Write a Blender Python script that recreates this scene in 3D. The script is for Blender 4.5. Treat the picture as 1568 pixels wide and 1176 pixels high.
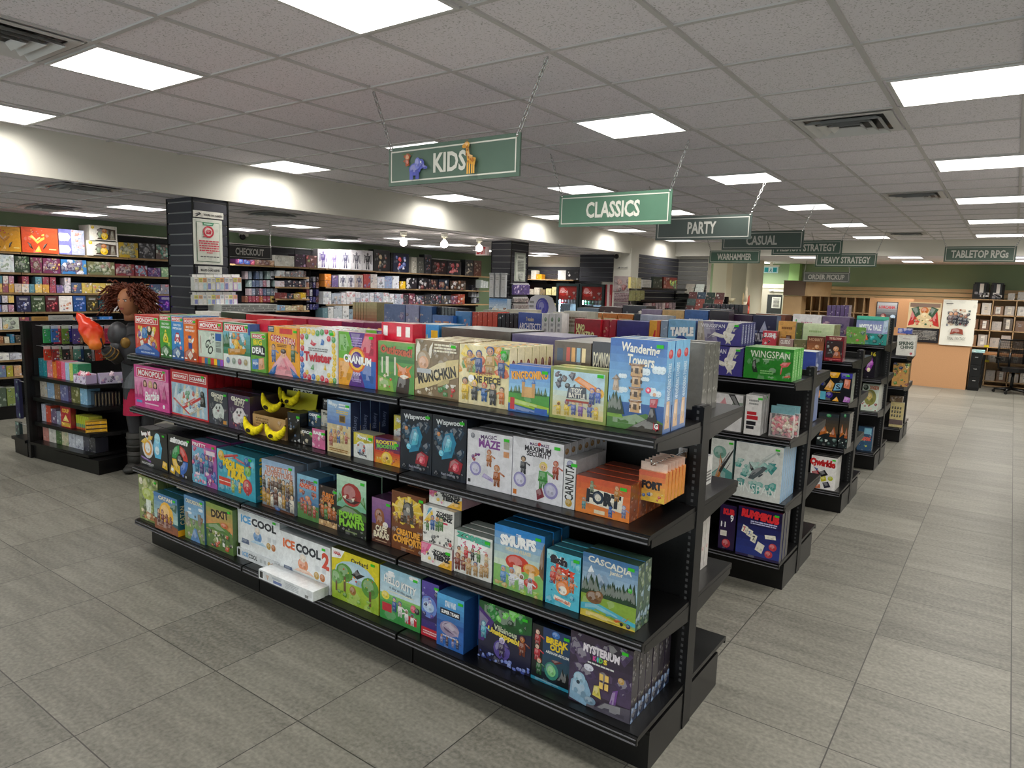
import bpy, math, random
import numpy as np
from mathutils import Matrix, Vector
S = bpy.context.scene
COL = S.collection
for o in list(bpy.data.objects): bpy.data.objects.remove(o)
# ---------------- camera, world, exposure ----------------
CW, CH, CF, EYE = 1568, 1176, 1060.36, 1.80
yaw, pit, rol = [math.radians(a) for a in (35.53, 7.90, 1.775)]
_f = Vector((-math.sin(yaw)*math.cos(pit), math.cos(yaw)*math.cos(pit), -math.sin(pit)))
_r = Vector((math.cos(yaw), math.sin(yaw), 0)); _u = _r.cross(_f)
_r, _u = _r*math.cos(rol)+_u*math.sin(rol), _u*math.cos(rol)-_r*math.sin(rol)
cam = bpy.data.objects.new('camera', bpy.data.cameras.new('camera')); COL.objects.link(cam)
cam.matrix_world = Matrix(((_r.x, _u.x, -_f.x, 0), (_r.y, _u.y, -_f.y, 0), (_r.z, _u.z, -_f.z, EYE), (0, 0, 0, 1)))
cam.data.sensor_width = 36; cam.data.lens = CF/CW*36; cam.data.clip_end = 100; cam.data.clip_start = .05
S.camera = cam
wd = bpy.data.worlds.new('world'); S.world = wd; wd.use_nodes = True
wd.node_tree.nodes['Background'].inputs[0].default_value = (1, .97, .9, 1)
wd.node_tree.nodes['Background'].inputs[1].default_value = 1.8   # fill light, let in through the added glazing of the south wall
vs = S.view_settings; vs.view_transform = 'Standard'; vs.look = 'None'; vs.gamma = 1; vs.use_curve_mapping = False
vs.exposure = 0.18
S.cycles.max_bounces = 8; S.cycles.diffuse_bounces = 5; S.cycles.glossy_bounces = 3; S.cycles.transmission_bounces = 4
LIGHT = 12.0     # strength of every ceiling panel's lamp (its lens glows too)

def at(x, y, X=None, Y=None, Z=None):
    """the point of the place on the ray through photo pixel (x,y) that has the given X, Y or Z"""
    d = _r*((x-CW/2)/CF)-_u*((y-CH/2)/CF)+_f
    t = X/d.x if X is not None else Y/d.y if Y is not None else (Z-EYE)/d.z
    return Vector((0, 0, EYE))+d*t

# ---------------- helpers ----------------
_hx = {}
def H(c):
    if not isinstance(c, str): return c
    if c not in _hx:
        s = c if len(c) == 6 else ''.join(a*2 for a in c)
        v = [int(s[i:i+2], 16)/255 for i in (0, 2, 4)]
        _hx[c] = tuple(a/12.92 if a <= .04045 else ((a+.055)/1.055)**2.4 for a in v)+(1,)
    return _hx[c]
def mix(a, b, t): a = H(a); b = H(b); return tuple(a[i]+(b[i]-a[i])*t for i in range(4))

class MB:
    """collects faces with a printed colour each; build() links them as ONE mesh object"""
    def __init__(s): s.v = []; s.f = []; s.c = []; s.m = []; s.sm = []; s.mi = 0; s.smooth = False
    def poly(s, pts, c='888', rev=False):
        n = len(s.v); s.v += [tuple(p) for p in pts]; k = list(range(n, n+len(pts)))
        s.f.append(k[::-1] if rev else k); s.c.append(H(c)); s.m.append(s.mi); s.sm.append(s.smooth)
    def box(s, x0, x1, y0, y1, z0, z1, c='888', top=None, right=None, back=None):
        n = len(s.v); C = H(c)
        s.v += [(x0,y0,z0),(x1,y0,z0),(x1,y1,z0),(x0,y1,z0),(x0,y0,z1),(x1,y0,z1),(x1,y1,z1),(x0,y1,z1)]
        for f, cc in (((0,3,2,1),C),((4,5,6,7),H(top) if top else C),((0,1,5,4),C),((1,2,6,5),H(right) if right else C),((2,3,7,6),H(back) if back else C),((3,0,4,7),H(right) if right else C)):
            s.f.append([n+i for i in f]); s.c.append(cc); s.m.append(s.mi); s.sm.append(False)
    def obox(s, o, ax, ay, az, c='888'):
        """box from corner o with three edge vectors"""
        o, ax, ay, az = map(Vector, (o, ax, ay, az)); n = len(s.v)
        s.v += [tuple(p) for p in (o, o+ax, o+ax+ay, o+ay, o+az, o+ax+az, o+ax+ay+az, o+ay+az)]
        for f in ((0,3,2,1),(4,5,6,7),(0,1,5,4),(1,2,6,5),(2,3,7,6),(3,0,4,7)):
            s.f.append([n+i for i in f]); s.c.append(H(c)); s.m.append(s.mi); s.sm.append(False)
    def prism(s, pts, z0, z1, c='888'):
        """plan polygon (counter-clockwise) pulled up from z0 to z1"""
        s.poly([(x, y, z0) for x, y in pts][::-1], c); s.poly([(x, y, z1) for x, y in pts], c)
        for i in range(len(pts)):
            a, b = pts[i], pts[(i+1) % len(pts)]
            s.poly([(*a, z0), (*b, z0), (*b, z1), (*a, z1)], c)
    def tube(s, p, q, r0, r1=None, n=8, c='888', caps=True):
        r1 = r0 if r1 is None else r1; p = Vector(p); q = Vector(q); d = (q-p).normalized()
        a = d.orthogonal().normalized(); b = d.cross(a); k = len(s.v); C = H(c)
        for P, r in ((p, r0), (q, r1)):
            for i in range(n):
                t = 2*math.pi*i/n; s.v.append(tuple(P+a*(r*math.cos(t))+b*(r*math.sin(t))))
        for i in range(n):
            j = (i+1) % n; s.f.append([k+i, k+j, k+n+j, k+n+i]); s.c.append(C); s.m.append(s.mi); s.sm.append(True)
        if caps:
            s.f.append([k+i for i in range(n)][::-1]); s.f.append([k+n+i for i in range(n)])
            s.c += [C, C]; s.m += [s.mi]*2; s.sm += [False]*2
    def ball(s, o, rx, ry=None, rz=None, c='888', n=12, m=8):
        ry = rx if ry is None else ry; rz = rx if rz is None else rz; k = len(s.v); C = H(c)
        for j in range(m+1):
            ph = math.pi*j/m-math.pi/2
            for i in range(n):
                t = 2*math.pi*i/n
                s.v.append((o[0]+rx*math.cos(ph)*math.cos(t), o[1]+ry*math.cos(ph)*math.sin(t), o[2]+rz*math.sin(ph)))
        for j in range(m):
            for i in range(n):
                s.f.append([k+j*n+i, k+j*n+(i+1)%n, k+(j+1)*n+(i+1)%n, k+(j+1)*n+i]); s.c.append(C); s.m.append(s.mi); s.sm.append(True)
    def build(s, name, mats, parent=None, loc=(0,0,0), rz=0):
        me = bpy.data.meshes.new(name); me.from_pydata(s.v, [], s.f)
        mats = mats if isinstance(mats, (list, tuple)) else [mats]
        for m in mats: me.materials.append(m)
        n = len(me.polygons)
        if len(mats) > 1: me.polygons.foreach_set('material_index', s.m)
        me.polygons.foreach_set('use_smooth', s.sm)
        ca = me.color_attributes.new('Col', 'FLOAT_COLOR', 'CORNER')
        cnt = np.array([len(f) for f in s.f]); arr = np.repeat(np.array(s.c, dtype=np.float32).reshape(-1, 4), cnt, axis=0)
        ca.data.foreach_set('color', arr.ravel())
        me.update()
        o = bpy.data.objects.new(name, me); COL.objects.link(o); o.location = loc; o.rotation_euler.z = rz
        if parent: o.parent = parent
        return o
def tag(o, label=None, cat=None, group=None, kind=None):
    if label: o['label'] = label
    if cat: o['category'] = cat
    if group: o['group'] = group
    if kind: o['kind'] = kind
    return o
def empty(name, loc=(0,0,0), rz=0, label=None, cat=None, group=None):
    o = bpy.data.objects.new(name, None); COL.objects.link(o); o.location = loc; o.rotation_euler.z = rz; o.empty_display_size = .05
    return tag(o, label, cat, group)
def dup(o, loc=None, rz=None, label=None, group=None, parent=None):
    c = o.copy(); COL.objects.link(c)
    if parent: c.parent = parent
    if loc is not None: c.location = loc
    if rz is not None: c.rotation_euler.z = rz
    if label: c['label'] = label
    if group: c['group'] = group
    for ch in KIDS_OF.get(o.name, ()): 
        dup(ch, parent=c)
    return c
KIDS_OF = {}
def kid(parent, o): KIDS_OF.setdefault(parent.name, []).append(o); o.parent = parent; return o
def clear(name, tint='fff', rough=.05, share=.12):
    """thin clear sheet: mostly see-through with a gloss on top"""
    m, N, L, P = newmat(name); P.inputs['Base Color'].default_value = H(tint); P.inputs['Roughness'].default_value = rough
    t = N.new('ShaderNodeBsdfTransparent'); t.inputs[0].default_value = H(tint); x = N.new('ShaderNodeMixShader'); f = N.new('ShaderNodeFresnel'); f.inputs[0].default_value = 1.4
    a = N.new('ShaderNodeMath'); a.operation = 'ADD'; a.inputs[1].default_value = share; L.new(f.outputs[0], a.inputs[0]); L.new(a.outputs[0], x.inputs[0]); L.new(t.outputs[0], x.inputs[1]); L.new(P.outputs[0], x.inputs[2]); L.new(x.outputs[0], N['Material Output'].inputs[0]); return m
def ordn(i):
    return ('first second third fourth fifth sixth seventh eighth ninth tenth eleventh twelfth thirteenth fourteenth fifteenth sixteenth seventeenth eighteenth nineteenth twentieth'.split()+['twenty-first','twenty-second','twenty-third','twenty-fourth','twenty-fifth','twenty-sixth','twenty-seventh','twenty-eighth','twenty-ninth','thirtieth','thirty-first','thirty-second','thirty-third','thirty-fourth','thirty-fifth','thirty-sixth','thirty-seventh','thirty-eighth','thirty-ninth','fortieth','forty-first','forty-second','forty-third','forty-fourth','forty-fifth','forty-sixth','forty-seventh','forty-eighth','forty-ninth','fiftieth'])[i]

# ---------------- materials (all node-based) ----------------
def newmat(name):
    m = bpy.data.materials.new(name); m.use_nodes = True
    return m, m.node_tree.nodes, m.node_tree.links, m.node_tree.nodes['Principled BSDF']
def solid(name, c, rough=.5, metal=0, spec=.5, noise=0, nscale=40, bump=0, emit=0):
    m, N, L, P = newmat(name)
    P.inputs['Base Color'].default_value = H(c); P.inputs['Roughness'].default_value = rough
    P.inputs['Metallic'].default_value = metal; P.inputs['Specular IOR Level'].default_value = spec
    if noise or bump:
        tc = N.new('ShaderNodeTexCoord'); nz = N.new('ShaderNodeTexNoise'); nz.inputs['Scale'].default_value = nscale; nz.inputs['Detail'].default_value = 4
        L.new(tc.outputs['Object'], nz.inputs['Vector'])
        if noise:
            mx = N.new('ShaderNodeMix'); mx.data_type = 'RGBA'
            mx.inputs[6].default_value = mix(c, '000', noise); mx.inputs[7].default_value = tuple(min(1, a*(1+1.4*noise)) for a in H(c)[:3])+(1,)
            L.new(nz.outputs[0], mx.inputs[0]); L.new(mx.outputs[2], P.inputs['Base Color'])
        if bump:
            b = N.new('ShaderNodeBump'); b.inputs['Strength'].default_value = bump; b.inputs['Distance'].default_value = .01
            L.new(nz.outputs[0], b.inputs['Height']); L.new(b.outputs[0], P.inputs['Normal'])
    if emit:
        P.inputs['Emission Color'].default_value = H(c); P.inputs['Emission Strength'].default_value = emit
    return m
def printed(name, rough=.35, spec=.5, coat=0, grain=.05, nscale=260, wash=0):
    """ink colour from the mesh's own colour layer with a fine print grain"""
    m, N, L, P = newmat(name)
    a = N.new('ShaderNodeAttribute'); a.attribute_name = 'Col'
    tc = N.new('ShaderNodeTexCoord'); nz = N.new('ShaderNodeTexNoise'); nz.inputs['Scale'].default_value = nscale; nz.inputs['Detail'].default_value = 3
    L.new(tc.outputs['Object'], nz.inputs['Vector'])
    mr = N.new('ShaderNodeMapRange'); mr.inputs[1].default_value = .3; mr.inputs[2].default_value = .7; mr.inputs[3].default_value = 1-grain; mr.inputs[4].default_value = 1+grain
    L.new(nz.outputs[0], mr.inputs[0])
    mx = N.new('ShaderNodeVectorMath'); mx.operation = 'SCALE'
    L.new(a.outputs['Color'], mx.inputs[0]); L.new(mr.outputs[0], mx.inputs['Scale'])
    if wash:        # uneven washes of ink, so flat areas read as painted artwork
        n2 = N.new('ShaderNodeTexNoise'); n2.inputs['Scale'].default_value = 38; n2.inputs['Detail'].default_value = 5; n2.inputs['Distortion'].default_value = .6; L.new(tc.outputs['Object'], n2.inputs['Vector'])
        m2 = N.new('ShaderNodeMapRange'); m2.inputs[1].default_value = .32; m2.inputs[2].default_value = .68; m2.inputs[3].default_value = 1-wash*1.5; m2.inputs[4].default_value = 1+wash
        L.new(n2.outputs[0], m2.inputs[0]); m3 = N.new('ShaderNodeMath'); m3.operation = 'MULTIPLY'; L.new(mr.outputs[0], m3.inputs[0]); L.new(m2.outputs[0], m3.inputs[1]); L.new(m3.outputs[0], mx.inputs['Scale'])
    L.new(mx.outputs[0], P.inputs['Base Color'])
    P.inputs['Roughness'].default_value = rough; P.inputs['Specular IOR Level'].default_value = spec
    P.inputs['Coat Weight'].default_value = coat; P.inputs['Coat Roughness'].default_value = .12
    return m
M = {}
M['print'] = printed('printed_card', .42, .4)
M['wrap'] = printed('shrink_wrapped_card', .3, .5, .6, .05, 260, .07)
M['paint'] = printed('painted_surface', .55, .3, 0, .04, 8)
M['plastic'] = printed('coloured_plastic', .35, .5, 0, .02)
M['cloth'] = printed('coloured_cloth', .9, .2, 0, .2, 60)
M['black'] = solid('black_powder_coat', '09090a', .32, 0, .4, .04, 250)
M['blackgloss'] = solid('black_shelf_lip', '09090b', .28, 0, .5)
M['dark'] = solid('dark_slat', '26272d', .5, 0, .4, .2, 12)
M['white'] = solid('white_paint', 'd8d6cc', .7, 0, .3, .04, 3)
M['green'] = solid('sage_green_paint', '8ba07f', .8, 0, .3, .05, 2)
M['chrome'] = solid('chrome_wire', 'c8c8c8', .25, 1)
M['wood'] = solid('pale_maple', 'b99a72', .5, 0, .4, .12, 6)
M['mdf'] = solid('raw_particle_board', 'b98d66', .75, 0, .2, .1, 60)
M['ivory'] = solid('ivory_plastic', 'e8e6da', .5)
M['film'] = clear('clear_film'); M['glass'] = clear('cooler_glass', 'f4fbff', .02, .02)
M['stick'] = solid('green_sticker', '38c427', .5)
def pegboard():
    m, N, L, P = newmat('black_pegboard')
    tc = N.new('ShaderNodeTexCoord'); mp = N.new('ShaderNodeVectorMath'); mp.operation = 'MULTIPLY_ADD'
    mp.inputs[1].default_value = (39.37,)*3; mp.inputs[2].default_value = (.5,)*3
    L.new(tc.outputs['Object'], mp.inputs[0])
    fr = N.new('ShaderNodeVectorMath'); fr.operation = 'FRACTION'; L.new(mp.outputs[0], fr.inputs[0])
    sb = N.new('ShaderNodeVectorMath'); sb.operation = 'SUBTRACT'; sb.inputs[1].default_value = (.5, .5, .5); L.new(fr.outputs[0], sb.inputs[0])
    sp = N.new('ShaderNodeSeparateXYZ'); L.new(sb.outputs[0], sp.inputs[0])
    cb = N.new('ShaderNodeCombineXYZ'); L.new(sp.outputs[0], cb.inputs[0]); L.new(sp.outputs[2], cb.inputs[1])
    ln = N.new('ShaderNodeVectorMath'); ln.operation = 'LENGTH'; L.new(cb.outputs[0], ln.inputs[0])
    lt = N.new('ShaderNodeMath'); lt.operation = 'LESS_THAN'; lt.inputs[1].default_value = .17; L.new(ln.outputs['Value'], lt.inputs[0])
    mx = N.new('ShaderNodeMix'); mx.data_type = 'RGBA'; mx.inputs[6].default_value = H('0e0e10'); mx.inputs[7].default_value = H('020202')
    L.new(lt.outputs[0], mx.inputs[0]); L.new(mx.outputs[2], P.inputs['Base Color']); P.inputs['Roughness'].default_value = .5
    return m
M['peg'] = pegboard()
def slotted():
    m, N, L, P = newmat('slotted_black_upright')
    tc = N.new('ShaderNodeTexCoord'); sp = N.new('ShaderNodeSeparateXYZ'); L.new(tc.outputs['Object'], sp.inputs[0])
    a = N.new('ShaderNodeMath'); a.operation = 'MULTIPLY'; a.inputs[1].default_value = 39; L.new(sp.outputs[2], a.inputs[0])
    f = N.new('ShaderNodeMath'); f.operation = 'FRACT'; L.new(a.outputs[0], f.inputs[0])
    g = N.new('ShaderNodeMath'); g.operation = 'LESS_THAN'; g.inputs[1].default_value = .5; L.new(f.outputs[0], g.inputs[0])
    ab = N.new('ShaderNodeMath'); ab.operation = 'ABSOLUTE'; L.new(sp.outputs[0], ab.inputs[0])
    lo = N.new('ShaderNodeMath'); lo.operation = 'COMPARE'; lo.inputs[1].default_value = 0; lo.inputs[2].default_value = .005; L.new(ab.outputs[0], lo.inputs[0])
    mu = N.new('ShaderNodeMath'); mu.operation = 'MULTIPLY'; L.new(g.outputs[0], mu.inputs[0]); L.new(lo.outputs[0], mu.inputs[1])
    mx = N.new('ShaderNodeMix'); mx.data_type = 'RGBA'; mx.inputs[6].default_value = H('0b0b0d'); mx.inputs[7].default_value = H('4a4a4c')
    L.new(mu.outputs[0], mx.inputs[0]); L.new(mx.outputs[2], P.inputs['Base Color']); P.inputs['Roughness'].default_value = .4
    return m
M['slot'] = slotted()
def tilefloor():
    m, N, L, P = newmat('grey_porcelain_floor_tile')
    tc = N.new('ShaderNodeTexCoord')
    # one number per 60 cm tile, for the tone and the streak offset
    mp = N.new('ShaderNodeVectorMath'); mp.operation = 'MULTIPLY_ADD'; mp.inputs[1].default_value = (1/.6, 1/.6, 0); mp.inputs[2].default_value = (.42/.6, -1.06/.6, 0)
    L.new(tc.outputs['Object'], mp.inputs[0])
    fl = N.new('ShaderNodeVectorMath'); fl.operation = 'FLOOR'; L.new(mp.outputs[0], fl.inputs[0])
    wn = N.new('ShaderNodeTexWhiteNoise'); wn.noise_dimensions = '2D'; L.new(fl.outputs[0], wn.inputs['Vector'])
    fr = N.new('ShaderNodeVectorMath'); fr.operation = 'FRACTION'; L.new(mp.outputs[0], fr.inputs[0])
    sp = N.new('ShaderNodeSeparateXYZ'); L.new(fr.outputs[0], sp.inputs[0])
    def edge(o):
        a = N.new('ShaderNodeMath'); a.operation = 'SUBTRACT'; a.inputs[1].default_value = .5; L.new(o, a.inputs[0])
        b = N.new('ShaderNodeMath'); b.operation = 'ABSOLUTE'; L.new(a.outputs[0], b.inputs[0])
        c = N.new('ShaderNodeMath'); c.operation = 'GREATER_THAN'; c.inputs[1].default_value = .4957; L.new(b.outputs[0], c.inputs[0]); return c.outputs[0]
    mxe = N.new('ShaderNodeMath'); mxe.operation = 'MAXIMUM'; L.new(edge(sp.outputs[0]), mxe.inputs[0]); L.new(edge(sp.outputs[1]), mxe.inputs[1])
    # streaks along X, mottling
    sc = N.new('ShaderNodeVectorMath'); sc.operation = 'MULTIPLY_ADD'; sc.inputs[1].default_value = (1.2, 9, 1); L.new(tc.outputs['Object'], sc.inputs[0])
    off = N.new('ShaderNodeVectorMath'); off.operation = 'SCALE'; off.inputs['Scale'].default_value = 13; L.new(wn.outputs['Color'], off.inputs[0]); L.new(off.outputs[0], sc.inputs[2])
    n1 = N.new('ShaderNodeTexNoise'); n1.inputs['Scale'].default_value = 1.3; n1.inputs['Detail'].default_value = 8; n1.inputs['Roughness'].default_value = .7; L.new(sc.outputs[0], n1.inputs['Vector'])
    n2 = N.new('ShaderNodeTexNoise'); n2.inputs['Scale'].default_value = 55; n2.inputs['Detail'].default_value = 5; L.new(tc.outputs['Object'], n2.inputs['Vector'])
    ad = N.new('ShaderNodeMath'); ad.operation = 'ADD'; L.new(n1.outputs[0], ad.inputs[0]); L.new(n2.outputs[0], ad.inputs[1])
    a2 = N.new('ShaderNodeMath'); a2.operation = 'MULTIPLY_ADD'; a2.inputs[1].default_value = .22; L.new(wn.outputs['Value'], a2.inputs[0]); L.new(ad.outputs[0], a2.inputs[2])
    cr = N.new('ShaderNodeValToRGB'); L.new(a2.outputs[0], cr.inputs[0])
    mr = N.new('ShaderNodeMapRange'); mr.inputs[1].default_value = .75; mr.inputs[2].default_value = 1.45; L.new(a2.outputs[0], mr.inputs[0]); L.new(mr.outputs[0], cr.inputs[0])
    e = cr.color_ramp.elements; e[0].color = H('52514a'); e[1].color = H('858379')
    mx = N.new('ShaderNodeMix'); mx.data_type = 'RGBA'; mx.inputs[7].default_value = H('353430'); L.new(mxe.outputs[0], mx.inputs[0]); L.new(cr.outputs[0], mx.inputs[6])
    L.new(mx.outputs[2], P.inputs['Base Color']); P.inputs['Roughness'].default_value = .42; P.inputs['Specular IOR Level'].default_value = .45
    bp = N.new('ShaderNodeBump'); bp.inputs['Strength'].default_value = .12; bp.inputs['Distance'].default_value = .004; L.new(n2.outputs[0], bp.inputs['Height']); L.new(bp.outputs[0], P.inputs['Normal'])
    return m
M['floor'] = tilefloor()
def ceiltile():
    m, N, L, P = newmat('mineral_fibre_ceiling_tile')
    tc = N.new('ShaderNodeTexCoord'); n = N.new('ShaderNodeTexNoise'); n.inputs['Scale'].default_value = 110; n.inputs['Detail'].default_value = 3; L.new(tc.outputs['Object'], n.inputs['Vector'])
    cr = N.new('ShaderNodeValToRGB'); L.new(n.outputs[0], cr.inputs[0]); e = cr.color_ramp.elements
    e[0].position = .33; e[0].color = H('b8b6b8'); e[1].position = .43; e[1].color = H('eae6ec')
    L.new(cr.outputs[0], P.inputs['Base Color']); P.inputs['Roughness'].default_value = .95; P.inputs['Specular IOR Level'].default_value = .1
    return m
M['ceil'] = ceiltile()
M['tbar'] = solid('white_ceiling_grid', 'c4c2c2', .6)
def emit(name, c, s):
    m, N, L, P = newmat(name); P.inputs['Base Color'].default_value = H('ddd'); P.inputs['Emission Color'].default_value = H(c); P.inputs['Emission Strength'].default_value = s
    return m
M['panel'] = emit('lit_diffuser', 'fffdfa', 2.2)
M['bulb'] = emit('lit_bulb', 'fff4e4', 14)
M['frame'] = solid('light_frame', 'd0d0d0', .5)

# ---------------- printed pictures ----------------
_tx = {}
def glyphs(s, bold=0, shear=0):
    """outline of a line of text as flat faces, scaled into a unit box"""
    k = (s, bold, shear)
    if k not in _tx:
        cu = bpy.data.curves.new('t', 'FONT'); cu.body = s; cu.resolution_u = 2; cu.offset = bold; cu.shear = shear; cu.fill_mode = 'BOTH'
        ob = bpy.data.objects.new('t', cu); me = bpy.data.meshes.new_from_object(ob)
        V = np.array([v.co[:2] for v in me.vertices]).reshape(-1, 2); Fc = [list(p.vertices) for p in me.polygons]
        if len(V):
            a = V.min(0); b = V.max(0); V = (V-a)/np.maximum(b-a, 1e-6)
        bpy.data.objects.remove(ob); bpy.data.curves.remove(cu); bpy.data.meshes.remove(me)
        _tx[k] = (V, Fc)
    return _tx[k]
class Art:
    """draws flat ink shapes on a rectangle o + u*U + v*V, each a hair proud of the last"""
    def __init__(s, mb, o, U, V, n, step=.000015):
        s.mb = mb; s.o = Vector(o); s.U = Vector(U); s.V = Vector(V); s.n = Vector(n).normalized(); s.k = 1; s.step = step; s.rich = True
        s.asp = s.U.length/s.V.length
    def P(s, u, v): return s.o+s.U*u+s.V*v+s.n*(s.k*s.step)
    def p(s, pts, c, clip=True):
        if clip: pts = [(min(1, max(0, u)), min(1, max(0, v))) for u, v in pts]
        s.mb.poly([s.P(u, v) for u, v in pts], c); s.k += 1
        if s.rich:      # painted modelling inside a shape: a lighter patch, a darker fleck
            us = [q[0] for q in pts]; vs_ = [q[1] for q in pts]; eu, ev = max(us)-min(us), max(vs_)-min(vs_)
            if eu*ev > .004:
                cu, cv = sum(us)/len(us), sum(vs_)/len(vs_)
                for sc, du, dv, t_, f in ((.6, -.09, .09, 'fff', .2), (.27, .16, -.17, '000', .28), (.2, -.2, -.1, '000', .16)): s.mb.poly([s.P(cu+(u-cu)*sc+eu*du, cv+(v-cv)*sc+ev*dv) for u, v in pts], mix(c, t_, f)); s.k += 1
        return s
    def r(s, a, b, c, d, col):
        k = s.rich; s.rich = False; s.p([(a, b), (c, b), (c, d), (a, d)], col)
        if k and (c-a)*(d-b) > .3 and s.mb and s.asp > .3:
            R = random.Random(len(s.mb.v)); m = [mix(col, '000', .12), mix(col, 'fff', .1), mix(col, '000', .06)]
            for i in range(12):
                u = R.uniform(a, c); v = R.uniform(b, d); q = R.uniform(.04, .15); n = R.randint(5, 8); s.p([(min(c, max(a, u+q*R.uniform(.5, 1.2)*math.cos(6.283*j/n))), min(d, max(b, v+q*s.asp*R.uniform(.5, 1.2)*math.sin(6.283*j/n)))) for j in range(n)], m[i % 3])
        s.rich = k; return s
    def e(s, u, v, ru, col, rv=None, n=14, a0=0, a1=360):
        rv = ru*s.asp if rv is None else rv
        return s.p([(u+ru*math.cos(math.radians(a0+(a1-a0)*i/n)), v+rv*math.sin(math.radians(a0+(a1-a0)*i/n))) for i in range(n+(a1-a0 < 360))], col)
    def grad(s, b, d, c0, c1, n=6, a=0, c=1):
        for i in range(n): 
            s.mb.poly([s.P(a, b+(d-b)*i/n), s.P(c, b+(d-b)*i/n), s.P(c, b+(d-b)*(i+1)/n), s.P(a, b+(d-b)*(i+1)/n)], mix(c0, c1, i/max(1, n-1)))
        s.k += 1; return s
    def t(s, txt, a, b, c, d, col, bold=.03, rot=0, out=None, shear=0):
        if out: s.t(txt, a, b, c, d, out, bold+.05, rot, None, shear)
        V, Fc = glyphs(txt, bold, shear); co = math.cos(math.radians(rot)); si = math.sin(math.radians(rot))
        w = (c-a)*s.asp; h = d-b; cu = (a+c)/2; cv = (b+d)/2; pts = []
        for x, y in V:
            X = (x-.5)*w; Y = (y-.5)*h; X, Y = X*co-Y*si, X*si+Y*co
            pts.append(tuple(s.P(cu+X/s.asp, cv+Y)))
        n = len(s.mb.v); s.mb.v += pts; C = H(col)
        for f in Fc: s.mb.f.append([n+i for i in f]); s.mb.c.append(C); s.mb.m.append(s.mb.mi); s.mb.sm.append(False)
        s.k += 1; return s
    def vt(s, txt, u, v, lv, tu, col):
        """text running up a spine: lv long, tu across"""
        return s.t(txt, u-lv/s.asp/2, v-tu*s.asp/2, u+lv/s.asp/2, v+tu*s.asp/2, col, .01, 90)
    def blob(s, a, b, c, d, pal, n, seed=1, size=.12, base=None):
        """a busy picture: irregular patches of ink from a palette"""
        R = random.Random(seed); pal = pal.split()
        if base: pal = [mix(p, base, .3+.3*(i % 2)) for i, p in enumerate(pal)]
        for i in range(n):
            u = R.uniform(a, c); v = R.uniform(b, d); r = size*R.uniform(.4, 1.2); k = R.randint(4, 8); t0 = R.uniform(0, 6)
            pts = [(u+r*R.uniform(.5, 1.1)*math.cos(t0+6.283*j/k), v+r*s.asp*R.uniform(.5, 1.1)*math.sin(t0+6.283*j/k)) for j in range(k)]
            s.p([(min(c, max(a, x)), min(d, max(b, y))) for x, y in pts], R.choice(pal))
        return s
    def fig(s, u, v, h, body, head='d9a27c', hair='4a2a1a', seed=0):
        """a small plain figure standing at (u,v), h tall"""
        R = random.Random(seed); w = h/s.asp
        s.p([(u-.16*w, v), (u-.04*w, v), (u, v+.35*h), (u+.06*w, v), (u+.18*w, v), (u+.16*w, v+.5*h), (u-.15*w, v+.5*h)], mix(body, '000', .35))
        s.p([(u-.2*w, v+.3*h), (u+.2*w, v+.3*h), (u+.17*w, v+.68*h), (u-.17*w, v+.68*h)], body)
        k = R.choice((-1, 1)); s.p([(u+k*.14*w, v+.66*h), (u+k*.42*w, v+.5*h), (u+k*.46*w, v+.58*h), (u+k*.16*w, v+.72*h)][::k], body)
        s.e(u, v+.85*h, .17*w, hair, .17*h, 9); s.e(u, v+.81*h, .13*w, head, .13*h, 9)
        s.r(u-.2*w, v+.33*h, u+.2*w, v+.37*h, mix(body, '000', .5))
        for q in (-1, 1): s.e(u+q*.05*w, v+.83*h, .02*w, '201814', .025*h, 5)
        return s
    def crowd(s, a, b, c, d, n, pal, h=.3, seed=2):
        R = random.Random(seed); pal = pal.split()
        for i in sorted(range(n), key=lambda q: R.random()):
            s.fig(a+(c-a)*(i+.5)/n+R.uniform(-.02, .02), b+R.uniform(0, 1)*(d-b), h*R.uniform(.8, 1.15), R.choice(pal), R.choice(('e0b08a', 'c98f68', '8d5a3c', 'efc9a4')), R.choice(pal), R.random())
        return s
    def trees(s, a, c, b, n, h, col='2c5a2c', seed=3):
        R = random.Random(seed)
        for i in range(n):
            u = a+(c-a)*(i+R.random())/n; q = h*R.uniform(.6, 1.2); w = q*.28/s.asp
            s.p([(u-w, b), (u+w, b), (u, b+q)], mix(col, '000', R.uniform(0, .4)))
        return s
    def clouds(s, a, b, c, d, n, col='e6eef4', seed=4):
        R = random.Random(seed)
        for i in range(n):
            u = R.uniform(a, c); v = R.uniform(b, d); q = R.uniform(.04, .09)
            for k in (-1, 0, 1): s.e(u+k*q*.8, v, q*(1-.3*abs(k)), col, q*.5, 8)
        return s
    def lines(s, a, b, c, d, n, col, seed=5):
        """rows of small print"""
        R = random.Random(seed)
        for i in range(n):
            y = d-(d-b)*(i+.5)/n; hh = (d-b)/n*.28; x = a
            while x < c-.01:
                w = R.uniform(.03, .09)*(c-a)*2; e = min(c, x+w); s.r(x, y-hh, e, y+hh, col); x = e+.02*(c-a)
        return s
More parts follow.
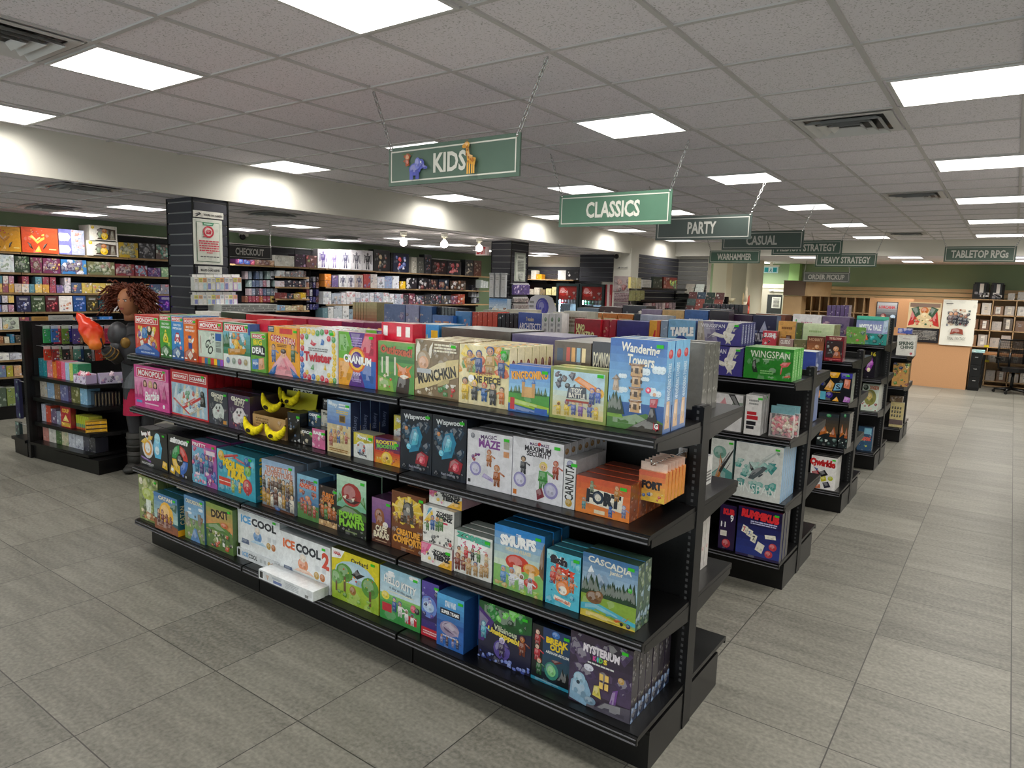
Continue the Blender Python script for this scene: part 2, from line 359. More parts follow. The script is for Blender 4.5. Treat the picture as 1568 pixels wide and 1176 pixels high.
# ---------------- the room ----------------
ZC, ZL, ZN = 2.909, 2.55, 2.62      # main ceiling, lower west ceiling, lower north ceiling
XW, XE, YS, YN = -10.45, 4.6, -2.6, 18.7
def struct(name, mb, mat, **k): return tag(mb.build(name, mat, **k), kind='structure')
b = MB(); b.box(XW, XE, YS, YN, -.1, 0); struct('floor', b, M['floor'])
b = MB(); b.box(-6.3, XE, YS, 15, ZC+.006, ZC+.1); struct('ceiling_main', b, M['ceil'])
b = MB(); b.box(XW, -6.32, YS, 14.4, ZL+.006, ZL+.1); struct('ceiling_west', b, M['ceil'])
b = MB(); b.box(-7.6, XE, 15.02, YN, ZN+.006, ZN+.1); struct('ceiling_north', b, M['ceil'])
b = MB()
x = -3.73-.61*4
while x < XE: b.box(x-.012, x+.012, YS, 15, ZC-.003, ZC+.006); x += .61
y = 1.665-.61*6
while y < 15: b.box(-6.3, XE, y-.012, y+.012, ZC-.002, ZC+.006); y += .61
struct('ceiling_grid_main', b, M['tbar'])
b = MB(); x = -10.3
while x < -6.4: b.box(x-.012, x+.012, YS, 14.4, ZL-.003, ZL+.006); x += .61
y = -2.2
while y < 14: b.box(XW, -6.35, y-.012, y+.012, ZL-.002, ZL+.006); y += .61
struct('ceiling_grid_west', b, M['tbar'])
b = MB(); b.box(-6.34, -6.3, YS, 15.1, ZL, ZC+.05); struct('wall_bulkhead', b, M['white'])
b = MB(); b.box(-6.3, XE, 15, 15.04, ZN, ZC+.05); struct('wall_soffit', b, M['white'])
b = MB(); b.box(XW-.1, XW, YS, 14.5, 0, ZC); struct('wall_west', b, M['green'])
b = MB(); b.box(-7.6, XE, YN, YN+.1, 0, ZC); struct('wall_north', b, M['green'])
b = MB(); b.box(XE, XE+.1, YS, YN, 0, ZC); struct('wall_east', b, M['white'])
b = MB(); b.box(XW, XE, YS-.1, YS, 0, .5); b.box(XW, XE, YS-.1, YS, 2.5, ZC+.1)
for x in (XW, -7.5, -4.5, -1.5, 1.5, XE-.1): b.box(x, x+.1, YS-.1, YS, .5, 2.5)
struct('wall_south', b, M['white'])          # unseen wall behind the camera, its openings added to let fill light in
for i, (x0, x1) in enumerate(((XW+.1, -7.5), (-7.4, -4.5), (-4.4, -1.5), (-1.4, 1.5), (1.6, XE-.1))):
    b = MB(); b.box(x0, x1, YS-.06, YS-.05, .5, 2.5); struct('window_%d' % (i+1), b, M['glass'])  # unseen glazing, added so outside brightness fills ceiling and shelf fronts
b = MB(); b.box(XW, -6.66, 14.0, 14.1, 0, ZL); struct('wall_bay_north', b, M['white'])
# ---------------- ceiling lights ----------------
def make_light(w, wx=None):
    t = empty('ceiling_light', label='x', cat='ceiling light')
    b = MB(); h = w/2; fr = .018; g = (wx or w)/2
    for a in ((-g, g, -h, -h+fr), (-g, g, h-fr, h), (-g, -g+fr, -h+fr, h-fr), (g-fr, g, -h+fr, h-fr)): b.box(*a, -.008, .004)
    kid(t, b.build('frame', M['frame']))
    b = MB(); b.box(-g+fr, g-fr, -h+fr, h-fr, -.004, .004); kid(t, b.build('diffuser', M['panel']))
    L_ = bpy.data.lights.new('panel_lamp', 'AREA'); L_.shape = 'RECTANGLE'; L_.size = 2*(g-fr); L_.size_y = 2*(h-fr); L_.energy = LIGHT*math.pi*L_.size*L_.size_y; L_.spread = math.radians(152); L_.color = H('fffaf2')[:3]
    lo = bpy.data.objects.new('panel_lamp', L_); COL.objects.link(lo); lo.location = (0, 0, -.006); kid(t, lo)
    return t
lt = make_light(.58); lw = make_light(.58, 1.19); first = True; firstw = True
PL = {(-6.03, 1.97): 'over the bulkhead at the frame edge'}
rows = [1.97, 4.41, 6.85, 9.29, 11.73, 14.17]; cols = [(-5.90, 'beside the white bulkhead'), (-4.035, 'one row in from the bulkhead'), (-2.22, 'over the game shelf ends'), (-.36, 'over the main aisle'), (1.56, 'past the aisle'), (3.29, 'by the east wall')]
for j, yy in enumerate(rows):
    for xx, ph in cols:
        lab = 'lit ceiling panel '+ph+', '+ordn(j)+' across the shop'
        if xx == -.36:
            if firstw: lw.location = (-.055, yy, ZC); lw['label'] = lab; lw['group'] = 'main ceiling light panels'; firstw = False
            else: dup(lw, (-.055, yy, ZC), label=lab, group='main ceiling light panels')
        elif first: lt.location = (xx, yy, ZC); lt['label'] = lab; lt['group'] = 'main ceiling light panels'; first = False
        else: dup(lt, (xx, yy, ZC), label=lab, group='main ceiling light panels')
# rows behind the camera light the front of the shop
for j, yy in enumerate((-.47,)):
    for xx, ph in cols: dup(lt, (xx, yy, ZC), label='lit ceiling panel '+ph+', just behind the camera', group='main ceiling light panels')
l2 = make_light(.5); l2.children[-1].data.energy *= 1.7; first = True
for k, (px, py) in enumerate([(212, 318), (122, 327), (454, 346), (371, 351), (525, 367.5), (618, 365), (655, 376.5), (701, 375), (833, 388), (728, 378), (2, 330)]):
    q = at(px, py, Z=ZL)
    if k == 9: q = Vector((-9.0, 11.6, ZL))
    if k == 10: q = Vector((-8.4, 2.3, ZL))
    q.x = max(q.x, XW+.5)
    lab = 'small lit panel in the low west ceiling, '+['nearest the slatted column','above the orange boxes','above the checkout sign','behind the slatted column','above the white model kit boxes','beside a bare spotlight','above the dark model kit boxes','by the red exit sign','above the drink fridges','behind the second column','at the near end of the bay'][k]
    if first: l2.location = q; l2['label'] = lab; l2['group'] = 'low ceiling light panels'; first = False
    else: dup(l2, q, label=lab, group='low ceiling light panels')
for k, (xx, yy) in enumerate(((-7.4, .4), (-9.2, -.9), (-8.9, 13.3))): dup(l2, (xx, yy, ZL), label='small lit panel in the low west ceiling out of view, '+ordn(k)+' of three', group='low ceiling light panels')
l3 = make_light(.58); l3.children[-1].data.energy *= 2.2; first = True
for k, (px, py) in enumerate([(1232, 393.5), (1382, 392), (1405, 400.5), (1163, 402), (1565, 391.5), (1566, 399)]):
    q = at(px, py, Z=ZN); q.y = min(max(q.y, 15.5), 18.2)
    lab = 'lit panel in the low north ceiling '+['behind the long strategy sign','between the strategy and roleplay signs, front one','between the strategy and roleplay signs, back one','behind the hanging miniatures sign','past the roleplay sign, front one','past the roleplay sign, back one'][k]
    if first: l3.location = q; l3['label'] = lab; l3['group'] = 'north ceiling light panels'; first = False
    else: dup(l3, q, label=lab, group='north ceiling light panels')
# spotlights on the west ceiling
for k, (px, py, z) in enumerate([(618, 357, ZL), (680.5, 360, ZL), (734, 367, ZL)]):
    q = at(px, py, Z=ZL-.02); q.x = max(q.x, -10); q.z = ZL
    t = empty('spotlight', q, label='white ceiling spotlight with lit bulb, '+['nearest the checkout','middle of three','beside the red exit sign'][k], cat='spotlight', group='bay spotlights')
    b = MB(); b.tube((0,0,0), (0,0,-.05), .05, .05, 14, 'ddd'); b.tube((0,0,-.05), (0,0,-.1), .02, .02, 8, 'ccc'); b.build('mount', M['ivory'], t)
    b = MB(); b.ball((0,0,-.15), .055); b.build('bulb', M['bulb'], t)
# ---------------- air vents ----------------
def vent(loc, lab, w=.56):
    t = empty('air_vent', loc, label=lab, cat='air vent', group='ceiling air vents')
    def ring(mb, r0, r1, z0, z1):
        for k in range(4):
            a0 = [(-1,-1),(1,-1),(1,1),(-1,1)][k]; a1 = [(1,-1),(1,1),(-1,1),(-1,-1)][k]
            mb.poly([(a0[0]*r0, a0[1]*r0, z0), (a1[0]*r0, a1[1]*r0, z0), (a1[0]*r1, a1[1]*r1, z1), (a0[0]*r1, a0[1]*r1, z1)], 'bbb')
            mb.poly([(a0[0]*r0, a0[1]*r0, z0+.004), (a1[0]*r0, a1[1]*r0, z0+.004), (a1[0]*r1, a1[1]*r1, z1+.004), (a0[0]*r1, a0[1]*r1, z1+.004)], 'bbb', True)
    h = w/2
    b = MB(); ring(b, h, h-.05, -.006, -.006); b.build('frame', M['frame'], t)
    b = MB(); b.box(-h+.04, h-.04, -h+.04, h-.04, -.001, .005, '111'); b.build('duct', M['black'], t)
    for r in (h-.06, h-.12, h-.18): b = MB(); ring(b, r, r-.035, -.03, -.008); b.build('louvre', M['frame'], t)
    return t
vent((-.985, 5.02, ZC), 'square ceiling air vent above the main aisle')
for px, py, lab in ((28, 48, 'square ceiling air vent by the brightest two panels'), (1412, 297, 'ceiling air vent farther along the main aisle'), (1415, 358, 'ceiling air vent in front of the roleplay sign')):
    q = at(px, py, Z=ZC); vent((round((q.x+3.425)/.61)*.61-3.425, round((q.y-1.97)/.61)*.61+1.97, ZC), lab)
for px, py, lab in ((122, 287, 'air vent in the low ceiling beside the slatted column'), (76, 317, 'air vent in the low ceiling above the orange boxes'), (417, 327, 'air vent in the low ceiling above the checkout sign'), (524, 363, 'air vent in the low ceiling above the model kits')):
    q = at(px, py, Z=ZL); vent((q.x, q.y, ZL), lab, .5)
# ---------------- slatted cladding ----------------
def slats(mb, o, U, n, w, z0, z1, pitch=.1, c='888', th=.016):
    o = Vector(o); U = Vector(U); n = Vector(n); z = z0
    while z < z1-.02:
        hh = min(pitch-.014, z1-z); mb.obox((o.x, o.y, z), U*w, n*th, (0, 0, hh), c); z += pitch
M['slat'] = solid('charcoal_slat_board', '3b3c44', .45, 0, .4, .15, 6)
M['groove'] = solid('slat_groove', '9a9a9c', .5)
M['maple'] = solid('maple_slat_board', 'c9ac80', .5, 0, .4, .12, 4)
def column(x0, x1, y0, y1):
    b = MB(); b.box(x0, x1, y0, y1, 0, ZL); o = struct('column', b, M['groove'])
    b = MB(); slats(b, (x0-.016, y0, .02), (1,0,0), (0,-1,0), x1-x0+.032, .02, ZL); slats(b, (x1, y0-.016, .02), (0,1,0), (1,0,0), y1-y0+.032, .02, ZL)
    slats(b, (x0-.016, y1, .02), (1,0,0), (0,1,0), x1-x0+.032, .02, ZL); slats(b, (x0, y0, .02), (0,1,0), (-1,0,0), y1-y0, .02, ZL)
    b.build('slat_cladding', M['slat'], o); 
    b = MB()
    for xx in (x0-.02, x1+.006):
        for yy in (y0-.02, y1+.006): b.box(xx, xx+.014, yy, yy+.014, 0, ZL)
    b.build('corner_trim', M['black'], o)
    return o
column(-6.77, -6.345, 3.645, 3.98)
column(-7.06, -6.69, 9.23, 9.68)
# ---------------- hanging signs ----------------
def chain(mb, p, q, link=.042):
    p = Vector(p); q = Vector(q); L = (q-p).length; n = max(2, int(L/(link*.75))); d = (q-p)/n; dn = d.normalized()
    a = dn.cross(Vector((0, 1, 0))).normalized(); c = dn.cross(a)
    for i in range(n):
        o = p+d*(i+.5); s = a if i % 2 else c; pts = [o+dn*(link*.5*math.cos(t))+s*(link*.24*math.sin(t)) for t in [k*math.pi/3 for k in range(6)]]
        for k in range(6): mb.tube(pts[k], pts[(k+1) % 6], .0035, None, 4, 'bbb', False)
SG = printed('painted_sign_board', .38, .5, .1, .03, 10)
def sign(txt, x0, x1, y, z0, z1, anch, lab, col='44604d', tcol='dcdcd2', extra=None, tw=None, zc=ZC, rz=0, axis='X'):
    w = x1-x0; h = z1-z0
    t = empty('hanging_sign', ((x0+x1)/2, y, z0) if axis == 'X' else (y, (x0+x1)/2, z0), rz, lab, 'sign', 'hanging shop signs')
    b = MB(); b.box(-w/2, w/2, -.006, .006, 0, h, col)
    for sgn in (1, -1):
        A = Art(b, (-w/2*sgn, -.006*sgn, 0), (w*sgn, 0, 0), (0, 0, h), (0, -sgn, 0), .0006)
        bu = .022; bv = .022*w/h; lw = .008; lv = lw*w/h
        for r in ((bu, bv, 1-bu, bv+lv), (bu, 1-bv-lv, 1-bu, 1-bv), (bu, bv, bu+lw, 1-bv), (1-bu-lw, bv, 1-bu, 1-bv)): A.r(*r, tcol)
        n = tw or len(txt)*.058; A.t(txt, .5-n/2, .25, .5+n/2, .75, tcol, .03)
        if extra: extra(A)
    b.build('board', SG, t)
    for k, s in ((0, -1), (1, 1)):
        b = MB(); e = (s*(w/2-.02), 0, h-.01); top = ((anch[k]-(x0+x1)/2), 0, zc-z0) if anch else (e[0], 0, zc-z0)
        chain(b, e, top); b.ball(e, .012, c='c9b26a', n=8, m=5); b.build('chain', M['chrome'], t)
    return t
def animals(A):
    # a monkey on a branch, an elephant and a giraffe, plain clip-art shapes
    A.r(.12, .80, .215, .815, '5d7a34'); A.e(.165, .72, .022, 'b5562c'); A.e(.165, .71, .014, 'e8b68c'); A.e(.145, .74, .008, 'b5562c'); A.e(.186, .74, .008, 'b5562c')
    A.p([(.15, .66), (.18, .66), (.185, .5), (.155, .48)], 'b5562c'); A.p([(.135, .62), (.15, .66), (.15, .58)], 'b5562c'); A.e(.172, .58, .009, 'e58a78')
    A.e(.235, .38, .048, '5a62c0', .16); A.r(.195, .12, .222, .32, '5a62c0'); A.r(.245, .12, .272, .32, '4e56ae'); A.e(.285, .5, .03, '5a62c0', .13); A.e(.262, .52, .024, '7b84d8', .15)
    A.p([(.30, .42), (.318, .36), (.342, .36), (.345, .42), (.325, .43), (.31, .54)], '5a62c0'); A.e(.292, .54, .005, 'fff')
    g = 'e9b04a'; A.p([(.655, .38), (.71, .34), (.715, .5), (.672, .56), (.66, .8), (.64, .8)], g); A.e(.65, .83, .02, g, .08); A.e(.632, .8, .014, 'd89a3c', .05)
    A.r(.645, .88, .65, .96, '8a5a2a'); A.r(.658, .88, .663, .96, '8a5a2a')
    for x in (.656, .672, .69, .704): A.r(x, .13, x+.01, .42, g)
    for x, y in ((.66, .7), (.655, .6), (.672, .52), (.688, .47), (.7, .43), (.67, .42), (.66, .76), (.705, .48)): A.e(x, y, .006, 'b5702a', .03)
sign('KIDS', -3.03, -2.098, 2.95, 2.362, 2.575, (-3.165, -1.957), 'green hanging sign with monkey, elephant and giraffe', '587062', extra=animals, tw=.25)  # green boards differ in tone: glossy reflections and light painted into the colour
sign('CLASSICS', -3.14, -2.152, 5.0, 2.312, 2.567, (-3.25, -2.05), 'bright green hanging sign second in line', '557c66', tw=.48)
sign('PARTY', -3.175, -2.168, 7.0, 2.348, 2.59, (-3.28, -2.06), 'dark green hanging sign third in line', '414c48', 'bdbdb6', tw=.30)
sign('CASUAL', -3.15, -2.148, 9.0, 2.37, 2.602, (-3.25, -2.05), 'dark green hanging sign fourth in line', '43544b', 'c4c4bc', tw=.38)
sign('MEDIUM STRATEGY', -3.075, -2.088, 11.0, 2.415, 2.628, (-3.17, -1.99), 'green hanging sign fifth in line, half hidden', '446052', 'd4d4ca', tw=.84)
sign('HEAVY STRATEGY', -2.88, -1.92, 13.0, 2.328, 2.555, (-2.98, -1.82), 'green hanging sign sixth in line, farthest over the shelves', '46604f', 'd4d4ca', tw=.80)
sign('TABLETOP RPGs', -.975, -.05, 13.0, 2.418, 2.655, (-1.07, .05), 'grey green hanging sign above the far end of the aisle', '566a5c', 'd8d8ce', tw=.80)
sign('WARHAMMER', -4.773, -3.832, 13.0, 2.38, 2.614, (-4.87, -3.74), 'green hanging sign in front of the white pillars', '3f6350', 'd8d8ce', tw=.68)
sign('ORDER PICKUP', -4.0, -3.015, 17.0, 2.146, 2.372, (-3.95, -3.06), 'small grey hanging sign over the pickup counter', '6a706c', 'd4d4ce', tw=.78, zc=ZN)
b0, b1 = at(346, 383, X=-8), at(416, 388, X=-8)
sign('CHECKOUT', b0.y, b1.y, -8, 2.063, 2.24, None, 'black hanging sign in the bay beyond the slatted column', '26282a', 'c8c8c4', tw=.62, zc=ZL, rz=math.pi/2, axis='Y')
# ---------------- gondola shelving ----------------
SHZ = (1.305, .96, .565)
def bracket(mb, x, y0, y1, z, s, h=.07):
    """thin tapered shelf arm at x from the spine y0 out to y1"""
    for a, bb in ((x, x+.003),):
        p = [(a, y0, z-h), (a, y1, z-.03), (a, y1, z), (a, y0, z)]; q = [(bb, c, d) for _, c, d in p]
        mb.poly(p); mb.poly(q, rev=True)
        for i in range(4): mb.poly([p[i], p[(i+1) % 4], q[(i+1) % 4], q[i]])
def gondola(x0, x1, yc, label, nsec=3, top=1.36, levels=SHZ, half=.37, depth=.47, back_levels=None):
    """free-standing double-sided shelf run along X"""
    L = x1-x0; t = empty('gondola_shelf', (x0, yc, 0), label=label, cat='store shelf', group='black double-sided game shelves')
    sec = L/nsec
    b = MB(); b.box(.02, L-.02, -.012, .012, .1, top-.02); b.build('back_panel', M['peg'], t)
    for i in range(nsec+1):
        b = MB(); b.box(-.025, .025, -.04, .04, 0, top); b.box(-.018, .018, -.036, .036, top, top+.004)
        b.build('upright', M['slot'], t, (min(max(i*sec, .025), L-.025), 0, 0))
    for s in (-1, 1):
        b = MB()
        for i in range(nsec):
            a, e = i*sec+.004, (i+1)*sec-.004
            b.box(a, e, min(s*.04, s*half), max(s*.04, s*half), 0, .165)
            b.box(a, e, *sorted((s*half, s*(half+.002))), .004, .15)
        b.build('base', M['black'], t)
        for i in range(nsec):
            a, e = i*sec+.006, (i+1)*sec-.006
            lv = levels if s < 0 or not back_levels else back_levels
            for z, d in [(.2, depth)]+[(z, depth) for z in lv]:
                b = MB(); yo, yi = s*d, s*.03
                b.box(a, e, min(yo, yi), max(yo, yi), z-.02, z)
                ya, yb = sorted((yo, yo+s*.012))
                b.box(a, e, ya, yb, z-.034, z-.004)
                sh = b.build('shelf', M['black'], t)
                b = MB(); ya, yb = sorted((yo+s*.012, yo+s*.0145)); b.box(a+.004, e-.004, ya, yb, z-.031, z-.025); b.box(a+.004, e-.004, ya, yb, z-.012, z-.008); b.build('label_rail', M['rail'], sh)  # two paler strips stand in for the specular lines along the lip
                if z > .3:
                    
                    for xb in (a-.002, e-.001): b = MB(); bracket(b, xb, s*.04, s*(d-.01), z-.018, s); b.build('bracket', M['black'], sh)
    return t
M['rail'] = solid('grey_label_rail', '6a6a70', .25, 0, .6)  # grey lightened to paint the highlight on the shelf lips
gondola(-4.60, -.935, 2.645, 'nearest long black store shelf full of board games')
gondola(-4.90, -.975, 4.68, 'second long black store shelf, just behind the nearest one')
gondola(-4.90, -1.0, 6.60, 'third long black store shelf back, in the middle of the shop', levels=(1.29, .96, .575))
gondola(-4.90, -1.02, 8.45, 'fourth long black store shelf back, with a taller end post', top=1.6, levels=(1.33, .98, .63))
gondola(-4.90, -1.0, 10.3, 'farthest long black store shelf, nearest the pickup counter', levels=(1.11, .72))

# ---------------- boxes ----------------
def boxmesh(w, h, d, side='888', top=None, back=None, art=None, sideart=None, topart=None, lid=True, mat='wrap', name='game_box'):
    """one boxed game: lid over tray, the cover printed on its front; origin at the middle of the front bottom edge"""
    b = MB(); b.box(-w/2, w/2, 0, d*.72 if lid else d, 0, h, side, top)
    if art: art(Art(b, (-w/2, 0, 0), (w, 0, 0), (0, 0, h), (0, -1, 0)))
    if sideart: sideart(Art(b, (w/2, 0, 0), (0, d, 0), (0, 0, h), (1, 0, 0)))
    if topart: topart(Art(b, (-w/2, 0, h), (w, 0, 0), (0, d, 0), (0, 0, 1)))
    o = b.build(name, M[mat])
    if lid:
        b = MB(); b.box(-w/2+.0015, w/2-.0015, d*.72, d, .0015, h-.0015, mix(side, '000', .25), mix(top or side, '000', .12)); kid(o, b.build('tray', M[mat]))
    return o
def sticker(o, w, h, u=.88, v=.93):
    b = MB(); b.box(-.013, .013, -.0006, .0014, -.006, .006, '38c427'); s = b.build('price_sticker', M['stick'], None, ((u-.5)*w, -.003, h-.02)); kid(o, s); return s
REG = []        # the space every shelved box takes, so that no two boxes share any
def span(x, y, z, o):
    bb = o.bound_box; return (x+bb[0][0], x+bb[6][0], y, y+max(c[1] for c in bb)+(.0 if not KIDS_OF.get(o.name) else max(max(c.co[1] for c in k.data.vertices)+k.location.y for k in KIDS_OF[o.name])-max(c[1] for c in bb)), z, z+bb[6][2])
def clash(a, tol=.0008): return [r for r in REG if a[0] < r[0][1]-tol and a[1] > r[0][0]+tol and a[2] < r[0][3]-tol and a[3] > r[0][2]+tol and a[4] < r[0][5]-tol and a[5] > r[0][4]+tol]
def drop(o):
    for c in list(o.children): drop(c)
    bpy.data.objects.remove(o)
def claim(o, x, y, z):
    a = span(x, y, z, o)
    for r in clash(a):
        if r[2]: drop(r[1]); REG.remove(r)
    REG.append((a, o, False))
SPINES = ((2.645, 1.36), (4.68, 1.36), (6.6, 1.36), (8.45, 1.6), (10.3, 1.36))
def row(o, x, y, z, d, n, lab, group=None, cat='board game', step=None, first_label=None, rz=0, jit=.003):
    """a box and the n-1 copies standing behind it"""
    R = random.Random(hash(lab) % 1000 if False else len(lab)*7+int(abs(x)*100))
    z += .0012; claim(o, x, y, z); o.location = (x, y, z); o.rotation_euler.z = rz; tag(o, lab, cat, group)
    for k in range(1, n):
        s = (step or d+.0045)*k; sl = lab.split(' on the ')[0].split(' at the ')[0]
        xx = x+R.uniform(-jit, jit)*.3; a = span(xx, y+s, z, o)
        if clash(a) or any(a[2] < c+.05 and a[3] > c-.045 and a[5] < tp+.3 and a[4] < tp for c, tp in SPINES): break
        c = dup(o, (xx, y+s, z), label=ordn(k-1)+' copy behind the '+' '.join(sl.split()[:11]), group=group or 'spare copies of the '+sl); REG.append((a, c, True))
# the covers
def c_mono(A):
    A.r(0,0,1,1,'c8202c').r(.04,.78,.96,.95,'f4f0ea').r(.055,.795,.945,.935,'d3202e').t('MONOPOLY',.08,.81,.92,.92,'fff',.02)
    A.r(.05,.14,.95,.74,'d94a3a').blob(.1,.2,.9,.72,'e8a53a 3c62b8 f2e6d8 5a9a4a 7a4a9a f0d84a',46,3,.09).p([(.05,.14),(.5,.3),(.95,.14),(.95,.05),(.05,.05)],'2c5fb4').r(0,0,1,.12,'2f58a8').t('FAST-DEALING GAME',.25,.04,.8,.08,'d8e4f8').e(.42,.55,.12,'3d7cc0').e(.62,.62,.1,'1a1a1a').e(.62,.66,.06,'f0d0b0')
def c_deal(bg, dark, draw, tc='fff'):
    def f(A):
        A.r(0,0,1,1,bg).r(.04,.87,.96,.985,'f2eee6').r(.05,.88,.95,.975,'d3202e').t('MONOPOLY',.1,.895,.9,.96,'fff').t('BUILD YOUR',.2,.77,.8,.82,tc).t('FORTUNE FAST',.12,.69,.88,.74,tc)
        A.p([(0,0),(1,0),(1,.2),(.5,.32),(0,.2)],dark); draw(A); A.p([(.5,.04),(.7,.14),(.5,.24),(.3,.14)],'dfe8dc').p([(.5,.07),(.63,.14),(.5,.21),(.37,.14)],mix(bg,'fff',.4)).r(.05,.05,.25,.08,'fff').r(.78,.05,.95,.08,'fff')
    return f
def d_bag(A): A.p([(.3,.36),(.7,.36),(.72,.46),(.58,.58),(.42,.58),(.28,.46)],'e8d822').p([(.42,.6),(.58,.6),(.54,.66),(.46,.66)],'e8d822').e(.5,.45,.1,'3a3a12').e(.5,.45,.06,'e8d822').e(.78,.33,.1,'a8c832')
def d_car(A): A.p([(.25,.4),(.75,.4),(.75,.48),(.62,.62),(.38,.62),(.25,.48)],'c23248').r(.38,.52,.62,.58,'fff').e(.5,.44,.09,'fff').e(.5,.44,.05,'c23248').e(.3,.39,.07,'fff').e(.7,.39,.07,'fff').e(.76,.28,.09,'e86a7a')
def d_man(A): A.r(.36,.3,.66,.44,'28469a').e(.5,.5,.13,'f0c8a0').r(.36,.53,.62,.6,'28469a').p([(.64,.42),(.8,.5),(.78,.56),(.62,.48)],'fff').e(.72,.26,.1,'f4e6c8')
def c_go(A):
    A.r(0,0,1,1,'b9c8b8').r(0,.77,1,1,'d8342f').r(.05,.81,.95,.97,'f4efe6').r(.065,.825,.935,.955,'d3202e').t('MONOPOLY',.09,.84,.91,.94,'fff').r(0,.0,1,.15,'d8342f')
    for i,c in enumerate('c33 e84 37a 4a4 d33 fc2 37a 95c'.split()): A.r(i/8,0,(i+1)/8-.01,.14,c)
    A.r(.04,.17,.96,.74,'d6e2d4').r(.68,.17,.96,.74,'c4d2c8').r(.7,.56,.94,.73,'2d5fae').r(.72,.3,.92,.4,'888f88').r(.1,.24,.12,.64,'a8302c').t('GO',.28,.28,.62,.52,'20241f',.02,-55).blob(.45,.5,.66,.72,'5d6a60 e8e8e0 8a948a',14,2,.05).lines(.72,.42,.92,.54,4,'6a736a')
def c_kids1(A):
    A.r(0,0,1,1,'4a8a5a').grad(.3,.8,'3f7f58','79b8c8').r(.05,.8,.92,.97,'f4efe6').r(.065,.815,.905,.955,'d3202e').t('MONOPOLY',.1,.83,.88,.94,'fff').r(.94,.76,1,1,'3a62b0').r(0,0,1,.3,'eceee8').trees(.0,.35,.45,5,.3,'2f6a3a').blob(.25,.4,.85,.78,'f2c23a f4f0e8 c8e0f0 e8a23a 8ac8e0 d86a3a',26,8,.1).p([(.2,.28),(.8,.34),(.86,.46),(.18,.42)],'c88a2a')
    for i,c in enumerate('6a8ab8 8a9a8a b06a7a b0a070'.split()): A.e(.18+.22*i,.16,.08,'c8ccc8').e(.18+.22*i,.16,.065,c)
def c_big(A): A.r(0,0,1,1,'6aa83a').r(0,.85,1,1,'86c050').r(.08,.84,.92,.96,'f2eee6').r(.1,.85,.9,.95,'d3202e').t('MONOPOLY',.15,.865,.85,.935,'fff').p([(.05,.42),(.95,.4),(.95,.62),(.8,.68),(.1,.64)],'1c1c1c').t('BIG',.2,.68,.75,.82,'f4d822').t('DEAL',.1,.46,.9,.62,'fff').p([(.1,.05),(.55,.08),(.52,.34),(.08,.3)],'4a82c8').p([(.5,.05),(.9,.1),(.86,.38),(.52,.34)],'e0a070').t('MILLION',.14,.18,.48,.24,'fff')
def c_oper(A):
    A.r(0,0,1,1,'f2a81e').r(0,.88,.2,1,'1c2a48').lines(.03,.9,.18,.98,3,'ddd').r(.38,.86,.78,.97,'d8301e').r(.92,.5,1,1,'e06a1a').t('OPERATION',.08,.66,.88,.81,'c8202c',.03,-4,'fff').lines(.3,.58,.6,.64,2,'6a2a1a')
    A.p([(.15,.18),(.5,.5),(.85,.2),(.95,0),(.05,0)],'f0a8b0').p([(.3,.12),(.5,.4),(.7,.12)],'e88a98').fig(.18,.25,.38,'5a7ab8').fig(.8,.3,.36,'3f6a4a').e(.5,.45,.09,'f0b89a').e(.5,.5,.09,'4a2418',.05).p([(0,0),(.3,.22),(.2,0)],'2a6ab0').p([(1,0),(.7,.2),(.8,0)],'2a6ab0')
def c_twist(A):
    A.r(0,0,1,1,'eceff0'); R=random.Random(4); cs='3a78c8 d8344a f0cc3a 5aa85a'.split()
    for i in range(9):
        for (u,v) in ((.06,.05+.11*i),(.94,.05+.11*i)): A.e(u+R.uniform(-.02,.02),v,.055,cs[R.randrange(4)])
    for i in range(7):
        for v in (.94,.05): A.e(.14+.12*i,v+R.uniform(-.03,.03),.055,cs[R.randrange(4)])
    for u in (.2,.8): A.e(u,.83,.05,cs[R.randrange(4)]).e(u,.14,.045,cs[R.randrange(4)])
    A.p([(.3,.7),(.4,.66),(.48,.72),(.38,.73),(.34,.79)],'d8344a').p([(.58,.7),(.66,.7),(.68,.78),(.62,.82)],'3a78c8').lines(.25,.56,.78,.64,2,'888').t('Twister',.12,.36,.88,.55,'c8283a',.05).p([(.3,.22),(.4,.2),(.38,.32)],'5aa85a').p([(.66,.24),(.74,.22),(.7,.34)],'f0cc3a')
def c_cran(A):
    A.p([(0,1),(.28,1),(.5,.5),(0,.5)],'6cb52e').p([(.28,1),(.72,1),(.5,.5)],'5a2a8a').p([(.72,1),(1,1),(1,.5),(.5,.5)],'d6224a').p([(1,.5),(1,0),(.72,0),(.5,.5)],'2a62b8').p([(.72,0),(.28,0),(.5,.5)],'5a2a8a').p([(.28,0),(0,0),(0,.5),(.5,.5)],'f2a81e')
    A.e(.5,.5,.24,'e86a2a').e(.5,.5,.2,'f6c23a').e(.5,.5,.15,'5a2a8a').t('CRANIUM',.14,.42,.88,.57,'fff',.05,-3,'2a2a3a').t('ACT',.06,.78,.3,.84,'3f8a1a',.02,90).t('PLAY',.78,.7,1.0,.76,'a8123a',.02,-90).lines(.36,.74,.64,.92,4,'b89ad8').t('999',.4,.2,.6,.27,'d8c8e8').lines(.38,.08,.62,.15,2,'b89ad8').t('SOLVE',-.06,.2,.2,.26,'c87a10',.02,90)
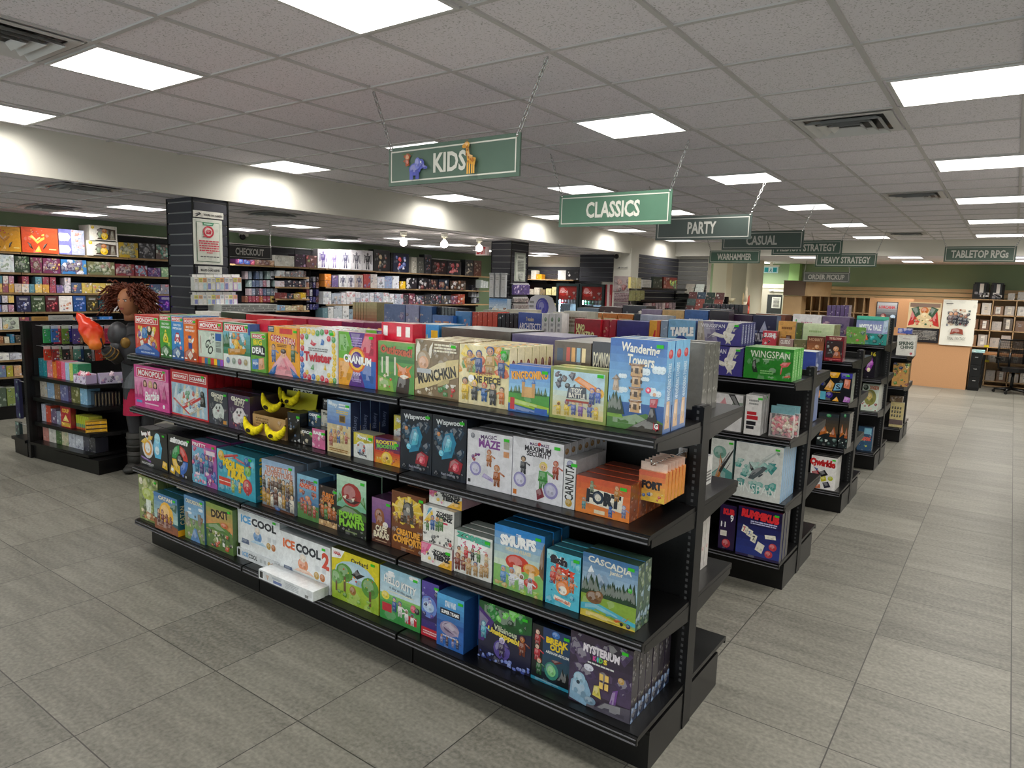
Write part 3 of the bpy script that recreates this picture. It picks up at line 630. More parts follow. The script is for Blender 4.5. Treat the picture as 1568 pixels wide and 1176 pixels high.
def c_fox(A): A.r(0,0,1,1,'5a9a4a').grad(.6,1,'3f7a3a','7aa85a').t('Outfoxed!',.06,.74,.94,.92,'c8603a',.05,-3,'3a2a1a').r(.22,.3,.3,.7,'e8e4d0').r(.45,.34,.5,.7,'d8d4c0').r(.1,.36,.14,.68,'e0dcc8').p([(.5,0),(.85,0),(.88,.3),(.72,.4),(.56,.3)],'3a2a1e').p([(.55,.34),(.72,.28),(.92,.34),(.86,.46),(.95,.58),(.8,.5),(.66,.52),(.5,.6),(.56,.46)],'e07a22').p([(.6,.34),(.72,.28),(.86,.34),(.72,.38)],'f2e8d8').p([(.0,0),(.45,0),(.4,.22),(0,.3)],'8ab84a').blob(.05,.05,.42,.4,'d84a3a e8d8b8 7a9a3a',9,2,.05)
def c_munch(A):
    A.r(0,0,1,1,'8a7454').blob(0,.45,1,1,'7c6848 927c5c 84704f',20,3,.16).p([(0,.3),(.75,.68),(1,.72),(1,.42),(.3,.18),(0,.1)],'d8c48a').t('MUNCHKIN',.06,.31,.95,.51,'241a10',.04,13).p([(.02,.62),(.1,.62),(.12,.9),(.06,.98),(.02,.85)],'e8e2d2').p([(.3,.66),(.38,.7),(.42,.98),(.34,.86)],'e8e2d2').e(.2,.66,.16,'a89070').e(.2,.6,.12,'dca884').r(.05,.42,.38,.5,'b8bcc0').lines(.45,.8,.95,.96,3,'f0e8d0').blob(.55,.06,.95,.28,'c83232 4a8a4a e0dcd0',9,2,.07).r(0,0,1,.04,'5a4628').blob(.05,.04,.5,.2,'e8e0cc b8a888',8,6,.05)
def c_pirate(A):
    A.r(0,0,1,1,'f0e2b0').blob(0,.5,1,1,'f2d24a e8a53a f6eaba d86a3a 6a9a4a',26,7,.14).crowd(.1,.5,.95,.55,4,'2a4a8a a83232 3a3a3a c8a05a',.45,5).r(.22,.38,.82,.54,'e8d070').t('ONE PIECE',.2,.38,.84,.5,'2a2018',.05).t('5-MINUTE',.36,.51,.68,.57,'8a2a1a').e(.26,.44,.06,'fff').crowd(.06,.03,.96,.08,5,'c8323a 2a6ab0 f0c83a 3a3a3a e07a2a',.34,9).e(.9,.86,.06,'4aa84a')
def c_castle(A):
    A.grad(.4,1,'9ad0f0','2f6fc8').r(0,0,1,.42,'4a9a3a').t('KINGDOMINO',.06,.72,.96,.9,'f2a81e',.05,5,'2a1a4a').trees(.05,.95,.4,14,.16,'2f6a2a').r(.36,.34,.62,.56,'d8a868').r(.33,.34,.4,.66,'c89858').r(.58,.34,.65,.64,'c89858').p([(.31,.66),(.42,.66),(.365,.76)],'3a78c8').p([(.56,.64),(.67,.64),(.615,.74)],'3a78c8').p([(0,.3),(1,.18),(1,.08),(0,.18)],'a8c83a').p([(0,.18),(1,.04),(1,0),(0,0)],'3a6ab0').r(.05,.05,.16,.3,'c8323a').r(.66,.04,.96,.14,'2a5ab0')
def c_battle(A): A.r(0,0,1,1,'8a9a4a').r(.05,.06,.95,.94,'b8d8e8').grad(.06,.55,'d8c88a','c8d8d0',5,.05,.95).blob(.08,.55,.45,.92,'4a4a5a 6a5a6a 3a3a3a 7a6a5a',14,3,.08).p([(.42,.78),(.88,.5),(.94,.62),(.5,.86)],'e88a2a').e(.88,.58,.07,'f2b83a').p([(.3,.42),(.66,.44),(.64,.66),(.33,.64)],'3f4652').t('TOY',.38,.54,.58,.63,'e8e4d8').t('BATTLE',.34,.44,.63,.53,'e8e4d8').crowd(.1,.08,.9,.12,6,'e8c83a 5a6ab0 8a5aa8 c89a5a',.26,4).crowd(.7,.3,.92,.4,2,'2a4a9a 4a6ac8',.3,3).r(.3,.36,.7,.4,'a03a2a')
def c_tower(A):
    A.grad(.3,1,'8ac4ea','2a66b8',8).clouds(.05,.4,.95,.75,10,'dcecf6').t('Wandering',.2,.82,.88,.95,'f2f0e4',.03,-4).t('Towers',.32,.71,.8,.83,'f2f0e4',.03,-3)
    A.p([(.0,0),(1,0),(1,.12),(.7,.2),(.3,.12),(0,.22)],'4a7a32').p([(.35,0),(1,0),(1,.1),(.75,.16)],'3a3428').p([(0,.12),(.3,.12),(.2,.26),(0,.28)],'7aa83a').trees(.02,.26,.16,6,.22,'2a4a2a').p([(.4,.2),(.62,.2),(.58,.42),(.42,.42)],'e6eaf0')
    for z,w in ((.2,.11),(.34,.12),(.48,.1),(.6,.13)): A.p([(.5-w*.8,z),(.5+w*.8,z),(.5+w*.75,z+.12),(.5-w*.75,z+.12)],'c8a070').p([(.5-w,z+.11),(.5+w,z+.11),(.5+w*1.1,z+.135),(.5-w*1.1,z+.135)],'8a5e38').r(.47,z+.03,.53,z+.09,'4a3424').r(.4,z+.04,.43,z+.08,'4a3424').r(.57,z+.04,.6,z+.08,'4a3424')
    A.p([(.08,.42),(.2,.42),(.18,.54),(.1,.54)],'b8a088').p([(.06,.54),(.22,.54),(.14,.6)],'8a7868').p([(.72,.12),(.9,.13),(.84,.28),(.78,.28)],'201c22').p([(.76,.28),(.88,.28),(.9,.38),(.76,.37)],'b83a4a').e(.83,.42,.03,'d8a888').e(.72,.46,.05,'e83a6a').e(.72,.46,.02,'f8d0e0').p([(.84,.04),(.94,.04),(.94,.12),(.89,.02),(.84,.12)],'c82a3a').t('G',.86,.05,.92,.11,'fff')
def s_tower(A): A.grad(0,1,'2a5a9a','7ab8e0').p([(.2,.05),(.8,.05),(.7,.35),(.3,.35)],'c8a070').e(.5,.86,.3,'c82a3a',.05).vt('WANDERING TOWERS',.5,.56,.4,.42,'dcecf6')
def c_pink(A):
    A.r(0,0,1,1,'e0489a').grad(.1,.7,'d83a92','f0a0c8').r(.08,.72,.92,.94,'f6e8ee').r(.095,.735,.905,.925,'d3204e').t('MONOPOLY',.13,.76,.87,.9,'fff').trees(.02,.3,.2,3,.4,'c82a82').trees(.7,.98,.2,3,.4,'c82a82')
    for u,c in ((.32,'6a3a28'),(.48,'d8b070'),(.62,'3a241c')): A.e(u,.56,.06,c,.11).e(u,.57,.035,'e8b898').p([(u-.06,.28),(u+.06,.28),(u+.05,.5),(u-.05,.5)],'e87ab8')
    A.t('Barbie',.3,.2,.72,.42,'fff',.03,6,None,.3).r(.05,.1,.22,.16,'5a9ad0').r(.3,.1,.7,.13,'f6d0e4').e(.85,.12,.03,'fff')
def c_word(A):
    A.r(0,0,1,1,'d42a34').r(0,.74,1,1,'c8202c').r(.06,.79,.48,.94,'f4efe6').r(.075,.805,.465,.925,'d3202e').t('MONOPOLY',.09,.83,.45,.9,'fff').r(.52,.79,.96,.94,'f4efe6').r(.535,.805,.945,.925,'b81a34').t('SCRABBLE',.55,.83,.93,.9,'fff').r(.02,.04,.98,.72,'a8c8dc')
    for i in range(7): A.p([(.05+.13*i,.06),(.12+.13*i,.06),(.2+.11*i,.7),(.15+.11*i,.7)],('d8e4ea','8ab0c8','e8d8b8')[i%3])
    A.p([(.05,.36),(.5,.68),(.95,.34),(.5,.06)],'dce8ee').p([(.05,.36),(.09,.38),(.5,.1),(.5,.06)],'d84a3a').p([(.3,.2),(.8,.5),(.84,.46),(.34,.16)],'d84040').blob(.2,.2,.8,.6,'f0e0b0 6a9ac0 d86a5a fff 7ab08a',26,3,.05).e(.86,.56,.05,'1c1c1c').p([(.8,.3),(.94,.3),(.92,.52),(.82,.52)],'1c1c1c').t('BROWN',.5,.14,.84,.2,'c8b48a',.02,22)
def c_ghost(bg,g,t2):
    def f(A): A.r(0,0,1,1,bg).blob(0,0,1,.5,mix(bg,'fff',.1) and '3a3a44 2a2a34 4a3a4a',10,3,.2).t('GHOST',.14,.78,.8,.92,'e6e2d0',.06,-4).t('BLITZ',.3,.68,.74,.79,'c8c4b0',.05,-4).p([(.25,.2),(.45,.16),(.62,.24),(.78,.2),(.82,.46),(.66,.64),(.42,.6),(.2,.42)],g).e(.5,.5,.16,g,.13).e(.42,.5,.04,'222').e(.58,.52,.04,'222').e(.5,.42,.06,'7a2a3a',.03).blob(.1,.08,.9,.22,t2,6,2,.06).r(.76,.06,.92,.16,'e09a3a')
    return f
def c_bluef(A): A.grad(.55,1,'6a8ac8','a8c8e8').r(0,0,1,.55,'e2cfa0').t('Bluey',.05,.87,.45,.97,'e8f0f8',.06,-8).lines(.5,.86,.95,.96,2,'fff').lines(.4,.76,.9,.83,2,'f0d050').r(.52,.6,.78,.74,'a8863a').r(.55,.62,.75,.72,'5a4424').blob(.1,.3,.9,.56,'e8c890 c89858 f0e0c0 7a9ac8',12,5,.1).crowd(.1,.12,.9,.22,5,'d8a05a 5a7ab8 c86a5a e8d090',.25,3).lines(.1,.03,.9,.1,2,'a87a3a')
def c_spot(A): A.r(0,0,1,1,'e8eae4').p([(0,.5),(1,.7),(1,1),(0,1)],'d8c83a').t('Spot it!',.2,.74,.9,.9,'fff',.06,-6,'2a4a8a').e(.4,.36,.3,'f6f6f2').e(.4,.36,.26,'d0d4d8').blob(.2,.18,.62,.55,'222 4a8ac8 d84a3a 5aa85a',10,4,.07).t('spot',.2,.1,.7,.22,'222',.04,-10)
def c_rooster(A): A.r(0,0,1,1,'7a2a4a').grad(0,.5,'f0a030','d8452a').r(0,.62,1,1,'5a2a6a').t('ROOSTER',.08,.78,.92,.93,'f2d84a',.05,4).t('BOOSTER',.1,.62,.9,.77,'7ad04a',.05,4).t('CATAN',.25,.46,.75,.57,'e8503a').e(.5,.2,.22,'f8d040').blob(.1,.05,.9,.3,'c8502a f0b83a 8a3a2a',8,2,.08).r(0,0,.04,1,'d8452a')
def c_wisp(A): A.r(0,0,1,1,'16202e').blob(.05,.3,.95,.85,'1c3a52 1a4a6a 24506a 162a3e',24,3,.14).t('Wispwood',.12,.84,.9,.95,'e4e8ea',.03,4).p([(.3,.3),(.6,.36),(.72,.6),(.6,.76),(.4,.72),(.3,.55)],'2a8ab0').p([(.36,.42),(.56,.46),(.6,.62),(.46,.68)],'5ac0d8').e(.28,.4,.07,'7ad8f0').e(.5,.62,.05,'a8e8f8').p([(.5,.14),(.85,.12),(.92,.3),(.7,.36),(.55,.3)],'a02030').e(.72,.22,.1,'e0405a').e(.68,.2,.05,'f8909a').e(.2,.7,.05,'d88a3a').blob(.05,.02,.95,.14,'0e1420 1a1a28',8,5,.1).t('Reed Ambrose',.3,.06,.7,.1,'aab')
def c_maze(A): A.r(0,0,1,1,'eceaf0').t('MAGIC',.3,.88,.66,.95,'5a3a6a',.03,4).t('MAZE',.26,.72,.74,.87,'8a4a9a',.04).e(.12,.9,.05,'8a8a96').fig(.5,.4,.3,'c8783a','d8a27c','b8602a').fig(.68,.08,.38,'b8622a','d8a27c','c8783a').e(.2,.32,.13,'9a92c8').e(.2,.32,.09,'d8d4ea').blob(.1,.45,.3,.6,'b03a4a 7a3a8a',6,2,.06).p([(.35,.2),(.6,.14),(.6,.2),(.4,.27)],'b8a8d8').r(.82,.76,.94,.9,'b8b4a8').r(.82,.62,.94,.72,'e0a070').r(.03,.06,.09,.12,'333')
def c_max(A): A.r(0,0,1,1,'eceaf0').t('MAGIC MAZE',.34,.9,.72,.95,'5a3a6a').t('MAXIMUM',.24,.8,.76,.89,'2a2430',.04).t('SECURITY',.28,.72,.76,.8,'2a2430',.04).fig(.62,.2,.46,'4aa04a','e8c090','e8d060').fig(.22,.4,.3,'33343e','c8a27c','22222a').fig(.86,.42,.3,'b8482a','d88a6a','b8482a').e(.16,.3,.13,'9a92c8').e(.16,.3,.09,'d8d4ea').e(.78,.22,.14,'9a92c8').e(.78,.22,.1,'c8c4de').p([(.52,.02),(.66,.1),(.6,.24),(.5,.18)],'8a2a3a').r(.03,.04,.1,.12,'e08030').e(.53,.94,.03,'c8323a')
def c_carn(A): A.r(0,0,1,1,'e8e8ea').e(.5,.9,.3,'9a9ac0').t('CARNUTA',-.9,.44,1.9,.64,'222',.02,90).e(.5,.12,.3,'c8a03a')
def c_fort(A): A.r(0,0,1,1,'e8783a').grad(0,1,'ef8a3c','d85a34').p([(.22,.3),(.86,.22),(.88,.66),(.24,.72)],'eee6d4').t('FORT',.2,.3,.84,.68,'1f2430',.08,-2).e(.42,.49,.1,'20344a').e(.42,.49,.06,'e8e0d0').fig(.16,.1,.32,'5a9aa0','d88a5a','5a9aa0').fig(.76,.5,.42,'c88a3a','e8b080','b86a3a').fig(.9,.1,.34,'7a86b0','c8c8d8','7a86b0').fig(.66,.04,.3,'3a6ab0','3a6ab0','2a4a8a').fig(.3,.62,.3,'8a9a7a','8a9a7a','6a7a5a').r(.36,.06,.56,.16,'f0e0c0')
def c_bop(A): A.r(0,0,1,1,'17171d').t('bop it!',.08,.78,.42,.94,'fff',.06,8,'d8324a').e(.3,.5,.2,'d8d8dc').e(.3,.5,.15,'e8a23a').e(.3,.5,.1,'f2f2f4').p([(.05,.62),(.18,.58),(.3,.7),(.24,.76)],'f2c22a').p([(.3,.7),(.46,.74),(.5,.84),(.36,.84)],'f2c22a').p([(.56,.3),(.76,.3),(.82,.6),(.72,.82),(.58,.84),(.5,.6)],'5ac0ea').e(.66,.82,.1,'a8e4f8').e(.64,.5,.08,'d8f0fa').p([(.05,.2),(.4,.12),(.4,.17),(.05,.25)],'7a4aa8').lines(.06,.04,.5,.1,2,'ccc').p([(.8,.1),(.98,.06),(.98,.24),(.84,.28)],'f2c22a')
def c_simon(A):
    A.r(0,0,1,1,'131318').t('simon',.08,.8,.86,.95,'f2f2f2',.06,0,None,.25)
    for a,c in ((92,'2aa050'),(2,'d8342e'),(272,'2a6ac8'),(182,'f0c02a')):
        n=8; pts=[(.5+.34*math.cos(math.radians(a+86*i/n)),.42+.34*A.asp*math.sin(math.radians(a+86*i/n))) for i in range(n+1)]+[(.5+.15*math.cos(math.radians(a+86*i/n)),.42+.15*A.asp*math.sin(math.radians(a+86*i/n))) for i in range(n,-1,-1)]
        A.p(pts,c)
    A.e(.5,.42,.13,'08080a').t('simon',.41,.39,.6,.44,'ddd').p([(.05,.06),(.24,.02),(.3,.18),(.12,.24)],'f2c22a').p([(.1,.1),(.2,.08),(.22,.16),(.12,.18)],'fff').e(.62,.06,.04,'4a6ac8').e(.74,.05,.03,'ddd')
def c_party(A): A.r(0,0,1,1,'d83a8a').r(.0,.0,1,.86,'7ab8d8').r(.5,0,1,.9,'a85aa8').blob(0,.1,1,.85,'3a6ab8 e87ab0 f0d0e0 2a8aa8 5a3a8a d84a7a',30,3,.12).crowd(.1,.25,.9,.35,4,'2a8ab8 d83a7a 5a3a8a e8e0f0',.45,6).t('PRETTY',.05,.88,.6,.96,'fff').r(.6,.74,.96,.84,'f0e0ea').p([(0,.04),(.6,.02),(.6,.22),(0,.2)],'5ab0d0').blob(.05,.04,.9,.2,'d84a5a e8d0d8 e87ab0',12,4,.06)
def c_mouse(A):
    A.r(0,0,1,1,'3aa8c0').blob(0,0,1,1,'4ab8cc 2f98b4 5ac4d0',14,4,.16).t('MOUSE',.16,.58,.72,.8,'f4d020',.08,-8,'4a2a10').t('TRAP',.24,.38,.78,.6,'f4d020',.08,-8,'4a2a10').p([(.1,.84),(.55,.98),(.58,.94),(.13,.8)],'c83232').p([(.45,.92),(.9,.78),(.9,.74),(.45,.87)],'c83232').r(.04,.18,.36,.36,'d8402e').r(.04,.26,.36,.28,'f0e0d0').e(.8,.3,.12,'c8323a').fig(.8,.1,.3,'c8323a','e8c8b0','7a2a2a').fig(.42,.06,.3,'b8c83a','d8d0a0','8a9a2a').fig(.6,.1,.26,'e8c030','f0d890','c89a20').e(.82,.66,.08,'7ab84a').e(.8,.86,.07,'2a62a8').e(.1,.62,.06,'2a62a8').e(.12,.86,.08,'e8b83a')
def c_crowd(A): A.grad(.4,1,'d8e0ea','9ab8d8').p([(0,.55),(.2,.7),(.5,.6),(.8,.74),(1,.6),(1,.4),(0,.4)],'b8c4d0').t('TICKET TO',.12,.78,.9,.9,'c88a7a',.05,3,'f4ece4').t('ADVENTURE',.06,.68,.94,.79,'c88a7a',.05,3,'f4ece4').crowd(.02,.3,.98,.4,8,'4a3a2a 8a5a2a 3a3a3a 6a4a3a a8823a',.28,3).crowd(.02,.05,.98,.12,8,'2a2a2a d8a83a 6a3a2a e8e0d0 4a4a5a c8983a',.34,8).r(0,0,1,.05,'5a3a2a').e(.5,.04,.08,'3a6ab0',.03)
def c_red(A): A.grad(.3,1,'4a7aa8','8ac0dc').t('MY FIRST',.15,.82,.85,.9,'8a2a1a',.04).t('ADVENTURE',.1,.7,.9,.82,'d84a2a',.06,0,'f4e0c0').r(0,0,1,.35,'5a8a4a').blob(.1,.4,.9,.66,'c85a3a 8a3a2a d88a5a',8,4,.12).crowd(.1,.08,.9,.18,4,'c8483a e8d8c0 3a5a8a 8a5a3a',.34,5)
def c_camp(A): A.r(0,0,1,1,'2a1c16').blob(0,.2,1,1,'4a2a18 8a4a1e 3a2a20',16,3,.2).t('FURRY',.2,.72,.8,.84,'e88a3a',.05).t('FOODIES',.2,.6,.8,.72,'e88a3a',.05).crowd(.1,.16,.9,.3,4,'4a8a3a c86a2a 3a5a9a d8a83a',.4,7).r(0,0,1,.14,'c8a070').blob(0,0,1,.15,'8a5a2a e8c890',8,2,.1)
def c_plant(A): A.r(0,0,1,1,'1c1f1c').grad(.45,1,'7ab89a','bfe0c4').e(.5,.7,.34,'a8302c',.2).p([(.2,.62),(.8,.62),(.6,.55),(.4,.55)],'3a0f10').p([(.2,.64),(.3,.6),(.34,.68)],'f0e8d0').p([(.5,.64),(.56,.58),(.62,.66)],'f0e8d0').p([(.0,.36),(.3,.5),(.7,.48),(1,.4),(1,.3),(0,.28)],'3f6a2a').p([(0,.5),(.2,.6),(.1,.7)],'4a8a3a').p([(1,.5),(.8,.62),(.92,.72)],'4a8a3a').t('POWER',.08,.27,.9,.4,'8ad03a',.06,3,'1a2a10').t('PLANTS',.08,.13,.94,.27,'8ad03a',.06,3,'1a2a10').blob(0,0,1,.12,'12140f 2a3a1a',8,3,.12).lines(.3,.04,.7,.08,1,'8a9a6a')
def c_cafe(A): A.grad(.4,1,'6a4a8a','9a6a9a').r(0,0,1,.42,'5a3020').e(.4,.62,.26,'9a5a34',.16).p([(.2,.4),(.7,.4),(.66,.62),(.3,.66)],'9a5a34').e(.42,.66,.04,'1a1210').e(.72,.44,.14,'f0e6da',.07).t('CAFE',.2,.26,.8,.4,'f2e6c8',.05,0,'4a2418').t('BARAS',.1,.12,.92,.26,'f2e6c8',.05,0,'4a2418').lines(.2,.04,.8,.08,1,'c8a888')
def c_comfort(A):
    A.r(0,0,1,1,'7a4424').blob(0,0,1,.4,'6a3a1e 84502c',10,3,.2).e(.5,.72,.42,'e8c03a',.22)
    for i in range(9): A.p([(.5,.7),(.5+.5*math.cos(i*.7),.7+.26*math.sin(i*.7)),(.5+.5*math.cos(i*.7+.22),.7+.26*math.sin(i*.7+.22))],'f2d24a')
    A.e(.5,.76,.15,'4a4640',.1).p([(.3,.5),(.7,.5),(.66,.74),(.34,.74)],'4a4640').p([(.36,.82),(.42,.82),(.4,.92)],'4a4640').p([(.58,.82),(.64,.82),(.62,.92)],'4a4640').e(.5,.73,.06,'c8c0b0').crowd(.08,.46,.95,.5,5,'8a5a2a 5a3a20 c8923a 6a4a2a',.2,6).t('CREATURE',.16,.27,.86,.38,'f0a83a',.06,0,'4a2410').t('COMFORTS',.06,.13,.94,.26,'f0a83a',.06,0,'4a2410').lines(.3,.05,.7,.08,1,'c88a4a')
def c_zt(A): A.r(0,0,1,1,'f0eee8').p([(0,1),(.35,1),(.2,.5),(0,.4)],'e86a9a').p([(1,0),(.55,0),(.8,.4),(1,.5)],'f2b83a').blob(0,.1,.45,.7,'f08ab0 e85a8a f0c83a 3a3a3a',9,3,.08).t('ZOMBIE',.4,.56,.95,.8,'26262c',.05).t('TEENZ',.4,.3,.95,.56,'26262c',.08)
def c_zt2(A): A.r(0,0,1,1,'f0eee8').t('ZOMBIE',.42,.8,.95,.92,'26262c',.05).t('TEENZ',.42,.68,.95,.8,'26262c',.08).r(.5,.6,.8,.65,'d83a5a').p([(.02,.55),(.3,.9),(.36,.6)],'f2c83a').p([(.1,.7),(.3,.96),(.2,.95)],'5ab0d8').crowd(.06,.3,.7,.42,4,'3a6ab0 e8a23a d83a5a 5a8a4a',.38,3).blob(0,0,1,.26,'2a2a2a 4a4a4a 6a6a6a 888',26,4,.05).e(.9,.1,.05,'d8323a')
def c_zk(A): A.r(0,0,1,1,'e8e8e2').t('ZOMBIE',.05,.82,.95,.97,'5ab8a0',.08,-3,'2a2a2a').t('KIDZ',.1,.62,.9,.82,'fff',.08,-3,'d83a7a').crowd(.06,.3,.94,.4,5,'d8323a 3a3a3a e8d0a8 5a8a4a',.3,3).crowd(.05,.03,.95,.1,6,'8a3a2a c8a06a 3a5a8a e8e0d0 5a3a2a',.36,5)
def c_vill(A): A.grad(.35,1,'d8e8d0','2a8ad8').t('THE',.44,.88,.54,.92,'fff').t('SMURFS',.12,.7,.84,.88,'fff',.07,3,'1a5a9a').t('HIDDEN VILLAGE',.24,.62,.74,.68,'e8d8b0').r(0,0,1,.36,'8ac06a').p([(.9,.4),(1,.3),(1,.9),(.93,.7)],'7a5a3a').e(.48,.46,.24,'d8402e',.13).p([(.38,.22),(.58,.22),(.56,.42),(.4,.42)],'f0e0c0').e(.76,.42,.16,'e8a03a',.09).p([(.7,.2),(.84,.2),(.82,.38),(.72,.38)],'f0d0a0').e(.76,.2,.14,'d84a3a',.08).crowd(.12,.04,.85,.08,4,'e8e8f0 4a8ac8 6aa0d8 f0d060',.28,4).blob(0,0,1,.1,'c8b06a a8c85a',8,3,.1)
def c_fish(A): A.r(0,0,1,1,'5ac4dc').blob(0,0,1,1,'6acce0 4ab4d0 8adce8',12,4,.2).t('fish',.1,.76,.62,.92,'2a2430',.08,-3,'fff').t('katz',.28,.6,.86,.76,'e8503a',.08,-6,'fff').crowd(.12,.3,.88,.45,4,'e87a3a f0f0ee d84a3a 8a9ab0',.3,4).e(.52,.36,.2,'e8843a',.13).e(.52,.32,.12,'f4ece0',.08).p([(.25,.12),(.75,.06),(.78,.14),(.28,.2)],'f0e8d8').t('salmon dash',.3,.09,.74,.16,'d8603a',.03,-4).blob(.05,.2,.95,.5,'2a6a9a f2f2f0',6,9,.05)
def c_lake(A): A.grad(.4,1,'bcd8ea','3f74a8',8).p([(0,.5),(.16,.82),(.3,.62),(.42,.74),(.6,.5)],'8aa4c0').p([(.1,.7),(.16,.82),(.22,.72)],'f0f4f8').t('CASCADIA',.1,.84,.9,.94,'e8e6da',.03,-5).t('Junior',.5,.74,.74,.82,'f0e8d0',.03).trees(0,1,.36,26,.3,'23482c',7).r(0,0,1,.36,'86a83a').p([(0,.2),(.3,.26),(1,.12),(1,.06),(.3,.16),(0,.1)],'4ab0c8').p([(0,.1),(.4,.1),(1,.02),(1,0),(0,0)],'d8c04a').e(.24,.33,.15,'7a5230',.1).e(.33,.38,.08,'86603a').p([(.6,.08),(.8,.1),(.9,.2),(.84,.12),(.66,.05)],'c85a2a').e(.76,.05,.03,'222').e(.88,.05,.04,'2a3a5a').e(.88,.6,.04,'4ac03a')
def s_lake(A): A.r(0,0,1,1,'3a5a4a').blob(0,0,1,1,'2a4a3a 5a7a5a 7a946a 8aa8b8 3f6a50',24,4,.3)
def c_forest(A): A.r(0,0,1,1,'8a9a5a').blob(0,0,1,1,'6a7a3a a8b86a 5a6a3a c8c88a 7a8a4a',34,5,.14).e(.5,.62,.3,'b8c85a',.14).p([(.4,.2),(.6,.2),(.64,.5),(.38,.5)],'dfe8dc').p([(.3,.05),(.8,.05),(.7,.2),(.4,.22)],'b87a4a').e(.14,.88,.1,'e8e0c8').blob(.1,.05,.9,.25,'d88a4a 5a4a2a e8d8b0',8,4,.1)
def c_sun(A): A.grad(.3,1,'a8c8c0','3f78b0').t('CATAN',.2,.84,.78,.94,'e8dcc0',.05).e(.52,.46,.3,'f2b83a').p([(0,0),(1,0),(1,.2),(.6,.28),(.3,.24),(0,.3)],'8a4a2a').crowd(.12,.14,.8,.22,4,'7a1e1e 9a2a2a 6a2a1a 8a3a2a',.36,4).p([(.7,.7),(.95,.6),(1,.84),(.8,.82)],'3a6a5a')
def s_sun(A): A.r(0,0,1,1,'1f5a6a').r(0,0,1,.16,'f2b01e').vt('CATAN',.5,.55,.5,.5,'e8d8a0')
def c_map(A): A.grad(.5,1,'9ac4e0','5a90c0').clouds(.1,.6,.9,.8,5).t('CARCASSONNE',.08,.84,.92,.93,'e8e4d0',.04,0,'3a4a5a').r(0,0,1,.5,'7a9a5a').blob(0,.05,1,.6,'8a8a80 6a6a68 a8a090 5a7a4a c8b888 9a6a4a',40,3,.08).p([(.3,.0),(.8,.0),(.6,.3),(.5,.3)],'5a8ac0').r(.05,.36,.2,.62,'9a948a').r(.7,.4,.85,.66,'8a847a')
def c_dixit(A): A.grad(.4,1,'e89a5a','8aa04a').t('DIXIT',.2,.72,.86,.9,'2a1a10',.06,5,'e8c070').blob(.0,.05,1,.5,'1c2a1c 3a5a2a e8e0d0 c8502a 2a2a2a 8a9a3a f0f0e8',44,5,.09).p([(0,.5),(.5,.62),(1,.46),(1,.4),(0,.42)],'5a8a3a').e(.7,.6,.14,'d8703a',.06)
def c_ice(n):
    def f(A):
        A.r(0,0,1,1,'eef1f3').t('ICE',.08,.66,.32,.86,'5aa8e0' if n==1 else 'e8703a',.05).t('COOL',.34,.66,.92 if n==1 else .82,.86,'1c2430',.05)
        if n==2: A.t('2',.84,.5,.98,.86,'e0503a',.05)
        A.e(.48,.42,.1,'6a9ad0' if n==1 else 'e08a5a',.14).e(.48,.56,.06,'f0e0d0',.09).p([(.3,.24),(.7,.24),(.6,.32),(.4,.32)],'b8d8ee' if n==1 else 'f0c8b0').p([(.08,.14),(.28,.14),(.26,.26),(.1,.26)],'5a6a8a').e(.74,.3,.05,'c8a04a').e(.85,.3,.05,'c87a3a').r(.72,.4,.8,.52,'d8dce0').r(.84,.4,.92,.52,'d8dce0').r(0,.0,.05,.1,'222')
    return f
def c_iceside(A): A.r(0,0,1,1,'eceff2').r(.02,.2,.08,.9,'222').t('ICE',.14,.3,.28,.8,'5aa8e0').t('COOL',.29,.3,.5,.8,'1c2430').r(.56,.3,.62,.7,'c8ccd0').r(.65,.3,.71,.7,'c8ccd0').e(.78,.5,.035,'c8a04a').e(.86,.5,.035,'c87a3a').e(.94,.5,.035,'c8a04a')
def c_iceside2(A): A.r(0,0,1,1,'e6e9ec').r(.02,.15,.08,.85,'222').p([(.14,.7),(.2,.7),(.17,.15)],'c8a890').r(.26,.55,.42,.75,'b8c0c8').r(.28,.15,.44,.45,'6a7ab0').lines(.5,.15,.75,.8,4,'b8bcc2').r(.86,.1,.92,.4,'888')
def c_orch(A): A.r(0,0,1,1,'e8d81e').p([(0,1),(.28,1),(.2,.84),(0,.8)],'fff').t('HABA',.04,.88,.2,.95,'c8202c',.05).t('Orchard',.42,.82,.78,.92,'2a2418',.03,0).e(.5,.55,.44,'b8d8e8',.3).r(0,0,1,.4,'a8c83a').e(.28,.58,.18,'5a9a3a',.18).r(.26,.2,.31,.5,'6a4a2a').e(.82,.46,.18,'5a9a3a',.2).r(.8,.1,.85,.4,'6a4a2a').e(.1,.44,.14,'6aa84a',.14).r(.08,.16,.12,.36,'6a4a2a').p([(.42,.6),(.56,.54),(.72,.66),(.62,.66),(.56,.74),(.5,.64)],'1c1c22').p([(.46,.56),(.52,.52),(.5,.58)],'e8902a').e(.46,.28,.07,'a8743a').blob(.2,.4,.9,.66,'d83a2a e8c83a d83a2a',12,4,.02).blob(.1,.05,.9,.2,'6a9a2a 8ab83a',8,3,.08)
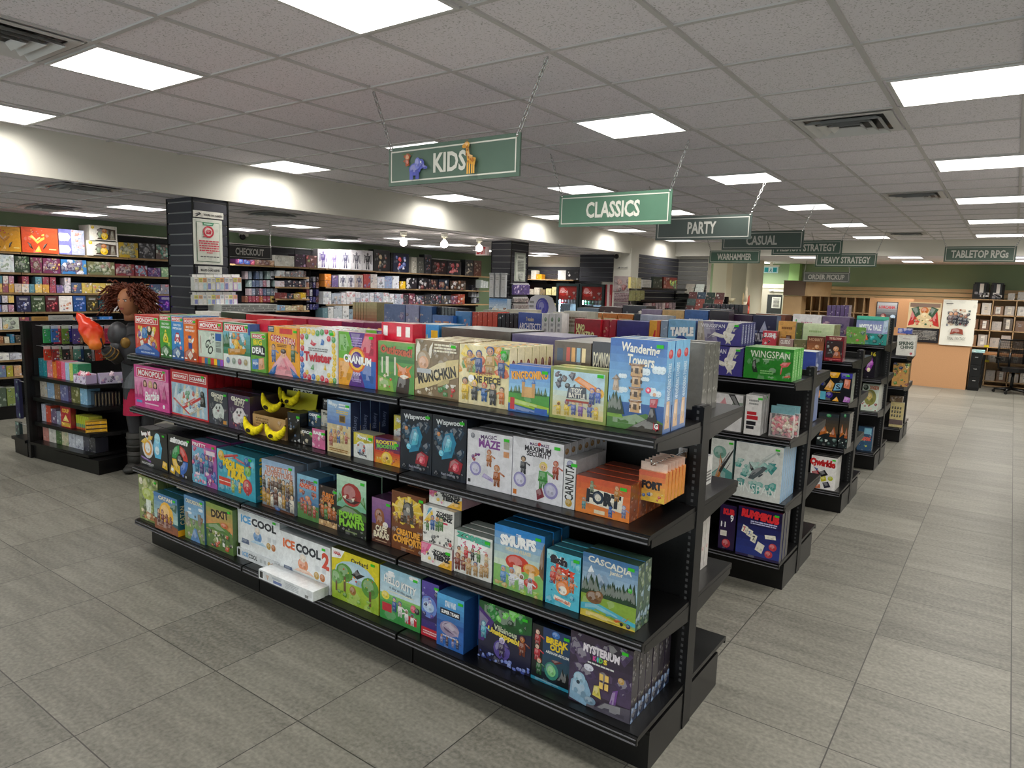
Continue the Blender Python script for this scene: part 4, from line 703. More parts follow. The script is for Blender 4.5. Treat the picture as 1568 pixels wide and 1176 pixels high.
def c_pet(A): A.grad(.45,1,'cfe4ee','9ac8dc').clouds(.1,.86,.9,.97,5,'f6f8fa').t('HELLO KITTY',.1,.68,.9,.82,'f6f6f4',.05,-5,'6a8aa8').t('a day at the park',.24,.58,.8,.65,'5a6a7a',.02,-5).r(.2,.56,.84,.575,'f2e8c8').r(0,0,1,.48,'3f9a4a').grad(.3,.5,'3f9a4a','8ac86a',4).r(.06,.16,.3,.32,'c82a3a').r(.66,.08,.92,.24,'c82a3a').e(.14,.46,.1,'f2dc4a',.08).crowd(.3,.05,.9,.3,4,'f4f0ee d84a5a 3a5aa8 f0b0c0',.26,4).e(.84,.4,.07,'e85a7a').e(.93,.38,.06,'2a2a2e')
def c_space(A): A.r(0,0,1,1,'3a2a7a').grad(.3,1,'2a1a5a','5a4aa8').e(.4,.55,.5,'6a8ad8',.2).e(.4,.55,.34,'b8d0f0',.1).r(0,0,1,.16,'c82a3a').lines(.1,.04,.9,.12,2,'f0d0d0').blob(.0,.2,1,.9,'2a2a6a 8a8ad0 5a3a9a e0e0f0',14,3,.16)
def c_space2(A): A.r(0,0,1,1,'2a66b8').grad(.4,1,'2a5aa8','5ab0e8').t('STAR WARS',.3,.78,.7,.9,'e8f0fa',.05).r(.12,.62,.86,.74,'18203a').t('SUPER TEAMS',.17,.645,.82,.71,'fff',.04).e(.48,.38,.36,'9a8aa8',.14).e(.5,.4,.26,'5a4a6a',.09).p([(.2,.4),(.8,.28),(.84,.4),(.5,.52)],'b0a0b8').lines(.2,.2,.8,.25,1,'ccd').crowd(.1,.03,.9,.06,4,'2a2a4a 8a8ab8 3a3a5a',.16,2)
def c_dark(A): A.r(0,0,1,1,'1c1c3a').p([(0,1),(1,1),(1,.7),(.6,.6),(.3,.7),(0,.5)],'1f5a2a').blob(.15,.68,.9,1,'2a8a3a 5ac84a 143a1c 7ad85a',18,3,.1).p([(0,.9),(.3,.7),(.1,.3),(0,.3)],'4a2a7a').t('Villainous',.3,.56,.74,.66,'d8e0c0',.02,-4).t('Unstoppable!',.18,.44,.88,.57,'f2d84a',.05,-6,'2a1a0a').e(.46,.26,.16,'5a4a9a').fig(.46,.14,.34,'3a2a5a','b8a8d0','e8e4f0').fig(.84,.3,.34,'8a3a1a','c87a3a','6a2a1a').fig(.1,.36,.3,'5ab0c8','a8d8e0','3a8aa8').blob(0,0,1,.14,'3a4a9a 6a7ac8 2a2a5a 8a9ad8',26,5,.05)
def c_city(A): A.r(0,0,1,1,'16222e').grad(.2,1,'1f4a5a','203a6a').r(0,0,.28,1,'14181c').e(.6,.92,.1,'3a7ac8',.06).t('BREAK',.36,.74,.92,.85,'f2d020',.06).t('OUT',.46,.63,.82,.74,'f2d020',.06).t('ARKHAM ASYLUM',.36,.56,.94,.61,'e8e8e8').p([(.62,.06),(.98,.06),(.98,.2),(.92,.34),(.86,.2),(.8,.38),(.74,.2)],'0a1014').e(.52,.26,.18,'3a8a7a',.16).e(.52,.26,.11,'8ad08a',.1).p([(.5,.46),(.6,.4),(.8,.48),(.66,.48)],'6a2a2a').fig(.14,.62,.3,'b83a3a','e8c8b0','5a1a1a').fig(.14,.36,.3,'c8283a','e8c8b0','1a1a1a').fig(.2,.12,.3,'2a6a3a','e8c8b0','c84a2a').p([(0,0),(1,0),(1,.05),(0,.06)],'2a8aa8')
def c_myst(A): A.r(0,0,1,1,'3a2c40').grad(.2,.9,'4a3a5a','2e2434').blob(0,.3,1,1,'4a3a5e 3a2a4a 5a4a6a 2a2230',24,3,.14).t('MYSTERIUM',.22,.76,.8,.88,'e8e0e8',.05,-2).t('K',.38,.68,.44,.75,'d84a9a',.06).t('I',.45,.68,.47,.75,'4ad0d8',.06).t('D',.48,.68,.54,.75,'6ad04a',.06).t('S',.55,.68,.61,.75,'f2d84a',.06).lines(.3,.62,.72,.66,1,'ddd').e(.32,.56,.08,'d8d8e8',.05)
def c_myst2(A):
    c_myst(A); A.p([(.48,.3),(.66,.3),(.66,.56),(.57,.6),(.48,.56)],'4a3446')
    for u in (.5,.585):
        for v in (.33,.45): A.r(u,v,u+.06,v+.09,'f0c86a')
    A.p([(.02,.04),(.3,.0),(.38,.2),(.3,.36),(.16,.4),(.04,.3)],'8ab0cc').e(.18,.36,.1,'9ac0d8',.09).e(.16,.3,.03,'2a3a4a').p([(.4,.2),(.54,.18),(.5,.36),(.42,.34)],'d8c85a').e(.84,.54,.05,'c8a05a').p([(.66,.1),(.76,.08),(.8,.4),(.72,.36)],'7a4a9a').p([(.4,.0),(1,.0),(1,.2),(.6,.16)],'55505e').e(.36,.1,.1,'7a98b0',.06)
def s_myst(A): A.r(0,0,1,1,'2e2834').blob(0,0,1,1,'4a4450 3a3440 544c3a 2a2430',20,3,.3).p([(0,0),(1,0),(1,.2),(0,.2)],'2a3a5a').blob(0,0,1,.22,'5a7ab0 8aa8d0 1a2440',8,4,.3)
G1Y = 2.22
#        shelf x0     x1     h     depth n  y   side      top      art     sideart label
FRONT = [  # paler top colours on the top shelf have the bright sheen painted in
 (0,-4.595,-4.293,.252,0.06,5,0,'b81f2a','d86a5a',c_mono,None,'red property-trading game box at the end of the top shelf'),
 (0,-4.285,-4.15,.264,0.055,4,0,'3a8a2e','b8c8a8',c_deal('4aa03a','2a6a2a',d_bag),None,'slim green game box with a yellow money bag on the top shelf'),
 (0,-4.147,-4.013,.264,0.055,4,0,'2a78b8','a8c0d0',c_deal('3a8ad0','2a5a9a',d_car),None,'slim blue game box with a red car on the top shelf'),
 (0,-4.009,-3.873,.258,0.055,4,0,'d8622a','d8a890',c_deal('e8742e','b84a2a',d_man),None,'slim orange game box with a blue-capped man on the top shelf'),
 (0,-3.870,-3.614,.253,0.062,4,.01,'b8302c','d8a8a0',c_go,None,'pale game box printed with a property board corner on the top shelf'),
 (0,-3.611,-3.355,.255,0.062,4,.01,'3a62a0','b8c0b0',c_kids1,None,'white and green property game box with four round coins on the top shelf'),
 (0,-3.350,-3.214,.215,0.062,4,.01,'5a9a3a','8ab86a',c_big,None,'small green game box with black and white lettering on the top shelf'),
 (0,-3.207,-2.943,.255,0.065,4,.02,'e0801e','d8b070',c_oper,None,'yellow and orange game box with pink cartoon patient on the top shelf'),
 (0,-2.939,-2.658,.262,0.065,4,.02,'e4e6e8','d8d8d0',c_twist,None,'white game box covered in coloured dots on the top shelf'),
 (0,-2.654,-2.393,.26,.055,4,.03,'c82a4a','d0b0a8',c_cran,None,'game box in green, purple, red, blue and orange wedges on the top shelf'),
 (0,-2.389,-2.155,.232,.05,1,.04,'a8502a','d8b89a',c_fox,None,'green forest game box with an orange fox on the top shelf'),
 (0,-2.150,-1.896,.255,0.058,5,.04,'7a6444','e4dab2',c_munch,None,'brown game box with a horned helmet on the top shelf'),
 (0,-1.893,-1.628,.252,0.05,6,.04,'efe2b8','f0e6c0',c_pirate,lambda A:A.r(0,0,1,1,'ece0b6').p([(.2,.1),(.8,.1),(.75,.6),(.25,.6)],'8a2a24').e(.5,.7,.24,'7a241c',.1),'cream and yellow pirate game box on the top shelf'),
 (0,-1.622,-1.426,.19,.05,2,.03,'2a5aa8','4a6ab8',c_castle,None,'blue sky castle game box on the top shelf'),
 (0,-1.423,-1.176,.2,.06,2,.03,'7a8a3a','c8d088',c_battle,None,'square tin-framed game box with toy soldiers on the top shelf'),
 (0,-1.172,-.952,.327,.066,3,.03,'2a5aa0','b8ccd8',c_tower,s_tower,'tall sky-blue game box with a winding tower on the top shelf'),
 (1,-4.612,-4.186,.272,.07,3,-.01,'c83a86','d8a8b8',c_pink,None,'wide pink property game box on the second shelf'),
 (1,-4.178,-3.768,.282,.055,5,0,'b81f2a','c84a4a',c_word,None,'red word and property game box on the second shelf'),
 (1,-3.762,-3.568,.2,0.09,2,0,'2a2a34','4a4a52',c_ghost('3a3f4a','d4dad4','8a8a98 6a6a7a'),None,'grey game box with a white ghost on the second shelf'),
 (1,-3.562,-3.355,.2,0.09,2,0,'3a2a4a','3a3a44',c_ghost('4a2f52','e4dcdc','c83a3a 8a2a3a'),None,'purple game box with a white ghost on the second shelf'),
 (1,-2.717,-2.546,.264,0.06,4,.01,'4a5a88','5a6a94',c_bluef,lambda A:A.r(0,0,1,1,'3a4468').vt('Bluey',.5,.6,.3,.55,'9aa8d0'),'slim blue game box with cartoon dogs at a table on the second shelf'),
 (1,-2.535,-2.400,.124,0.08,2,.02,'d8d8a8','e8e8d0',c_spot,None,'small white and lime game box on the second shelf'),
 (1,-2.391,-2.222,.123,0.08,2,.02,'8a2438','a84a5a',c_rooster,None,'small red and purple game box with a sunset on the second shelf'),
 (1,-2.219,-2.027,.278,.09,1,.02,'141c28','2a2a34',c_wisp,None,'dark blue glowing-spirit game box beside the red sunset box'),
 (1,-2.023,-1.829,.279,.09,2,.02,'141c28','2a2a34',c_wisp,None,'dark blue glowing-spirit game box beside the white maze box'),
 (1,-1.822,-1.588,.242,0.08,2,.02,'dcdae4','e4e2ea',c_maze,None,'white maze game box with orange adventurers on the second shelf'),
 (1,-1.584,-1.344,.247,0.046,7,.02,'e0dee6','e4e2e8',c_max,lambda A:A.r(0,0,1,1,'d4d2da').e(.5,.88,.3,'a8783a',.05).vt('MAXIMUM SECURITY',.5,.42,.6,.45,'44424c'),'white maze sequel game box with a green-clad hero on the second shelf'),
 (1,-1.340,-1.288,.195,.24,1,.02,'d8d8dc','dcdcde',c_carn,None,'white game box standing spine-out on the second shelf'),
 (1,-1.283,-1.056,.142,.07,4,.02,'a8502c','b8604a',c_fort,lambda A:A.r(0,0,1,1,'8a4420').blob(0,0,1,1,'a8582a 6a3418 c8783a',8,3,.2),'orange kids-in-treehouse game box on the second shelf'),
 (2,-4.600,-4.250,.251,.09,2,0,'17171d','2a2a30',c_bop,None,'black twist-and-pull toy game box at the end of the third shelf'),
 (2,-4.238,-3.968,.262,.09,2,0,'131318','222228',c_simon,None,'black game box with a four-colour ring on the third shelf'),
 (2,-3.960,-3.698,.265,0.09,2,0,'8a4a8a','6a8aa8',c_party,None,'pink and blue party game box with children on the third shelf'),
 (2,-3.690,-3.318,.255,0.11,2,0,'2a8aa0','4aa0b4',c_mouse,lambda A:A.r(0,0,1,1,'2a8aa0').t('MOUSE TRAP',-.6,.4,1.6,.62,'f4d020',.04,90),'teal game box with yellow trap lettering on the third shelf'),
 (2,-3.255,-2.970,.269,0.08,3,0,'8a94a4','a8b0bc',c_crowd,None,'pale blue game box with a crowd of travellers on the third shelf'),
 (2,-2.962,-2.790,.235,0.1,2,.01,'3a6a90','5a8aa4',c_red,None,'small blue adventure game box with a red title on the third shelf'),
 (2,-2.786,-2.641,.21,0.1,2,.01,'1c1614','2a2624',c_camp,None,'small dark game box with animal cooks on the third shelf'),
 (2,-2.636,-2.424,.294,0.1,2,0,'15181a','24282a',c_plant,None,'black game box with a red carnivorous plant on the third shelf'),
 (2,-2.406,-2.278,.22,0.1,2,.02,'4a2a3a','5a3a5a',c_cafe,None,'small purple and brown cafe game box on the third shelf'),
 (2,-2.272,-2.058,.281,0.1,2,.02,'4a2a18','5a3a28',c_comfort,None,'brown game box with an animal in a yellow burst on the third shelf'),
 (2,-1.868,-1.660,.189,.05,3,0,'8a9a94','a8b4ae',c_zk,None,'small white game box with teal and pink lettering on the third shelf'),
 (2,-1.650,-1.402,.266,.06,3,0,'2a6a9a','3a78a0',c_vill,None,'sky-blue game box with mushroom houses on the third shelf'),
 (2,-1.390,-1.236,.222,.05,3,0,'2a6a80','4a8a9a',c_fish,None,'small aqua game box with orange cats on the third shelf'),
 (2,-1.228,-.998,.252,.055,2,0,'3a5a4a','4a6a5a',c_lake,s_lake,'mountain lake game box with a brown bear on the third shelf'),
 (3,-4.596,-4.350,.298,.06,2,-.02,'6a7a4a','a8a05a',c_forest,None,'mossy green forest game box at the end of the bottom shelf'),
 (3,-4.345,-4.062,.24,.065,2,-.05,'1f5a6a','2a6a74',c_sun,s_sun,'blue game box with a setting sun on the bottom shelf'),
 (3,-4.035,-3.815,.275,.06,2,-.02,'4a78a0','4a7a9a',c_map,None,'blue-grey medieval town game box on the bottom shelf'),
 (3,-3.811,-3.534,.275,.06,2,-.01,'5a7a3a','6a8a5a',c_dixit,None,'orange and green dreamlike game box on the bottom shelf'),
 (3,-3.125,-2.70,.252,.07,1,.01,'dde2e6','d8dce0',c_ice(2),None,'white penguin game box with an orange title on the bottom shelf'),
 (3,-2.688,-2.346,.264,.065,2,.01,'c8b81e','8a8a4a',c_orch,None,'yellow orchard game box with a raven on the bottom shelf'),
 (3,-2.336,-2.072,.264,.06,2,.01,'3a8a4a','8a9a94',c_pet,None,'pale blue and green picnic game box on the bottom shelf'),
 (3,-2.064,-1.960,.264,.24,1,.01,'2a1f5a','2f2a6a',c_space,None,'narrow purple space game box on the bottom shelf'),
 (3,-1.952,-1.796,.245,0.1,2,-.01,'2a5aa0','4a8ac8',c_space2,None,'blue space racing game box on the bottom shelf'),
 (3,-1.744,-1.468,.258,.06,2,.03,'16162a','22222e',c_dark,None,'dark game box with green flames and a yellow title on the bottom shelf'),
 (3,-1.464,-1.276,.241,.05,2,.03,'101c24','1c262c',c_city,None,'teal night-city game box with a yellow title on the bottom shelf'),
 (3,-1.266,-.998,.288,.056,6,0,'3a3038','4a4048',c_myst2,s_myst,'dark purple haunted-house game box at the aisle end of the bottom shelf'),
]
SZ = (1.305, .96, .565, .2)
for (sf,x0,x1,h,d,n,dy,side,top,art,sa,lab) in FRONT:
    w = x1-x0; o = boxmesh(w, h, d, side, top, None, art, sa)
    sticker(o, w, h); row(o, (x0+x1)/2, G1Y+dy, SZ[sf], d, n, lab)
def loose(w, h, d, x, y, z, side, top, art, lab, sa=None, rz=0, cat='board game', group=None, stick=False, name='game_box', mat='wrap'):
    o = boxmesh(w, h, d, side, top, None, art, sa, name=name, mat=mat); o.location = (x, y, z+.0012); o.rotation_euler.z = rz; tag(o, lab, cat, group)
    if rz == 0: claim(o, x, y, z+.0012)
    if stick: sticker(o, w, h)
    return o
# two flat boxes below and in front of the penguin games
loose(.395, .055, .27, -3.330, G1Y+.01, .2, 'dfe4e8', 'e4e8ec', c_iceside, 'white penguin game box lying flat under its upright twin')
loose(.395, .235, .07, -3.330, G1Y+.02, .256, 'dde2e6', 'd8dce0', c_ice(1), 'white penguin game box with a blue title standing on its flat twin', stick=True)
loose(.455, .052, .1, -2.935, G1Y-.095, .2, 'e2e6ea', 'e8ecef', c_iceside2, 'white penguin game box lying flat in front of the orange-titled one')
# three zombie boxes in a stack
loose(.181, .092, .2, -1.962, G1Y-.01, .565, 'c8a0a8', 'd8c8c8', c_zt, 'pink and yellow zombie game box at the bottom of its stack', stick=True)
loose(.181, .168, .05, -1.962, G1Y, .659, 'b8b8b4', 'c8c8c4', c_zt2, 'white zombie game box standing in the middle of its stack')
loose(.19, .088, .2, -1.95, G1Y+.03, .830, 'c8a0a8', 'd8c8c8', c_zt, 'pink and yellow zombie game box at the top of its stack', stick=True)
# plain colour word for a hex colour
def cname(c):
    r, g, b = [int((c if len(c) == 6 else ''.join(a*2 for a in c))[i:i+2], 16)/255 for i in (0, 2, 4)]
    import colorsys
    h, s, v = colorsys.rgb_to_hsv(r, g, b); h *= 360
    if v < .2: return 'black'
    if s < .16: return 'white' if v > .78 else 'pale grey' if v > .55 else 'grey'
    base = 'red' if h < 15 or h > 345 else 'orange' if h < 38 else 'yellow' if h < 65 else 'green' if h < 160 else 'teal' if h < 195 else 'blue' if h < 245 else 'purple' if h < 300 else 'pink'
    if base == 'orange' and v < .6: base = 'brown'
    if base == 'orange' and s < .45: base = 'tan'
    return ('dark ' if v < .45 else 'pale ' if s < .4 and v > .6 else '')+base
# ---------------- the rest of the nearest shelf ----------------
def art_of(c, pal, txt=None, tc='fff', n=14, seed=1, tv=(.7, .88), size=.14, rot=0, figs=0):
    """a generic cover: ground colour, busy patches, some figures, a title"""
    def f(A):
        A.r(0,0,1,1,c); A.blob(0,0,1,.8,pal,n,seed,size,c)
        if figs: A.crowd(.08,.05,.92,.15,figs,pal,.45,seed)
        if txt: A.t(txt,.1,tv[0],.9,tv[1],tc,.05,rot)
    return f
def spine_of(c, pal, n=8, seed=2, txt=None, tc='eee'):
    def f(A):
        A.r(0,0,1,1,c); A.blob(0,0,1,1,pal,n,seed,.25,c)
        if txt: A.t(txt,-.4,.4,1.4,.6,tc,.02,90)
    return f
def pbox(p0, p1, pt, pb, Y, d, side, top, art, lab, n=1, z=None, sa=None, stick=False, cat='board game', group=None, name='game_box', back=None, topart=None):
    """a box whose front stands in the plane Y between photo columns p0 and p1, its top at photo row pt"""
    pm = (p0+p1)/2; a = at(p0, pb, Y=Y).x; e = at(p1, pb, Y=Y).x; zt = at(pm, pt, Y=Y).z; zb = at(pm, pb, Y=Y).z if z is None else z
    w = e-a-.003; h = zt-zb
    for yc, lv in ((4.68, SHZ), (6.6, (1.29, .96, .575)), (8.45, (1.33, .98, .63)), (10.3, (1.11, .72))):
        if abs(Y-yc) < .6:
            for l in lv:
                if zb < l-.1: h = min(h, l-.037-zb)
    o = boxmesh(w, h, d, side, top, None, art, sa, topart, name=name)
    if stick: sticker(o, w, h)
    row(o, (a+e)/2, Y, zb, d, n, lab, group, cat); return o
# kraft tray of yellow banana-shaped pouches
t = empty('display_tray', (-3.20, G1Y+.01, .961), label='kraft cardboard display tray on the second shelf', cat='display tray')
b = MB(); w2 = .145
b.box(-w2, w2, 0, .006, 0, .11, 'c09a68'); A = Art(b, (-w2, 0, 0), (2*w2, 0, 0), (0, 0, .11), (0, -1, 0)); A.blob(.05, .1, .95, .9, 'b08a58 caa878', 12, 3, .08).lines(.1, .5, .5, .9, 3, '8a6a40')
b.build('front_panel', M['print'], t)
b = MB(); b.box(-w2, -w2+.005, .006, .25, 0, .12, 'b08c5c'); b.box(w2-.005, w2, .006, .25, 0, .12, 'b08c5c'); b.box(-w2+.005, w2-.005, .006, .25, 0, .004, 'a07c50'); b.build('tray_body', M['print'], t)
b = MB(); b.obox((-w2+.01, .2, .12), (2*w2-.02, 0, 0), (0, .004, 0), (0, .02, .1), 'ded63a'); A = Art(b, (-w2+.06, .2195, .2), (2*w2-.12, 0, 0), (0, .006, .035), (0, -1, .2)); A.r(0,0,1,1,'dcdcd0').t('PLAY', .05, .15, .95, .85, '333', .04); b.build('header_card', M['print'], t)
def pouch():
    b = MB(); n = 9; C = 'ecd81e'
    pts = [(.105*math.cos(math.radians(200+140*i/n)), .13+.105*math.sin(math.radians(200+140*i/n)), .004+.026*math.sin(math.pi*(i+.3)/(n+.6))) for i in range(n+1)]
    for i in range(n):
        p, q = pts[i], pts[i+1]; b.tube((p[0], 0, p[1]), (q[0], 0, q[1]), p[2], q[2], 10, C, False)
    for e in (pts[0], pts[-1]): b.ball((e[0], 0, e[1]), .007, c='3a3010', n=8, m=5)
    b.mi = 0; k = len(b.v)
    for i in range(12): b.v.append((.026*math.cos(i*math.pi/6), -.0315, .026+.013*math.sin(i*math.pi/6)))
    b.f.append(list(range(k, k+12))); b.c.append(H('2a2412')); b.m.append(0); b.sm.append(False)
    return b.build('banana_pouch', M['cloth'])
po = pouch(); spots = [(-3.30, -.03, .965, 0, 5), (-3.09, -.034, .965, 0, -4), (-3.255, .05, 1.088, .0, 10), (-3.15, .115, 1.125, -.1, -8), (-3.27, .175, 1.11, .0, 6)]
for i, (x, y, z, rz, tl) in enumerate(spots):
    o = po if i == 0 else dup(po); o.location = (x, G1Y+y, z); o.rotation_euler = (math.radians(-8), math.radians(tl), rz); o.scale = (.85,)*3
    tag(o, 'yellow banana-shaped zip pouch '+['lying before the kraft tray, toward the purple ghost box','lying before the kraft tray, toward the black card boxes','on top of the pile in the kraft tray, ghost side','on top of the pile in the kraft tray, card side','tucked at the back of the kraft tray'][i], 'pouch', 'banana pouches')
# small card game boxes
cs = [(-2.998, .0, .961, .1, .155, '111', art_of('16161a','e0e0e0 5a8ac8 f0f0f0',None,'fff',10,3), 'small black and white card game box by the banana pouches'),
      (-2.892, .0, .961, .1, .085, '111', art_of('1a1a1c','f2e6d0 c8a05a e0d0b0','TACO','fff',6,4), 'small cream and black card game box below a blue one'),
      (-2.892, .05, 1.048, .1, .08, '14141a', art_of('23405a','f0f0f0 5a9ac8 e8c85a','DERPY','fff',8,5), 'small black and blue card game box stacked on a cream one'),
      (-2.785, -.01, .961, .1, .1, '2a1420', art_of('d86a9a','f0c8d8 3a1a2a f6f6f0','BABY','fff',8,6), 'small pink and black card game box on the second shelf'),
      (-2.782, .05, 1.063, .11, .085, '16161a', art_of('c8c4b8','2a6a9a e8e4d8 3a3a3a','TRAPPED','222',8,7), 'small pale card game box stacked above the pink one'),
      (-2.782, .06, 1.151, .11, .055, '101014', art_of('101014','3a3a44 c8c8c8','ESCAPE','ddd',5,8), 'small black card game box topmost of its stack')]
for x, y, z, w, h, sd, ar, lb in cs: loose(w, h, .1, x, G1Y+.02+y, z, sd, sd, ar, lb, stick=True, name='card_game_box')
pk = at(613, 641, Y=G1Y+.13); loose(.085, .15, .05, pk.x, G1Y+.13, 1.025, 'c8c8b0', 'ddd', c_spot, 'tall white and lime game box raised behind the red sunset box'); 
loose(.3, .062, .12, -2.38, G1Y+.1, .961, '2a2a3a', '33333f', art_of('2a2a3a','3a3a4a'), 'dark flat box lying under the raised white and lime box')
# small packs hanging from a peg hook over the orange boxes
hk = empty('peg_hook', (-1.016, 2.619, 1.165), label='chrome peg hook on the pegboard holding small orange packs', cat='peg hook')
b = MB(); b.tube((0, 0, 0), (0, -.3, .008), .003, None, 6, 'ccc'); b.tube((0, -.3, .008), (0, -.305, .03), .003, None, 6, 'ccc'); b.build('prong', M['chrome'], hk)
b = MB(); b.box(-.018, .018, 0, .012, -.02, .02, 'ccc'); b.build('hook_plate', M['chrome'], hk)
def hangpack(w, h, d, c, art, name='hanging_pack'):
    b = MB(); b.box(-w/2, w/2, -d/2, d/2, -h-.02, -.025, c); art(Art(b, (-w/2, -d/2, -h-.02), (w, 0, 0), (0, 0, h-.005), (0, -1, 0)))
    b.box(-w/2, w/2, -.0006, .0006, -.025, -.006, mix(c, 'fff', .5)); b.box(-w/2, -.008, -.0006, .0006, -.006, .006, mix(c, 'fff', .5)); b.box(.008, w/2, -.0006, .0006, -.006, .006, mix(c, 'fff', .5)); b.box(-.008, .008, -.0006, .0006, .004, .008, mix(c, 'fff', .5))
    return b.build(name, M['wrap'])
hp = hangpack(.105, .12, .026, 'd88a3a', lambda A: A.r(0,0,1,1,'e8963a').grad(0,1,'e8c04a','e06a4a').t('FORT',.12,.4,.88,.68,'1f2430',.08).blob(.05,.05,.95,.3,'c8483a 3a6ab0 e8d0a0',6,2,.1))
for i in range(6):
    o = hp if i == 0 else dup(hp); o.location = (-1.016, 2.345+.033*i, 1.170); tag(o, 'small orange card pack hanging on the peg hook, '+ordn(i)+' from the front', 'card pack', 'orange packs on the peg hook')
# taller or flat stock behind the front row of the top shelf
pbox(394, 414, 490, 505, 2.295, .15, 'c8202c', 'd8a090', art_of('d3203a','c8202c e8a040'), 'crimson game box rising behind the small green one', z=1.306)
pbox(584, 632, 495, 520, 2.325, .09, 'c8203a', 'e0b8b0', lambda A: A.r(0,0,1,1,'d0203c').r(.06,.8,.2,.95,'eee').r(.5,.8,.64,.95,'eee').r(.78,.8,.92,.95,'eee'), 'crimson game box with white labels behind the fox box', z=1.306, n=2)
pbox(848, 905, 524, 550, 2.41, .17, '5f5040', 'c2c0bc', lambda A: A.r(0,0,1,1,'5f5040').r(.08,.72,.24,.9,'3a4a5a').r(.34,.72,.44,.92,'c8503a').r(.48,.72,.58,.92,'d8a05a').r(.62,.72,.72,.92,'8ab0c8').r(.76,.72,.86,.92,'e8d0a0').t('Saga',.6,.5,.86,.66,'e8e0d0').lines(.1,.3,.6,.6,3,'8a7a68'), 'wide brown game box with picture squares behind the castle box', z=1.306)
pbox(906, 938, 524, 550, 2.41, .17, '2a2832', 'b8b6b8', lambda A: A.r(0,0,1,1,'2a2832').t('DOMINION',.06,.66,.94,.86,'d8d0b8',.02).blob(.1,.1,.9,.5,'4a4a5a 3a3a44',6,2,.1), 'dark game box behind the toy soldier box', z=1.306)
# boxes on the back of the top shelf, seen over the front row
bk = [(-4.56, .30, .262, .14, 'd8d6d0', 'e6e6e2', 'white game box at the far back end of the top shelf'), (-4.25, .28, .27, .12, '2a3a2e', 'c8ccc4', 'dark green game box on the back of the top shelf'), (-3.95, .3, .268, .16, 'b8323a', 'd8a8a4', 'red game box on the back of the top shelf beside a dark green one'),
      (-3.63, .3, .268, .2, 'a82a3e', 'c86a70', 'wide crimson game box on the back of the top shelf'), (-3.31, .3, .27, .22, 'a02a4a', 'c88a90', 'wide rose-red game box on the back of the top shelf')]
for x, w, h, d, c, tc, lb in bk: loose(w, h, d, x, 2.70, 1.306, c, tc, None, lb)
cat = lambda c: (lambda A: A.r(0,0,1,1,c).t('CATAN',.12,.6,.5,.82,'e8c860',.03).r(.66,.55,.96,.9,'e8b830').lines(.1,.2,.6,.45,2,mix(c,'fff',.3)))
for i in range(5): loose(.088, .268+.003*i, .22, -3.11+i*.09, 2.70, 1.306, '7a2450', 'c8a0a8', lambda A: A.r(0,0,1,1,'6a1f4a').e(.5,.85,.26,'e8a830',.05), 'slim plum game box on the back of the top shelf, '+ordn(i)+' from the rose-red box', group='slim plum boxes', name='slim_game_box')
loose(.095, .275, .22, -2.635, 2.70, 1.306, '8a2440', 'd0a8a0', cat('8a1f3a'), 'dark red settlers game box on the back of the top shelf')
pbox(638, 672, 497, 508, 2.70, .22, '3a8ac8', 'b8d0dc', cat('3a90d0'), 'sky blue settlers game box on the back of the top shelf', z=1.306)
loose(.44, .282, .3, -2.165, 2.70, 1.306, '4a4844', 'c6cac8', art_of('5a5650','6a665e 4a463f'), 'large grey game box with a glossy top on the back of the top shelf')
loose(.3, .276, .3, -1.785, 2.70, 1.306, '6a6488', 'b0aec8', art_of('5a547a','6a6488'), 'lavender game box on the back of the top shelf')
loose(.3, .27, .3, -1.475, 2.70, 1.306, '55534f', 'c8c6c0', None, 'grey-topped game box on the back of the top shelf by the tall blue boxes')
# rear shelves at the aisle end, seen past the end post
E0 = -1.02
def endstack(z, h, y0, ds, c, lab, sa, w=.2, cat='board game'):
    y = y0
    for i, d in enumerate(ds):
        o = boxmesh(w, h*(1-.02*(i % 2)), d, c, 'c8c8c8', None, None, sa); o.location = (E0-w/2, y, z+.0012); y += d+.004
        tag(o, ordn(i)+' '+lab, cat, lab)
endstack(1.305, .29, 2.80, (.06, .055, .06), '6a6a66', 'weathered grey game box behind the end post, top rear shelf', spine_of('63635f','8a8a80 4a4a48 76766c 94948a',16,3))
endstack(.96, .2, 2.82, (.06,), 'e4e4e0', 'white game box behind the end post, second rear shelf', spine_of('dcdcd8','c8c8c8',3))
endstack(.96, .13, 2.92, (.07,), 'e8e8e4', 'low white game box behind the end post, second rear shelf', lambda A: A.r(0,0,1,1,'e4e4e0').lines(.1,.1,.9,.5,4,'555'))
endstack(.565, .29, 2.76, (.05, .05, .05, .045, .045), 'd8d4d0', 'pale game box behind the end post, third rear shelf', spine_of('d0ccc8','e0dcda b8a8a8 c87a80',8,4))
endstack(.2, .31, 2.78, (.075, .07), '3a3034', 'dark game box behind the end post, bottom rear shelf', spine_of('2e282c','5a4a44 7a4a2a 3a3a44',9,5))
